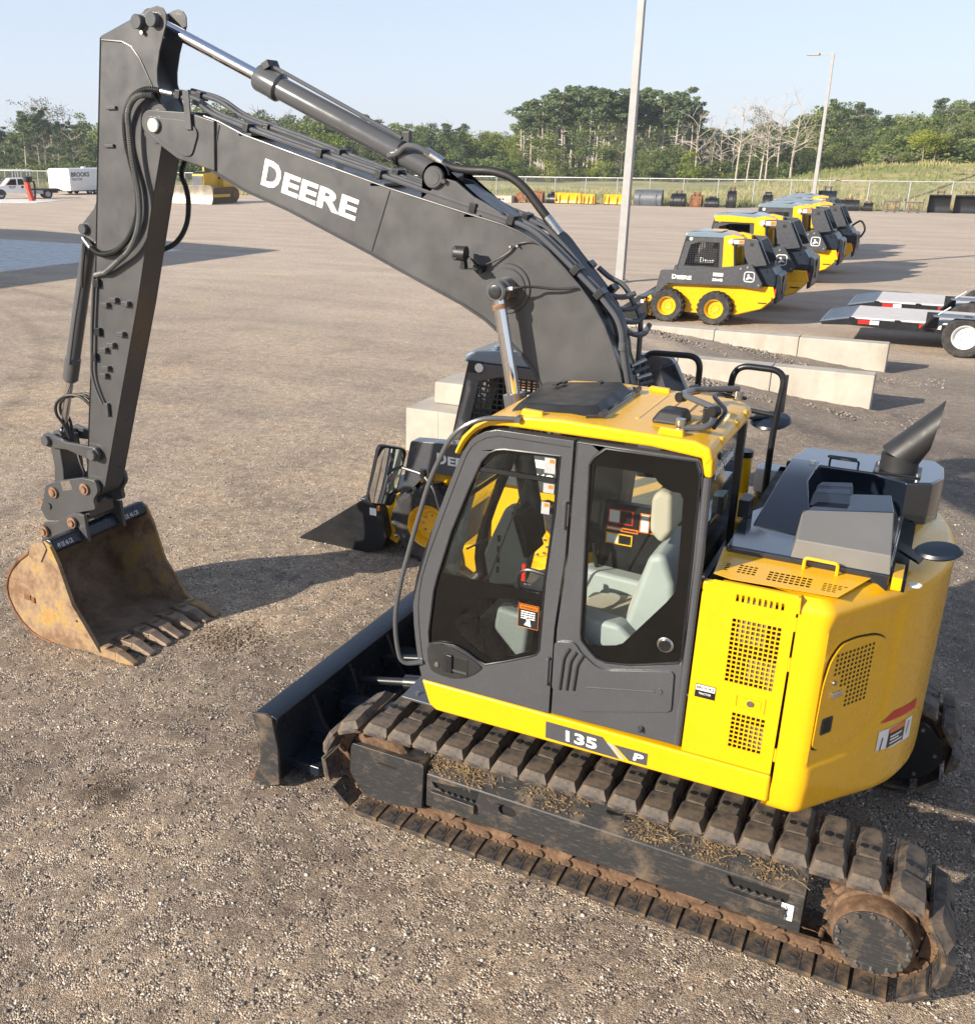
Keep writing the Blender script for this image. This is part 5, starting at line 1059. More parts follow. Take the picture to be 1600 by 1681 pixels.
MB().prism([(3.46, 4.42), (3.405, 4.42), (3.40, 4.17), (3.45, 4.17)], .094, .106).build('hose_bracket', M['boomgrey'], boom, bevel=.003)
# boom cylinder boss with pin head
MB().lathe([(.03, 0), (.152, 0), (.146, .012), (.03, .012)], (1.045, BY1, 3.245), (0, 1, 0), 40).build('boss_plate', M['boomgrey'], boom); MB().lathe([(.03, 0), (.125, 0), (.118, .01), (.03, .01)], (1.045, BY1 + .012, 3.245), (0, 1, 0), 40).build('boss_ring', M['boomgrey'], boom)
MB().lathe([(.02, 0), (.072, 0), (.072, .10), (.062, .11), (.062, .165), (.052, .172), (.02, .172)], (1.045, BY1 + .02, 3.245), (0, 1, 0), 32).build('cylinder_boss', M['tubegrey'], boom)
MB().lathe([(.005, 0), (.040, 0), (.040, .006), (.034, .008), (.005, .006)], (1.045, BY1 + .191, 3.245), (0, 1, 0), 24).build('pin_cap', M['black'], boom); MB().cyl((1.045, BY0 - .18, 3.245), (1.045, BY0 + .02, 3.245), .065, 24).build('cylinder_boss', M['tubegrey'], boom)
MB().box(1.0, 1.03, .205, .232, 3.165, 3.19).build('grease_nipple', M['amber'], boom)
# arm cylinder ears on top of the boom
ear = [(1.66, 3.75), (1.645, 3.86)] + arc(1.562, 3.882, .083, 170, 20, 8) + [(1.42, 3.86), (1.30, 3.775), (1.12, 3.69), (1.06, 3.61)]
for y0 in (.012, -.232): MB().prism(ear, y0, y0 + .03).build('cylinder_ear', M['boomgrey'], boom, bevel=.005)
MB().add([(1.40, .012, 3.84), (1.40, -.21, 3.84), (1.08, -.21, 3.66), (1.08, .012, 3.66)], [(0, 1, 2, 3)]).build('ear_web', M['boomgrey'], boom)
MB().lathe([(.02, 0), (.066, 0), (.066, .022), (.058, .030), (.02, .030)], (1.562, .042, 3.882), (0, 1, 0), 30).build('pin_head', M['tubegrey'], boom); MB().lathe([(.012, 0), (.045, 0), (.045, .004), (.012, .004)], (1.562, .072, 3.882), (0, 1, 0), 26).build('pin_ring', M['boomgrey'], boom); MB().cyl((1.505, .045, 3.865), (1.49, .075, 3.86), .014, 8).build('pin_bolt', M['bolt'], boom)
# lettering
ux = Vector((-.736, 0, -.214)).normalized(); uz = Vector((-.214, 0, .736)).normalized()
lettering('D', (2.866, BY1 + .001, 3.822), ux, uz, .172, .150, M['white'], boom, 'lettering', .035); q = Vector((2.866, BY1 + .001, 3.822)) + ux * .172
lettering('EERE', q, ux, uz, .134, .597, M['white'], boom, 'lettering', .035)
# work light with its cable
wlp = MB().cyl((1.30, .165, 3.455), (1.30, .235, 3.452), .045, 18).build('work_light', M['plastic'], boom)
wlp.data.transform(Matrix.Translation((1.30, .2, 3.455)) @ Matrix.Rotation(R(90), 4, 'Z') @ Matrix.Translation((-1.30, -.2, -3.455)))
MB().prism([(1.29, 3.41), (1.27, 3.41), (1.262, 3.365), (1.295, 3.365)], .17, .22).build('light_bracket', M['black'], boom); MB().box(1.19, 1.30, .06, .20, 3.36, 3.372).build('light_arm', M['black'], boom); MB().cyl((1.215, .06, 3.35), (1.215, .12, 3.35), .022, 10).build('cable_plug', M['black'], boom)
for k in range(5): MB().box(1.312 + 0, 1.342, .160 + .018 * k, .166 + .018 * k, 3.42, 3.49).build('light_fin', M['plastic'], boom)
MB().tube(spline([(1.26, .19, 3.44), (1.225, .20, 3.42), (1.205, .12, 3.378), (1.116, .085, 3.414), (1.039, .075, 3.462), (.992, .075, 3.508), (.906, .07, 3.525), (.828, .055, 3.502)]), .006, 6).build('cable', M['rubberhose'], boom)
MB().tube(spline([(.985, .20, 3.262), (.92, .19, 3.272), (.846, .15, 3.277), (.712, .11, 3.268), (.60, .08, 3.28)]), .008, 6).build('grease_hose', M['rubberhose'], boom); MB().cyl((1.01, .205, 3.258), (.955, .198, 3.266), .011, 8).build('hose_fitting', M['white'], boom)
for (x, z) in ((1.03, 3.495), (.985, 3.50)): MB().cyl((x, BY1, z), (x, BY1 + .03, z), .007, 6).build('stud', M['zinc'], boom)

# steel lines along the boom
def line(name, pts, r, mat, parent, n=8, rad=.08): return MB().tube(fillet(pts, rad, 4), r, n).build(name, mat, parent)
lp_ = [(3.60, 4.405), (3.40, 4.345), (3.303, 4.287), (3.215, 4.250), (2.987, 4.180), (2.50, 4.040), (1.96, 3.893), (1.47, 3.755), (1.042, 3.640), (.905, 3.590), (.775, 3.490), (.634, 3.372), (.476, 3.238), (.366, 3.120), (.330, 3.04), (.318, 2.95), (.30, 2.86), (.257, 2.68), (.24, 2.5)]
for k, (y, dz) in enumerate(((.030, 0), (-.015, .012))): line('hydraulic_line', [(p[0], y, p[1] + dz) for p in lp_], .0165, M['tubegrey'], boom)
rp_ = [(3.66, 4.43), (3.45, 4.385), (3.357, 4.352), (3.228, 4.275), (3.132, 4.237), (2.66, 4.10), (2.269, 3.975), (1.838, 3.852), (1.269, 3.709), (1.036, 3.640), (.90, 3.585), (.80, 3.54), (.68, 3.405), (.55, 3.27), (.43, 3.12), (.36, 2.95), (.33, 2.7), (.32, 2.5)]
for y, dz in ((-.195, 0), (-.235, .012)): line('hydraulic_line', [(p[0], y, p[1] + dz) for p in rp_], .0165, M['tubegrey'], boom)
for k, y in enumerate((-.06, -.10, -.14)): line('hydraulic_line', [(.86, y, 3.60), (.74, y, 3.50), (.62, y, 3.38), (.50, y, 3.25), (.41 - .02 * k, y, 3.10), (.34, y, 2.9), (.31, y, 2.6)], .014, M['tubegrey'], boom)
for (x, z, a) in ((3.55, 4.40, 14), (2.98, 4.18, 16), (2.40, 4.02, 16), (1.96, 3.895, 16), (1.30, 3.71, 14), (1.05, 3.645, 17), (.63, 3.375, 42), (.48, 3.245, 42)):
    for y in (.008, -.215): MB().box(-.022, .022, -.05, .05, -.028, .030, 0, Matrix.Translation((x, y, z)) @ Matrix.Rotation(R(-a) * -1 * -1, 4, 'Y')).build('line_clamp', M['black'], boom, bevel=.004)
for (x, z) in ((2.98, 4.165), (1.96, 3.86), (1.30, 3.69)): MB().box(x - .05, x + .05, -.25, .06, z - .035, z - .02).build('clamp_base', M['boomgrey'], boom)
lt_ = [(.60, -.30, 3.36), (.52, -.30, 3.30), (.43, -.30, 3.268), (.375, -.30, 3.18), (.312, -.30, 3.08), (.308, -.30, 2.98), (.305, -.30, 2.75)]; line('hydraulic_line', lt_, .0165, M['tubegrey'], boom)
for k in range(4): MB().tube(spline([(.56 - .06 * k, -.05, 3.31 - .075 * k), (.50 - .06 * k, -.14, 3.23 - .075 * k), (.42 - .05 * k, -.24, 3.20 - .07 * k), (.36 - .035 * k, -.30, 3.22 - .06 * k)], 5), .017, 8).build('hose', M['tubegrey'], boom)
for k in range(4): MB().cyl((.31 - .01 * k, -.16 - .04 * k, 2.80 - .045 * k), (.25 - .012 * k, -.26 - .03 * k, 2.83 - .05 * k), .015, 8).build('hose_fitting', M['tubegrey'] if k % 2 else M['bolt'], boom)
MB().lathe([(.012, 0), (.026, 0), (.026, .05), (.012, .05)], (.315, .03, 2.93), (0, 0, 1), 12).build('line_coupling', M['tubegrey'], boom)

# arm cylinder
ra, rb = Vector((3.833, -.1, 4.885)), Vector((1.562, -.1, 3.882)); ax = (rb - ra).normalized(); h0 = Vector((2.955, -.1, 4.48)); s0 = (h0 - ra).dot(ax); P0 = ra + ax * s0
acyl = MB().lathe([(.045, 0), (.072, 0), (.072, 1.30), (.062, 1.34), (.045, 1.36)], P0 + ax * .16, ax, 32).build('arm_cylinder', M['tubegrey'], ex)
MB().lathe([(.045, -.02), (.082, -.015), (.088, .0), (.088, .12), (.092, .125), (.092, .165), (.075, .18), (.045, .18)], P0, ax, 32).build('cylinder_head', M['tubegrey'], acyl)
MB().cyl(ra + ax * .06, P0 + ax * .02, .041, 24).build('rod', M['chrome'], acyl); MB().cyl(ra + Vector((0, -.06, 0)), ra + Vector((0, .06, 0)), .075, 24).build('rod_eye', M['tubegrey'], acyl); MB().cyl(rb + Vector((0, -.09, 0)), rb + Vector((0, .09, 0)), .085, 24).build('base_eye', M['tubegrey'], acyl)
upv_ = ax.cross(Vector((0, 1, 0))); upv_ = -upv_ if upv_.z < 0 else upv_
MB().tube([P0 + ax * .06 + upv_ * .095 + Vector((0, .02, 0)), P0 + ax * .12 + upv_ * .105 + Vector((0, .02, 0)), P0 + ax * 1.15 + upv_ * .088 + Vector((0, .02, 0))], .013, 8).build('cylinder_line', M['tubegrey'], acyl)
for k in (0, 1): MB().box(-.03, .03, -.03, .03, -.02, .03, 0, Matrix.Translation(P0 + ax * .05 + upv_ * .095 + Vector((0, .03 - .06 * k, 0))) @ Matrix.Rotation(R(24), 4, 'Y')).build('port_block', M['black'], acyl, bevel=.005)
MB().lathe([(.05, -.012), (.084, -.012), (.084, .012), (.05, .012)], P0 + ax * 1.18, ax, 28).build('clamp_band', M['black'], acyl); MB().box(-.03, .03, -.02, .02, -.02, .06, 0, Matrix.Translation(P0 + ax * 1.18 + upv_ * .08)).build('clamp_bolt', M['black'], acyl, bevel=.006)
line('cylinder_line', [(1.93, -.03, 4.005), (1.85, -.01, 4.015), (1.795, 0, 4.066), (1.70, .01, 4.06), (1.62, 0, 4.015)], .018, M['tubegrey'], acyl, 10, .04)
MB().tube(spline([(1.60, -.02, 4.0), (1.503, -.03, 3.945), (1.378, -.04, 3.925), (1.225, -.05, 3.918), (1.104, -.06, 3.885), (1.013, -.07, 3.82), (.935, -.08, 3.733), (.86, -.09, 3.645)]), .026, 12).build('hose', M['rubberhose'], acyl)
for a, c in (((1.655, -.01, 4.03), (1.545, -.027, 3.965)), ((.875, -.09, 3.66), (.79, -.1, 3.565))): MB().cyl(a, c, .030, 14).build('hose_fitting', M['zinc'], acyl)
# boom cylinders
for y in (.215, -.415):
    a = Vector((1.045, y, 3.245)); c = Vector((.72, y, 1.75)); d = (c - a).normalized(); bc = MB().lathe([(.03, 0), (.065, 0), (.068, .9), (.03, .95)], a + d * .62, d, 28).build('boom_cylinder', M['tubegrey'], ex); MB().cyl(a + d * .05, a + d * .66, .039, 24).build('rod', M['chrome'], bc); MB().lathe([(.03, 0), (.048, 0), (.048, .03), (.03, .03)], a + d * .075, d, 20).build('rod_seal', M['rustbolt'], bc)

# ---------------------------------------------------------------- stick
SY0, SY1 = -.20, .02
sbox = [(4.24, 4.785), (4.02, 4.765), (3.935, 4.725), (3.875, 4.65), (3.80, 4.50), (3.712, 4.33), (3.706, 4.24), (3.749, 4.076), (3.879, 3.685), (4.113, 2.927), (4.40, 2.10), (4.650, 1.375), (4.70, 1.30), (4.775, 1.255), (4.86, 1.265), (4.885, 1.33), (4.845, 1.41), (4.735, 2.02), (4.514, 3.133), (4.39, 3.891)]
stick = MB().prism(sbox, SY0 + .012, SY1 - .012).build('stick', M['boomgrey'], ex)
ears = [(4.245, 4.800), (3.90, 4.905), (3.78, 4.952)] + arc(3.705, 4.885, .076, 80, -60, 8)[1:][::-1][::-1]
ears = [(4.245, 4.800), (3.86, 4.918), (3.755, 4.952), (3.70, 4.960), (3.655, 4.945), (3.630, 4.910), (3.632, 4.85), (3.66, 4.79), (3.71, 4.68), (3.745, 4.56), (3.750, 4.485), (3.725, 4.40), (3.706, 4.325)] + sbox[6:] 
for y0 in (SY1 - .012, SY0): MB().prism(ears, y0, y0 + .012).build('side_plate', M['boomgrey'], stick, bevel=.003, seg=1)
for (pts) in ([(4.24, 4.79), (4.39, 3.891), (4.514, 3.133), (4.735, 2.02), (4.845, 1.41)],): MB().tube([(p[0] + .004, SY1 - .002, p[1]) for p in pts], .008, 5).build('edge_weld', M['black'], stick)
MB().tube([(4.235, SY1 + .002, 4.775), (4.04, SY1 + .002, 4.755), (3.96, SY1 + .002, 4.72), (3.89, SY1 + .002, 4.64), (3.80, SY1 + .002, 4.47), (3.72, SY1 + .002, 4.32)], .007, 6).build('weld_seam', M['black'], stick)
for (x, z) in ((3.727, 4.874), (3.862, 4.868)): MB().lathe([(.024 if x < 3.8 else .004, 0), (.048, 0), (.048, .045), (.044, .05), (.026 if x < 3.8 else .004, .05)], (x, SY1, z), (0, 1, 0), 24).build('pin_boss', M['tubegrey'], stick)
MB().cyl((3.727, SY1 + .02, 4.874), (3.727, SY1 + .046, 4.874), .027, 20).build('pin_bore', M['dark'], stick); MB().cyl((3.835, SY1 + .0, 4.80), (3.835, SY1 + .03, 4.80), .014, 8).build('pin_bolt', M['bolt'], stick)
MB().lathe([(.05, 0), (.135, 0), (.135, .012), (.05, .012)], (3.785, SY1, 4.222), (0, 1, 0), 36).build('pivot_plate', M['boomgrey'], stick); MB().cyl((3.785, SY0 - .02, 4.222), (3.785, SY1 + .02, 4.222), .09, 30).build('pivot_boss', M['boomgrey'], stick)
for (x, z) in ((4.19, 4.328), (4.242, 4.071)): MB().box(x - .045, x + .045, SY1, SY1 + .022, z - .012, z + .012).build('hose_clip', M['boomgrey'], stick, bevel=.004)
for k, (x, z) in enumerate(((4.429, 2.906), (4.334, 2.95), (4.21, 2.93), (4.29, 2.69), (4.489, 2.547), (4.405, 2.594), (4.482, 2.401), (4.516, 2.338))): MB().box(x - .035, x + .035, SY1, SY1 + .04, z - .02, z + .02).build('hose_clip', M['boomgrey'], stick, bevel=.006)
for (x, z) in ((4.497, 3.069), (4.536, 2.688), (4.604, 2.478)): MB().box(x - .03, x + .03, SY1, SY1 + .035, z - .032, z + .032).build('clamp', M['black'], stick, bevel=.005)
line('hydraulic_line', [(4.505, SY1 + .03, 3.14), (4.58, SY1 + .03, 2.756), (4.645, SY1 + .03, 2.33), (4.60, SY1 + .03, 2.185), (4.555, SY1 + .03, 2.10)], .012, M['tubegrey'], stick)
MB().box(4.50, 4.555, SY1, SY1 + .03, 2.00, 2.11).build('line_end_block', M['boomgrey'], stick, bevel=.006)
br_ = [(4.42, 3.75), (4.50, 3.62), (4.645, 3.50), (4.65, 3.44), (4.52, 3.36), (4.48, 3.30)]
for y in (-.02, -.18): MB().prism(br_, y - .012, y + .012).build('cylinder_bracket', M['boomgrey'], stick, bevel=.004)
MB().lathe([(.012, 0), (.04, 0), (.04, .035), (.036, .04), (.012, .04)], (4.61, -.01, 3.47), (0, 1, 0), 22).build('pin_boss', M['tubegrey'], stick); MB().box(4.31, 4.40, -.13, -.05, 4.20, 4.25).build('stop_block', M['black'], stick)
# spiral guarded hoses looping from boom to stick
def ribbed(name, pts, r, mat, parent):
    P_ = spline(pts, 8); Q = [P_[0]]; acc = 0
    for a, c in zip(P_[:-1], P_[1:]):
        k = max(1, int((c - a).length / .0052)); Q += [a.lerp(c, (i + 1) / k) for i in range(k)]
    return MB().tube(Q, r, 8, rf=lambda i: r * (1.0 if i % 2 else .80)).build(name, mat, parent)
h1 = [(3.70, .04, 4.425), (3.80, .08, 4.435), (3.90, .095, 4.40), (3.985, .085, 4.33), (4.035, .07, 4.22), (4.045, .06, 4.09), (4.015, .06, 3.95), (3.975, .065, 3.80), (3.975, .07, 3.65), (4.02, .075, 3.52), (4.12, .07, 3.40), (4.25, .065, 3.32), (4.40, .06, 3.295), (4.53, .03, 3.33)]
h2 = [(3.74, .085, 4.40), (3.86, .115, 4.39), (3.945, .12, 4.30), (3.968, .105, 4.17), (3.968, .10, 4.02), (3.95, .10, 3.88), (3.925, .105, 3.74), (3.935, .105, 3.59), (3.99, .10, 3.45), (4.09, .09, 3.33), (4.23, .08, 3.24), (4.36, .065, 3.165), (4.42, .05, 3.15)]
ribbed('hose', h1, .0235, M['rubberhose'], stick); ribbed('hose', h2, .0235, M['hosegrey'], stick)
ribbed('hose', [(3.76, -.24, 4.30), (3.78, -.29, 4.05), (3.86, -.30, 3.88), (3.835, -.31, 3.78), (3.82, -.31, 3.66), (3.85, -.30, 3.50), (3.95, -.28, 3.37), (4.09, -.22, 3.30)], .022, M['rubberhose'], stick)
for a, c in (((3.70, .04, 4.425), (3.60, .035, 4.405)), ((4.53, .03, 3.33), (4.63, .0, 3.40)), ((4.42, .05, 3.15), (4.50, .04, 3.13))): MB().cyl(a, c, .021, 12).build('hose_fitting', M['zinc'], stick)
# bucket cylinder
a, c = Vector((4.635, -.1, 3.47)), Vector((5.225, -.1, 1.706)); d = (c - a).normalized()
kc = MB().lathe([(.03, 0), (.058, .02), (.058, 1.08), (.066, 1.09), (.066, 1.28), (.05, 1.30), (.03, 1.30)], a + d * .03, d, 28).build('bucket_cylinder', M['tubegrey'], ex); MB().cyl(a + d * 1.3, c, .033, 20).build('rod', M['chrome'], kc); MB().cyl(c + Vector((0, -.06, 0)), c + Vector((0, .06, 0)), .06, 20).build('rod_eye', M['tubegrey'], kc)
line('cylinder_line', [(4.66, -.02, 3.36), (4.72, -.02, 3.08), (4.85, -.02, 2.72), (4.97, -.03, 2.37)], .011, M['tubegrey'], kc); line('cylinder_line', [(4.60, .0, 3.40), (4.66, .005, 3.2), (4.70, .0, 3.02)], .012, M['rubberhose'], kc)
# linkage
LP = dict(a=(5.225, 1.706), b=(4.695, 1.655), c=(5.215, 1.24), d=(4.83, 1.335))
for y in (.055, -.275): MB().taper([Vector((x, y, z)) for x, z in arc(5.225, 1.706, .06, 90, 270, 8)[::-1] + []] if 0 else [Vector((p[0], y - .018, p[1])) for p in arc(5.225, 1.706, .062, 90, -90, 8) + [(5.0, 1.655)] + arc(4.695, 1.655, .062, 270, 90, 8) + [(5.0, 1.72)]], [Vector((p[0], y + .018, p[1])) for p in arc(5.225, 1.706, .062, 90, -90, 8) + [(5.0, 1.655)] + arc(4.695, 1.655, .062, 270, 90, 8) + [(5.0, 1.72)]]).build('guide_link', M['boomgrey'], ex, bevel=.005)
for k, (x, z) in enumerate((LP['a'], LP['b'])): MB().lathe([(.008, 0), (.045, 0), (.045, .03), (.04, .036), (.008, .036)], (x, .073, z), (0, 1, 0), 22).build('link_pin', M['tubegrey'], ex); MB().cyl((x, -.3, z), (x, .07, z), .035, 18).build('link_shaft', M['black'], ex)
MB().prism([(5.27, 1.72), (5.15, 1.72), (5.13, 1.45), (5.15, 1.2), (5.28, 1.2), (5.24, 1.45)], -.22, .02).build('bucket_link', M['boomgrey'], ex, bevel=.012)
# coupler
cpl = roundpoly([(5.32, 1.285), (5.14, 1.355), (4.86, 1.428), (4.70, 1.425), (4.68, 1.33), (4.75, 1.245), (4.73, 1.16), (4.93, 1.10), (5.03, 1.03), (5.21, .975), (5.36, .95), (5.42, 1.06), (5.37, 1.13)], .03)
cp = MB().prism(cpl, .035, .075).build('coupler', M['boomgrey'], ex, bevel=.008); MB().prism(cpl, -.295, -.255).build('coupler_plate', M['boomgrey'], cp, bevel=.008)
MB().box(4.85, 5.25, -.255, .035, 1.05, 1.16).build('coupler_bridge', M['boomgrey'], cp, bevel=.01)
MB().prism([(5.12, 1.35), (5.0, 1.38), (4.98, 1.30), (5.10, 1.27)], .0755, .077).build('coupler_plaque', M['zinc'], cp)
for (x, z, m_) in ((5.215, 1.24, 'rustbolt'), (4.83, 1.335, 'rustbolt'), (4.97, 1.018, 'rustbolt'), (5.335, .871, 'rustbolt')): MB().lathe([(.008, 0), (.05, 0), (.05, .02), (.03, .022), (.03, .035), (.008, .036)], (x, .075 if z > 1.1 else .125, z), (0, 1, 0), 8 if m_ == 'bolt' else 20).build('coupler_pin', M[m_], cp)
MB().cyl((5.30, .075, 1.10), (5.30, .09, 1.10), .03, 18).build('coupler_pin', M['boomgrey'], cp); MB().cyl((5.40, .05, 1.10), (5.40, .07, 1.10), .035, 18).build('coupler_lug', M['rustbolt'], cp)
for (x, z) in ((4.97, 1.018), (5.335, .871)): MB().cyl((x, -.36, z), (x, .13, z), .03, 18).build('bucket_pin', M['tubegrey'], cp)
for k in range(3): MB().tube(spline([(4.80, -.06 - .05 * k, 2.03), (4.91, -.05 - .05 * k, 2.10), (5.05, -.03 - .05 * k, 2.095 - .01 * k), (5.16, -.02 - .05 * k, 2.02), (5.19, -.03 - .05 * k, 1.92), (5.15, -.06 - .04 * k, 1.82), (5.08, -.08, 1.62)]), .013, 8).build('hose', M['rubberhose'], cp)
for k in range(2): MB().tube(spline([(4.98, -.02 - .08 * k, 1.62), (4.93, .0 - .08 * k, 1.52), (4.90, .0 - .08 * k, 1.44), (4.95, -.03 - .08 * k, 1.36)]), .012, 8).build('hose', M['rubberhose'], cp)

# ---------------------------------------------------------------- bucket
KY0, KY1 = -.685, .443
shell_o = [(4.44, .045), (4.62, -.005 + .012), (4.80, .004), (4.98, .004), (5.12, .012), (5.24, .045), (5.34, .10), (5.43, .19), (5.485, .30), (5.497, .40), (5.47, .50), (5.41, .60), (5.30, .705), (5.19, .79), (5.10, .87), (5.02, .93)]
shell_i = [(4.44, .065), (4.64, .03), (4.80, .026), (4.97, .027), (5.11, .036), (5.22, .068), (5.32, .12), (5.405, .205), (5.458, .31), (5.47, .40), (5.445, .49), (5.385, .585), (5.28, .685), (5.17, .77), (5.08, .85), (5.0, .91)]
n = len(shell_o); b = MB()
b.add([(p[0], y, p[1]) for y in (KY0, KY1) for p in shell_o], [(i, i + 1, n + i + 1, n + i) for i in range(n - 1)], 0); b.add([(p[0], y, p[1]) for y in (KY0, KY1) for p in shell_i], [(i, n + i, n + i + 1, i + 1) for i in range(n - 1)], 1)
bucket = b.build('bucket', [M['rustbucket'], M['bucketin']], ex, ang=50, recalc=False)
sp_ = [(4.425, .05), (4.80, .0), (5.0, .0), (5.14, .012), (5.26, .05), (5.36, .115), (5.445, .21), (5.50, .33), (5.505, .42), (5.475, .52), (5.41, .615), (5.30, .72), (5.16, .82), (5.125, .90), (4.95, .965), (4.885, .93), (4.815, .79), (4.775, .66), (4.70, .435), (4.58, .27)]
for y0, y1 in ((KY1 - .004, KY1 + .022), (KY0 - .022, KY0 + .004)): MB().prism(sp_, y0, y1).build('side_plate', M['rustbucket'] if y0 > 0 else M['rustbucket'], bucket, bevel=.004)
MB().prism([(4.43, .06), (4.52, .05), (4.76, .42), (4.865, .78), (4.925, .93), (4.88, .93), (4.81, .79), (4.70, .44), (4.58, .275)], KY1 + .0225, KY1 + .038).build('side_cutter', M['rustbucket'], bucket, bevel=.004)
MB().prism([(5.02, .76), (5.16, .80), (5.125, .905), (4.97, .958), (4.93, .90)], KY1 + .0225, KY1 + .034).build('ear_gusset', M['rustbucket'], bucket, bevel=.004)
MB().tube([(p[0], KY1 + .024, p[1]) for p in sp_[2:13]], .012, 6).build('rim_weld', M['rusty'], bucket)
MB().prism([(5.05, .93), (4.96, .975), (4.91, .965), (4.865, .88), (4.90, .84), (5.02, .86)], KY0 + .004, KY1 - .004).build('torque_tube', M['bluewash'], bucket, bevel=.018, seg=3)
MB().box(5.21, 5.29, KY1 + .022, KY1 + .034, .36, .41).build('lug', M['rusty'], bucket, bevel=.01); MB().box(5.16, 5.2, KY1 + .022, KY1 + .036, .345, .4).build('lug', M['rusty'], bucket, bevel=.01); MB().cyl((4.66, KY1 + .036, .30), (4.66, KY1 + .040, .30), .012, 10).build('bolt_hole', M['dark'], bucket)
be = [(5.40, .76), (5.395, .90), (5.34, .945), (5.22, .965), (4.95, 1.105), (4.84, 1.10), (4.82, .86), (4.93, .93), (5.08, .90), (5.20, .80)]
for y in (.095, -.335): MB().prism(be, y - .018, y + .018).build('bucket_ear', M['boomgrey'], bucket, bevel=.006)
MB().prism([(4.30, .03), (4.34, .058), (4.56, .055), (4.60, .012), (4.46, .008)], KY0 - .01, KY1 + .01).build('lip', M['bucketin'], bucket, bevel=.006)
ty = [KY1 - .03, KY1 - .235, KY1 - .44, -.155, -.345, -.525, KY0 + .03]
def tooth(y, sc_, mat):
    b = MB(); w0, w1 = .062 * sc_, .042 * sc_
    b.taper([Vector((4.44, y - w0, .015)), Vector((4.44, y + w0, .015)), Vector((4.44, y + w0, .10)), Vector((4.44, y - w0, .10))], [Vector((4.27, y - w0 * .95, .012)), Vector((4.27, y + w0 * .95, .012)), Vector((4.27, y + w0 * .9, .085)), Vector((4.27, y - w0 * .9, .085))])
    b.taper([Vector((4.275, y - w0 * 1.05, .004)), Vector((4.275, y + w0 * 1.05, .004)), Vector((4.275, y + w0 * .8, .095)), Vector((4.275, y - w0 * .8, .095))], [Vector((4.08, y - w1 * 1.1, .006)), Vector((4.08, y + w1 * 1.1, .006)), Vector((4.09, y + w1 * .9, .024)), Vector((4.09, y - w1 * .9, .024))])
    b.prism([(4.44, .06), (4.54, .058), (4.44, .10), (4.36, .11)], y - w0 * .8, y + w0 * .8)
    return b.build('tooth', mat, bucket, bevel=.010, seg=2)
for i, y in enumerate(ty): tooth(y, 1.0 if 0 < i < 6 else .85, M['rustbucket'] if i in (0, 6) else M['tooth'])
def chalk(txt, y0, wdt):
    lettering(txt, (4.894, y0, .898), (0, -1, 0), (.10, 0, .17), .04, wdt, M['white'], bucket, 'chalk_mark', .0, .0012)
for (txt, yy) in (('49 DE 46 CR', .40), ('DE 46 CR', -.40)):
    p0 = Vector((4.868, yy, .895)); 
    lettering(txt, p0, (0, -1, 0), (.5, 0, 1), .042, .17, M['white'], bucket, 'chalk_mark', -.004, .0015)

# ================================================================== skid loaders
DEER = [(.08, .30), (.20, .36), (.30, .48), (.36, .60), (.30, .70), (.22, .78), (.34, .80), (.40, .90), (.46, .80), (.52, .74), (.50, .62), (.64, .54), (.80, .44), (.93, .30), (.86, .28), (.74, .34), (.62, .36), (.50, .30), (.36, .24), (.22, .10), (.20, .16), (.30, .30), (.16, .24)]
def deer_badge(parent, x, y, z, w, sgn=1):
    h = w; ring = MB().plate(rrect(0, 1, 0, 1, .25, 4), [rrect(.07, .93, .07, .93, .2, 4)], (lambda p, t: Vector((x - sgn * (p[0] - .5) * w, y + sgn * t, z + (p[1] - .5) * h))), .004).build('badge_ring', M['white'], parent)
    MB().plate([(p[0] * .8 + .1, p[1] * .8 + .06) for p in DEER], [], (lambda p, t: Vector((x - sgn * (p[0] - .5) * w, y + sgn * t, z + (p[1] - .5) * h))), .004).build('badge_deer', M['white'], parent)
def wheel(parent, x, y, z, r, w, sgn, rimmat, lugs=True, rim_r=.56):
    t = bpy.data.objects.new('wheel', None); COL.objects.link(t); t.parent = parent; t.location = (x, y, z)
    b = MB().lathe([(r * rim_r, -w * .42), (r * .72, -w * .5), (r * .92, -w * .5), (r * .985, -w * .40), (r * .985, w * .40), (r * .92, w * .5), (r * .72, w * .5), (r * rim_r, w * .42)], (0, 0, 0), (0, 1, 0), 36, closed=True)
    if lugs:
        for k in range(20):
            for s_ in (-1, 1):
                a = 2 * math.pi * (k + (.5 if s_ > 0 else 0)) / 20; Mt = Matrix.Rotation(-a, 4, 'Y') @ Matrix.Translation((r * .985, s_ * w * .24, 0)) @ Matrix.Rotation(s_ * .55, 4, 'X'); b.box(-.03, .024, -w * .24, w * .24, -.022, .022, 0, Mt)
    b.build('tyre', M['tyre'], t)
    b = MB().lathe([(.03, w * .06), (r * .20, w * .10), (r * .30, w * .10), (r * .34, w * .05), (r * .46, w * .05), (r * .50, w * .30), (r * .58, w * .42), (r * .57, w * .46), (r * .53, w * .40), (r * .50, -w * .4), (.03, -w * .4)], (0, 0, 0), (0, sgn, 0), 32)
    for k in range(8): a = 2 * math.pi * k / 8; b.cyl((r * .24 * math.cos(a), sgn * w * .10, r * .24 * math.sin(a)), (r * .24 * math.cos(a), sgn * (w * .10 + .018), r * .24 * math.sin(a)), .013, 6, mi=1)
    b.build('rim', [rimmat, M['bolt']], t); return t
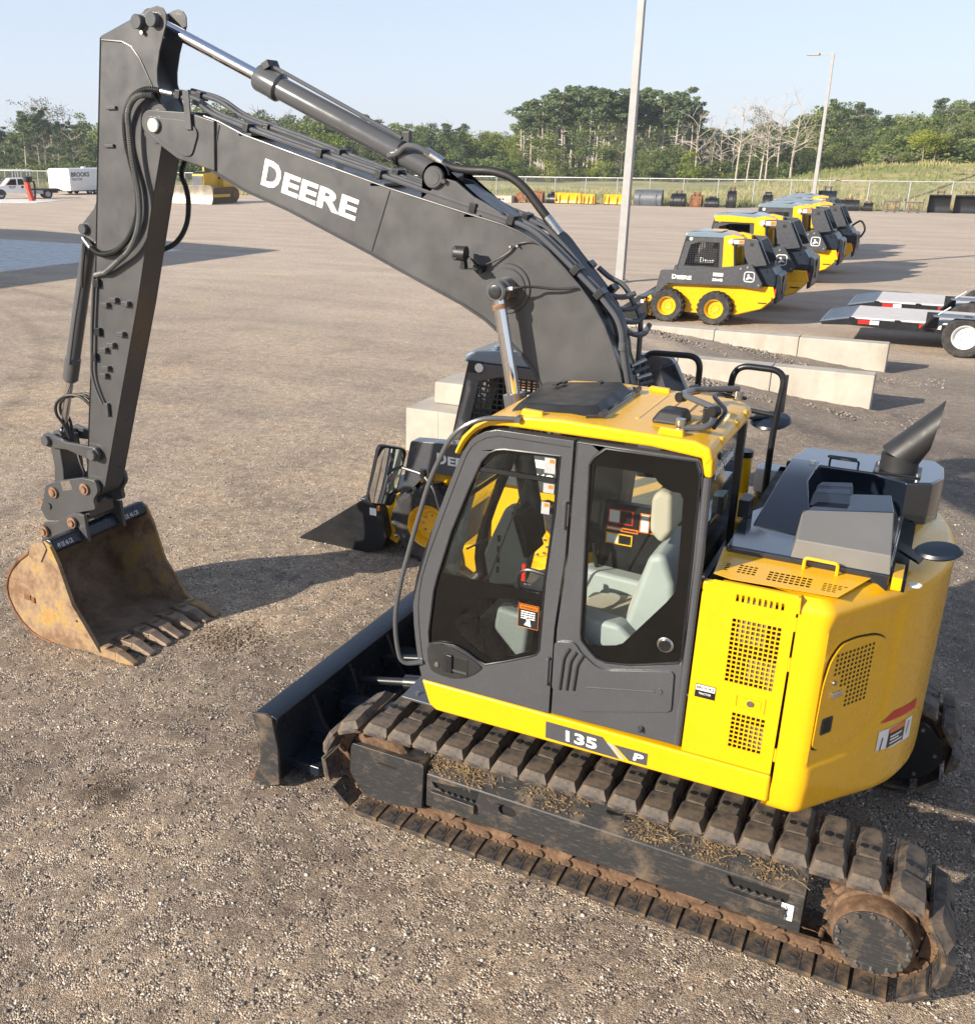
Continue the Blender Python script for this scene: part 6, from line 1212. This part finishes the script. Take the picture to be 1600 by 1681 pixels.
def skid_loader(kind, model):
    t = thing('skid_loader', 'skid loader', 'skid loader')
    dark = M['grey']; top = M['roofsky']
    body = MB().prism([(.74, .30), (.80, .70), (.62, .97), (-1.0, 1.0), (-1.90, .98), (-1.97, .74), (-1.70, .44), (-1.10, .24), (.62, .23)], -.60, .60).build('body', M['yellow'], t, bevel=.02)
    for s in (1, -1):
        MB().prism([(-1.05, .26), (-1.68, .46), (-1.90, .66), (-1.90, .74), (-1.05, .70)], .60 * s, .70 * s).build('rear_step', M['yellow'], body, bevel=.012)
        MB().box(-1.80, -1.60, min(.701 * s, .703 * s), max(.701 * s, .703 * s), .58, .61).build('slot', M['dark'], body)
        MB().box(-1.965, -1.93, min(.50 * s, .57 * s), max(.50 * s, .57 * s), .80, .93).build('tail_light', M['red'], body)
    MB().prism([(-.72, 1.0), (-.72, 1.36), (-1.25, 1.50), (-1.80, 1.42), (-1.93, 1.24), (-1.93, .99)], -.56, .56).build('engine_hood', M['bluewash'], t, bevel=.03, seg=3)
    rd = MB().prism([(-1.93, .55), (-1.93, 1.30), (-2.02, 1.24), (-2.05, .95), (-2.0, .58)], -.52, .52).build('rear_door', M['bluewash'], t, bevel=.02); MB().lathe([(.20, 0), (.23, 0), (.23, .012), (.20, .012)], (-2.045, 0, .98), (-1, 0, 0), 28).build('fan_guard', M['black'], rd)
    for k in range(4): MB().box(-1.22 - .12 * k, -1.16 - .12 * k, -.30, .30, 1.49 - .022 * k, 1.515 - .022 * k).build('hood_slot', M['dark'], t)
    arm = [(.92, .74), (.82, 1.265), (-.05, 1.318), (-.95, 1.45), (-1.36, 1.52), (-1.66, 1.06), (-1.60, .935), (-1.1, .985), (.62, .955), (.84, .70), (.98, .34), (1.06, .36)]
    for s in (1, -1):
        la = MB().prism(roundpoly(arm, .025), .625 * s, .80 * s).build('lift_arm', dark, t, bevel=.012)
        for (x, z) in ((-1.58, 1.03), (-1.12, 1.40), (-1.28, 1.44)): MB().cyl((x, .80 * s, z), (x, .815 * s, z), .025, 12).build('pin', M['bolt'], la)
        MB().prism(roundpoly([(-.85, 2.09), (-1.10, 2.10), (-1.38, 2.09), (-1.44, 2.02), (-1.70, 1.50), (-1.30, 1.44), (-1.16, 1.70), (-1.12, 1.92), (-.88, 1.95)], .03), .60 * s, .72 * s).build('arm_tower', dark, t, bevel=.012)
        MB().cyl((-1.30, .715 * s, 1.97), (-1.30, .73 * s, 1.97), .04, 14).build('tower_hole', M['dark'], t)
        MB().prism([(-1.45, 2.06), (-1.74, 1.52), (-1.52, 1.48), (-1.30, 2.0)], .50 * s, .60 * s).build('arm_link', M['bluewash'], t, bevel=.01)
        yp = MB().prism(roundpoly([(-.64, 1.37), (-.60, 2.12), (-.80, 2.17), (-1.08, 2.12), (-1.10, 1.98), (-.90, 1.82), (-.93, 1.40)], .03), .34 * s, .60 * s).build('cab_post', M['yellow'], t, bevel=.02)
        MB().cyl((-.80, .60 * s, 2.02), (-.80, .725 * s, 2.02), .06, 18).build('side_lamp', M['lampglass'], t); q = MB().box(-1.11, -.88, min(.7205 * s, .724 * s), max(.7205 * s, .724 * s), 1.975, 2.065).build('warning_sticker', M['white'], t); MB().box(-1.105, -.99, min(.7245 * s, .726 * s), max(.7245 * s, .726 * s), 1.98, 2.06).build('sticker_print', M['orange'], t)
        MB().cyl((-.98, .66 * s, 1.20), (-.90, .66 * s, 1.95), .035, 12).build('lift_cylinder', M['black'], t)
        for x in (.57, -.60): wheel(t, x, .755 * s, .40, .405, .29, s, M['yellow'])
        if s > 0:
            lettering('D', (.52, .8005, 1.07), (-1, 0, 0), (0, 0, 1), .115, .11, M['white'], la, 'lettering', .035); lettering('EERE', (.395, .8005, 1.07), (-1, 0, 0), (0, 0, 1), .092, .36, M['white'], la, 'lettering', .035)
            if model: lettering(model, (-.47, .8005, 1.07), (-1, 0, 0), (0, 0, 1), .066, .25, M['white'], la, 'model_number', .04); MB().box(-.72, -.48, .8005, .802, 1.19, 1.27).build('dealer_sticker', M['white'], la); lettering('BROOKS', (-.50, .8025, 1.215), (-1, 0, 0), (0, 0, 1), .035, .2, M['galv'], la, 'lettering', .0, .001)
            deer_badge(la, -1.34, .8005, 1.215, .25)
    # cab
    csd = dark if kind == 'dark' else M['yellow']
    out = [(.47, 1.0), (.46, 1.32), (.30, 2.08), (-.64, 2.08), (-.65, 1.0)]; win = [(.30, 1.38), (.19, 1.90), (-.05, 1.97), (-.50, 1.97), (-.55, 1.38)]
    cb_ = MB().plate(out, [win], FY(.50), .05).build('cab', dark, t, bevel=.008); MB().plate(out, [win], FY(-.55), .05).build('cab_side', dark, t, bevel=.008)
    if kind == 'dark':
        for y in (.527, -.527):
            b = MB()
            for k in range(15): x = .30 - .06 * k; b.box(x - .006, x + .006, y - .006, y + .006, 1.38, 1.97)
            for k in range(11): z = 1.40 + .056 * k; b.box(-.55, .30 - (z - 1.38) * .21, y - .005, y + .005, z - .007, z + .007)
            b.build('side_screen', M['black'], t)
    else:
        for y in (.527, -.527): MB().prism(win, y - .003, y + .003).build('side_window', M['glassdark'], t)
        MB().prism([(.30, 2.02), (.34, 2.15), (.0, 2.17), (-.62, 2.12), (-.62, 2.0)], .551, .60).build('roof_trim', M['yellow'], t, bevel=.01)
    for y in (.48, -.48): MB().tube([(.46, y, 1.0), (.46, y, 1.32), (.31, y, 2.06)], .04, 8).build('front_pillar', M['black'], t)
    MB().add([(.47, -.48, .95), (.47, .48, .95), (.46, .48, 1.32), (.46, -.48, 1.32), (.30, .48, 2.06), (.30, -.48, 2.06)], [(0, 1, 2, 3), (3, 2, 4, 5)]).build('front_window', M['glassdark'], t, smooth=False)
    MB().box(-.66, -.62, -.5, .5, 1.0, 2.08).build('rear_cab_wall', M['black'], t); MB().prism([(.1, 1.25), (-.3, 1.2), (-.42, 1.85), (-.55, 1.85), (-.5, 1.1), (.1, 1.1)], -.22, .22).build('seat', M['plastic'], t, bevel=.04)
    rf_ = MB().prism([(.37, 2.08), (.36, 2.15), (.30, 2.19), (-.10, 2.225), (-.60, 2.20), (-.88, 2.13), (-.88, 2.08)], -.54, .54).build('roof', top, t, bevel=.03, seg=3); MB().box(-.50, .12, -.38, .38, 2.212, 2.238).build('roof_panel', top, t, bevel=.012)
    for y in (.47, -.47): MB().box(.16, .32, y - .09, y + .085, 1.98, 2.10).build('lamp_housing', M['black'], t, bevel=.01); MB().cyl((.19, y + (.085 if y > 0 else -.085), 2.04), (.19, y + (.10 if y > 0 else -.10), 2.04), .045, 18).build('headlamp', M['lampglass'], t)
    # quick coupler and bucket
    MB().prism([(.86, .10), (.84, .52), (.95, .62), (1.05, .55), (1.06, .08)], -.42, .42).build('tool_carrier', M['yellow'], t, bevel=.02)
    for s in (1, -1): MB().prism(roundpoly([(1.02, .64), (1.13, .56), (1.08, .14), (.97, .10), (.92, .48)], .03), .63 * s, .79 * s).build('coupler_arm', M['yellow'], t, bevel=.012)
    for y in (.5, -.5): MB().cyl((.98, y, .75), (1.02, y, .28), .03, 10).build('tilt_cylinder', M['black'], t)
    bk = MB(); pr = [(2.12, .01), (1.25, .005), (1.10, .06), (1.04, .22), (1.10, .50), (1.28, .60)]; pi = [(2.12, .022), (1.26, .03), (1.13, .085), (1.075, .22), (1.13, .48), (1.28, .575)]; n = len(pr)
    bk.add([(p[0], y, p[1]) for y in (-.94, .94) for p in pr], [(i, i + 1, n + i + 1, n + i) for i in range(n - 1)]); bk.add([(p[0], y, p[1]) for y in (-.94, .94) for p in pi], [(i, n + i, n + i + 1, i + 1) for i in range(n - 1)])
    bko = bk.build('loader_bucket', M['black'], t, ang=50, recalc=False)
    for y in (-.95, .93): MB().prism([(2.14, .0), (1.25, .0), (1.08, .06), (1.02, .22), (1.08, .52), (1.27, .61), (1.34, .57)], y, y + .02).build('bucket_side', M['black'], bko, bevel=.004)
    MB().box(1.12, 1.34, -.94, .94, .575, .605).build('bucket_top', M['bluewash'], bko, bevel=.01); q = MB().box(1.14, 1.22, .9505, .952, .44, .52).build('bucket_sticker', M['white'], bko); MB().box(1.10, 1.13, .9505, .952, .50, .56).build('bucket_sticker', M['orange'], bko)
    return t
skA = skid_loader('dark', '324G'); skA.location = (4.40, -20.70, 0); tag(skA, 'yellow skid loader numbered 324G with dark mesh sided cab, nearest of the parked row', 'skid loader', 'skid loaders parked in a row')
skB = skid_loader('yellow', ''); skB.location = (4.32, -23.7, 0); skB.scale = (1.14,) * 3; tag(skB, 'skid loader with yellow trimmed glazed cab, second of the parked row', 'skid loader', 'skid loaders parked in a row')
for (x, y, s, lab) in ((4.34, -30.5, 1.14, 'dark cabbed skid loader, third of the parked row'), (4.20, -34.0, 1.12, 'skid loader with a hose loop at its rear, fourth of the parked row'), (5.2, -38.8, 1.08, 'mostly hidden skid loader showing only its roof, fifth of the parked row'), (5.3, -42.8, 1.08, 'skid loader showing only a roof edge, farthest of the parked row')):
    c = copy_tree(skA); c.location = (x, y, 0); c.scale = (s,) * 3; c['label'] = lab
    if y == -34.0: MB().tube(spline([(-1.75, -.3, 1.45), (-2.0, -.3, 1.6), (-2.15, -.3, 1.35), (-2.05, -.3, 1.1)]), .03, 8).build('hose', M['rubberhose'], c)
c = copy_tree(skA); c.location = (2.42, -3.62, 0); c['label'] = 'skid loader with black bucket, half hidden behind the excavator cab'; c['group'] = 'skid loaders of the yard'

# ================================================================== tilt deck trailers
def deck_trailer(label, xt, yn, yf):
    t = thing('flatbed_trailer', label, 'trailer', (xt, yn, 0), 0, 'flatbed trailers at the yard edge'); W = yn - yf; L = 5.6; z = .66
    fr = MB()
    for y in (-.06, -W + .06): fr.prism([(-.02, z - .16), (-.55, z - .03), (-L, z - .03), (-L, z - .20), (-1.4, z - .20), (-.6, z - .17), (-.05, z - .20)], y - .06, y + .06)
    for x in (-.9, -1.7, -2.6, -3.6, -4.6): fr.box(x - .04, x + .04, -W + .1, -.1, z - .16, z - .06)
    f = fr.build('frame', M['black'], t, bevel=.008)
    nb = 9; bw = (W - .02) / nb
    for k in range(nb): MB().box(-L, -.62, -.01 - bw * (k + 1) + .008, -.01 - bw * k - .004, z - .03, z + .012).build('deck_board', M['planks'], t, bevel=.004, seg=1)
    tail = MB().prism([(0, z - .14), (-.61, z - .02), (-.61, z + .010), (0, z - .115)], -W, 0).build('tail_ramp', M['trailersteel'], t, bevel=.004)
    for k in range(9): x = -.06 - .06 * k; MB().box(x - .012, x + .012, -W + .05, -.05, -.004, .012, 0, Matrix.Translation((0, 0, z - .115 - x * .205))).build('tread_bar', M['trailersteel'], tail)
    for x in (-.75, -1.95, -3.1):
        MB().box(x - .26, x - .02, .0005, .003, z - .13, z - .045).build('tape', M['red'], f); MB().box(x - .44, x - .26, .0005, .003, z - .13, z - .045).build('tape', M['white'], f)
    for x in (-.6, -1.5): MB().tube(fillet([(x, .0, z - .02), (x, .05, z), (x - .09, .05, z), (x - .09, 0, z - .02)], .02), .012, 6).build('tie_ring', M['black'], f)
    MB().prism([(-2.05, z), (-2.05, z + .24), (-4.2, z + .24), (-4.2, z), (-2.15, z + .0)], -.28, .12).build('fender', M['black'], t, bevel=.02) if 0 else None
    fd = MB().box(-4.4, -2.2, -.20, .28, z + .16, z + .185).build('fender', M['trailersteel'], t, bevel=.006); MB().prism([(-2.2, z + .185), (-2.0, z - .10), (-2.03, z - .12), (-2.24, z + .16)], -.2, .28).build('fender_end', M['black'], t); MB().tube([(-2.05, .0, z - .02), (-2.5, .02, z + .35)], .018, 8).build('stake', M['galv'], t)
    MB().box(-2.32, -2.08, -.02, .02, z - .12, z + .22).build('side_plate', M['black'], t)
    for x in (-2.85, -3.75): wheel(t, x, .10, .43, .43, .24, 1, M['whitepaint'], False, .58); wheel(t, x, -W - .10, .43, .43, .24, -1, M['whitepaint'], False, .58)
    return t
deck_trailer('black flatbed tilt trailer with grey board deck, nearer to the ramp walls', 1.16, -18.25, -20.25)
deck_trailer('black flatbed tilt trailer, farther from the ramp walls', .90, -21.3, -23.3)

# ================================================================== bulldozer
dz = thing('bulldozer', 'old yellow bulldozer with bright worn blade seen below the boom', 'bulldozer', (56.3, -65.2, 0), R(88), None, 1.35)
pr = [(1.95, .02), (1.86, .25), (1.80, .55), (1.82, .90), (1.92, 1.12), (1.99, 1.14), (1.90, .9), (1.88, .55), (1.95, .25), (2.05, .02)]; MB().prism(pr, -1.75, 1.75).build('blade', M['silverblade'], dz, bevel=.02)
for s in (1, -1):
    MB().prism(roundpoly([(1.35, .25), (1.30, .75), (.9, .95), (-1.1, .98), (-1.45, .80), (-1.5, .35), (-1.15, .02), (1.0, .02)], .12), .62 * s, 1.08 * s).build('track', M['chain'], dz, bevel=.02); MB().prism([(.95, .25), (.9, .55), (-.8, .6), (-.85, .25)], 1.081 * s, 1.10 * s).build('track_frame', M['scuffed'], dz, bevel=.02); MB().lathe([(.02, 0), (.32, 0), (.30, .04), (.02, .05)], (-1.1, 1.08 * s, .5), (0, s, 0), 24).build('sprocket', M['rusty'], dz)
    MB().box(-.4, 1.85, min(1.12 * s, 1.24 * s), max(1.12 * s, 1.24 * s), .40, .58).build('push_arm', M['yellow_old'], dz, bevel=.02); MB().cyl((.55, .5 * s, 1.05), (1.8, .6 * s, .75), .07, 10).build('lift_cylinder', M['black'], dz)
    for k in range(10): MB().box(-1.05 + .21 * k, -.92 + .21 * k, min(.6 * s, 1.09 * s), max(.6 * s, 1.09 * s), .965, .99).build('track_shoe', M['shoesteel'], dz)
MB().prism([(1.25, .7), (1.22, 1.75), (1.12, 1.86), (.2, 1.92), (-.2, 1.85), (-.2, .7)], -.48, .48).build('engine_hood', M['yellow_old'], dz, bevel=.05); MB().box(1.235, 1.27, -.42, .42, .85, 1.68).build('radiator_grille', M['greysteel'], dz, bevel=.02); MB().prism([(1.2, 1.80), (1.05, 1.93), (.3, 1.97), (.3, 1.90)], -.46, .46).build('hood_top', M['bluewash'], dz, bevel=.02)  # hood top coloured blue-black in place of its sky reflection
MB().box(-1.3, -.2, -.9, .9, .95, 1.5).build('body', M['yellow_old'], dz, bevel=.04); MB().prism([(-.15, 1.5), (-.3, 2.55), (-1.15, 2.55), (-1.25, 1.5)], -.72, .72).build('cab', M['glassdark'], dz); MB().box(-1.3, -.15, -.8, .8, 2.55, 2.68).build('roof', M['yellow_old'], dz, bevel=.04)
for x, y in ((-.22, .72), (-.22, -.72), (-1.2, .72), (-1.2, -.72)): MB().box(x - .06, x + .06, y - .06, y + .06, 1.5, 2.6).build('cab_post', M['yellow_old'], dz)

# ================================================================== white service truck, cargo trailer, red post
tk2 = thing('service_truck', 'white flatbed service truck with a ladder rack, cut by the picture edge', 'truck', (77.3, -63.0, 0), R(58))
cabp = [(2.9, .55), (2.95, 1.05), (1.75, 1.25), (1.15, 1.88), (-.15, 1.92), (-.35, 1.30), (-.35, .55)]
MB().prism(roundpoly(cabp, .08), -.95, .95).build('cab', M['whitepaint'], tk2, bevel=.04)
for s in (1, -1):
    MB().prism([(1.55, 1.27), (1.08, 1.78), (.62, 1.80), (.60, 1.27)], .951 * s, .957 * s).build('door_window', M['glassdark'], tk2); MB().prism([(.48, 1.27), (.48, 1.80), (.02, 1.80), (-.12, 1.30)], .951 * s, .957 * s).build('rear_window', M['glassdark'], tk2)
    for x in (2.1, -2.15): wheel(tk2, x, .84 * s, .42, .42, .26, s, M['galv'], False, .6)
    MB().prism(arc(2.1, .42, .5, 0, 180, 10), .952 * s, .956 * s).build('wheel_arch', M['dark'], tk2)
lettering('BROOKS', (1.30, .958, 1.05), (-1, 0, 0), (0, 0, 1), .14, .62, M['black'], tk2, 'lettering', .03); lettering('TRACTOR', (1.25, .958, .95), (-1, 0, 0), (0, 0, 1), .06, .4, M['black'], tk2, 'lettering', .02); MB().prism(rrect(.0, .2, .98, 1.2, .03), .952, .958).build('badge', M['black'], tk2)
MB().box(-3.3, -.42, -1.0, 1.0, .78, .90).build('flatbed', M['plastic'], tk2, bevel=.02); MB().box(-1.75, -.45, -.95, .95, .45, .80).build('side_box', M['galv'], tk2, bevel=.02); MB().box(-3.2, -.4, -.4, .4, .5, .78).build('chassis', M['black'], tk2)
MB().box(-.5, -.42, -.95, .95, .9, 1.9).build('headache_rack', M['galv'], tk2)
for s in (1, -1):
    MB().tube([(-.8, .9 * s, 2.62), (3.2, .9 * s, 2.62)], .04, 8).build('rack_rail', M['whitepaint'], tk2)
    for x in (-.7, .1, .6): MB().tube([(x, .9 * s, 1.85), (x, .9 * s, 2.72 if x == .1 else 2.62)], .035, 8).build('rack_post', M['whitepaint'], tk2)
ct = thing('cargo_trailer', 'white enclosed cargo trailer lettered BROOKS TRACTOR', 'trailer', (81.6, -73.2, 0))
MB().prism(roundpoly([(1.55, .42), (1.55, 2.45), (1.3, 2.62), (-1.3, 2.62), (-1.55, 2.50), (-1.55, .42)], .06), -5.0, 1.5).build('box', M['whitepaint'], ct, bevel=.05)
MB().prism(arc(0, 0, .28, 0, 360, 16)[:-1], 2.615, 2.76, 'z', 0, Matrix.Translation((-.9, -1.2, 0))).build('roof_vent', M['whitepaint'], ct, bevel=.03)
lettering('BROOKS', (-1.5525, 1.25, 1.78), (0, -1, 0), (0, 0, 1), .46, 2.55, M['black'], ct, 'lettering', .035); lettering('TRACTOR', (-1.5525, 1.25, 1.42), (0, -1, 0), (0, 0, 1), .24, 1.5, M['black'], ct, 'lettering', .02)
for x in (1.42, -1.42):
    for y in (-1.2, -2.1): wheel(ct, x, y, .36, .36, .22, 1 if x > 0 else -1, M['galv'], False).rotation_euler = (0, 0, -R(90))
MB().box(-.3, .3, 1.5, 2.3, .38, .5).build('drawbar', M['black'], ct); MB().box(1.35, 1.45, 1.3, 1.4, 0, .45).build('jack_leg', M['galv'], ct); MB().box(-1.5, 1.5, -5, 1.5, .36, .42).build('frame', M['black'], ct)
rp = thing('red_post', 'leaning red-orange post with a black head on the concrete pad', 'post', (72.6, -59.9, .03))
MB().taper([(-.22, -.22, 0), (.22, -.22, 0), (.22, .22, 0), (-.22, .22, 0)], [(.12, -.10, 1.0), (.42, -.10, 1.0), (.42, .22, 1.0), (.12, .22, 1.0)]).build('lower_body', M['redpaint'], rp, bevel=.03); MB().taper([(.08, -.14, .99), (.46, -.14, .99), (.46, .26, .99), (.08, .26, .99)], [(.14, -.12, 1.62), (.58, -.12, 1.62), (.58, .26, 1.62), (.14, .26, 1.62)]).build('upper_body', M['redpaint'], rp, bevel=.03)
for x, y in ((.1, -.1), (.36, -.3), (.5, .1), (.2, .25)): MB().cyl((x, y, 1.6), (x - .02, y, 2.08), .16, 14, .18).build('black_head', M['rubberhose'], rp, bevel=.02)
MB().tube(spline([(.0, -.35, 1.7), (.0, -.45, 1.2), (.05, -.45, .6), (.0, -.3, .1)]), .09, 10).build('hose', M['rubberhose'], rp)

# ================================================================== attachments along the fence
def dig_bucket(name, label, x, wd, h, mat, ears=None, open_=False, y=-79.7):
    """excavator bucket standing on its back; closed back or open mouth towards the yard"""
    t = thing(name, label, 'bucket', (x, y, 0), 0, 'buckets and attachments along the fence'); w2_ = wd / 2; d = min(.9, h * .75); eh = h * (.22 if ears else 0); hb = h - eh
    s = -1 if open_ else 1                       # curved back towards the viewer when closed
    o = [(s * d * .35, 0), (s * d * .48, hb * .22), (s * d * .5, hb * .5), (s * d * .36, hb * .82), (s * d * .1, hb), (-s * d * .15, hb * .98)]
    i_ = [(p[0] - s * .03, p[1] + (.025 if k == 0 else -.02)) for k, p in enumerate(o)]; n = len(o); b = MB()
    b.add([(xx, p[0], p[1]) for xx in (-w2_, w2_) for p in o], [(k, k + 1, n + k + 1, n + k) for k in range(n - 1)]); b.add([(xx, p[0], p[1]) for xx in (-w2_, w2_) for p in i_], [(k, k + 1, n + k + 1, n + k) for k in range(n - 1)])
    bo = b.build('shell', mat, t, ang=60)
    for xx in (-w2_, w2_ - .03): MB().prism(o + [(-s * d * .45, hb * .35), (-s * d * .2, .0)], xx, xx + .03, 'x').build('side_plate', mat, t, bevel=.005)
    for k in (-.5, .5): MB().box(k * wd * .6 - .02, k * wd * .6 + .02, s * d * .44, s * d * .53, hb * .1, hb * .75).build('wear_strip', mat, t, bevel=.006)
    MB().box(-w2_, w2_, -.08 - s * d * .05, .08 - s * d * .05, hb - .03, hb + .07).build('top_tube', mat, t, bevel=.02)
    if ears:
        for k in (-1, 1): MB().prism([(-.22, hb), (.2, hb), (.16, h), (-.12, h)], k * min(.2, w2_ * .5) - .025, k * min(.2, w2_ * .5) + .025, 'x').build('ear', mat, t, bevel=.01)
        for (yy, zz) in ((.1, h - .1), (-.08, h - .06)): MB().cyl((-min(.3, w2_ * .7), yy, zz), (min(.3, w2_ * .7), yy, zz), .05, 10).build('pin', M[ears], t)
    return t
G = [('excavator_bucket', 'rust brown bucket lying by a tilted rusty plate', 32.0, 1.5, .95, 'rusty', None, 0), ('excavator_bucket', 'small black bucket beside the long yellow pusher', 30.35, 1.0, .98, 'black', 'black', 0),
     ('excavator_bucket', 'wide grey ribbed bucket with no ears, widest of the row', 22.0, 2.3, 1.23, 'greysteel', None, 0), ('excavator_bucket', 'black bucket with orange pin ears just right of the wide grey one', 19.55, 1.15, 1.24, 'black', 'rustbolt', 0),
     ('excavator_bucket', 'tan brown bucket between two black buckets', 18.1, .95, 1.15, 'rusty', 'rustbolt', 0), ('excavator_bucket', 'low black bucket right of the tan one', 16.85, 1.05, .85, 'black', 'black', 0),
     ('excavator_bucket', 'tall narrow black trenching bucket with orange ears', 15.35, .66, 1.58, 'black', 'rustbolt', 0), ('excavator_bucket', 'narrow black bucket standing alone in the row', 12.6, .70, 1.28, 'black', 'black', 0),
     ('excavator_bucket', 'wide blue-black bucket with orange pins left of the thin light pole', 10.3, 1.5, 1.30, 'bluewash', 'rustbolt', 0), ('excavator_bucket', 'tall blue-black bucket right behind the thin light pole', 8.3, 1.3, 1.75, 'bluewash', 'rustbolt', 0),
     ('excavator_bucket', 'wide low black bucket right of the tall blue-black one', 6.75, 1.55, .95, 'black', 'rustbolt', 0), ('excavator_bucket', 'smallest black and orange bucket of the row', 5.35, .66, .72, 'black', 'rustbolt', 0),
     ('excavator_bucket', 'large open black bucket with orange pins beside the fork frames', .65, 1.45, 1.56, 'black', 'rustbolt', 1), ('excavator_bucket', 'large open black bucket at the right edge of the picture', -1.15, 1.7, 1.55, 'black', 'rustbolt', 1)]
for nm, lab, x, wd, h, m_, e_, op in G: dig_bucket(nm, lab, x, wd, h, M[m_], e_, op)
def pusher(label, x, wd, h, mat, nr):
    t = thing('snow_pusher', label, 'snow pusher', (x, -79.6, 0), 0, 'buckets and attachments along the fence'); w2_ = wd / 2
    MB().prism([(.30, .05), (.22, .25), (.22, h * .7), (.34, h), (.27, h), (.15, h * .7), (.15, .25), (.2, .05)], -w2_, w2_, 'x').build('moldboard', mat, t, bevel=.01)
    for xx in (-w2_, w2_ - .05): MB().prism([(-.35, .05), (.34, .05), (.34, h), (-.2, h * .9)], xx, xx + .05, 'x').build('side_board', mat, t, bevel=.01)
    for k in range(nr): xx = -w2_ + wd * (k + .5) / nr; MB().prism([(.22, .1), (.40, .1), (.40, h * .55), (.30, h * .95), (.22, h * .95)], xx - .03, xx + .03, 'x').build('rib', mat, t, bevel=.008)
    MB().box(-w2_, w2_, .16, .34, .0, .08).build('rubber_edge', M['tyre'], t)
pusher('long bright yellow snow pusher left of the light pole', 28.9, 2.3, .92, M['yellow'], 3); pusher('short pale yellow box attachment beside the long yellow pusher', 27.1, 1.15, .85, M['yellow_old'], 3); pusher('bright yellow snow pusher standing behind the tall light pole', 24.6, 2.2, .86, M['yellow'], 3)
t = MB().box(33.75, 35.85, -79.3, -78.5, 0, .60).build('concrete_block', M['concrete'], bevel=.04); tag(t, 'pale concrete block with scrawled lettering at the fence', 'concrete block')
MB().prism([(34.1, .2), (34.3, .38), (34.35, .2), (34.6, .4), (34.65, .2), (34.9, .4), (35.2, .22), (35.25, .4), (35.4, .3), (35.2, .26), (34.9, .36), (34.7, .26), (34.55, .36), (34.4, .26), (34.3, .42)], -78.498, -78.494).build('scrawl', M['galv'], t)
t = MB().box(-.55, .55, -.05, .05, 0, .85, 0, Matrix.Translation((33.2, -79.2, 0)) @ Matrix.Rotation(R(28), 4, 'Y')).build('steel_plate', M['rusty'], bevel=.01); tag(t, 'tilted rusty plate between the pale concrete block and a brown bucket', 'plate')
def fork_frame(label, x, wd, h):
    t = thing('fork_frame', label, 'pallet fork', (x, -79.6, 0), 0, 'buckets and attachments along the fence')
    for xx in (-wd / 2, wd / 2): MB().box(xx - .04, xx + .04, -.04, .04, 0, h + (.15 if xx < 0 else 0)).build('upright', M['greysteel'], t, bevel=.006)
    for z in (.12, h * .82): MB().box(-wd / 2 + .041, wd / 2 - .041, -.035, .035, z - .06, z + .06).build('cross_bar', M['greysteel'], t, bevel=.006)
    for xx in (-wd * .25, wd * .25): MB().box(xx - .05, xx + .05, .036, 1.0, 0, .05).build('fork', M['greysteel'], t, bevel=.006); MB().box(xx - .05, xx + .05, .036, .08, .05, h * .9).build('fork_shank', M['rusty'], t)
fork_frame('grey pallet fork frame left of its twin by the fence', 3.75, 1.05, .9); fork_frame('grey pallet fork frame between its twin and the large open bucket', 2.25, 1.15, .85)

# ------------------------------------------------------------------ thin summer haze over the whole place
hb = MB().box(-260, 330, -420, 60, -1.0, 24).build('haze', M['glass'], smooth=False)
hm = bpy.data.materials.new('pale_haze'); hm.use_nodes = True; hm.node_tree.nodes.clear(); ho = hm.node_tree.nodes.new('ShaderNodeOutputMaterial'); hv = hm.node_tree.nodes.new('ShaderNodeVolumePrincipled')
hv.inputs['Color'].default_value = (.86, .91, 1.0, 1); hv.inputs['Density'].default_value = .00045; hv.inputs['Anisotropy'].default_value = .2
hm.node_tree.links.new(hv.outputs[0], ho.inputs['Volume']); hb.data.materials.clear(); hb.data.materials.append(hm); tag(hb, kind='stuff')
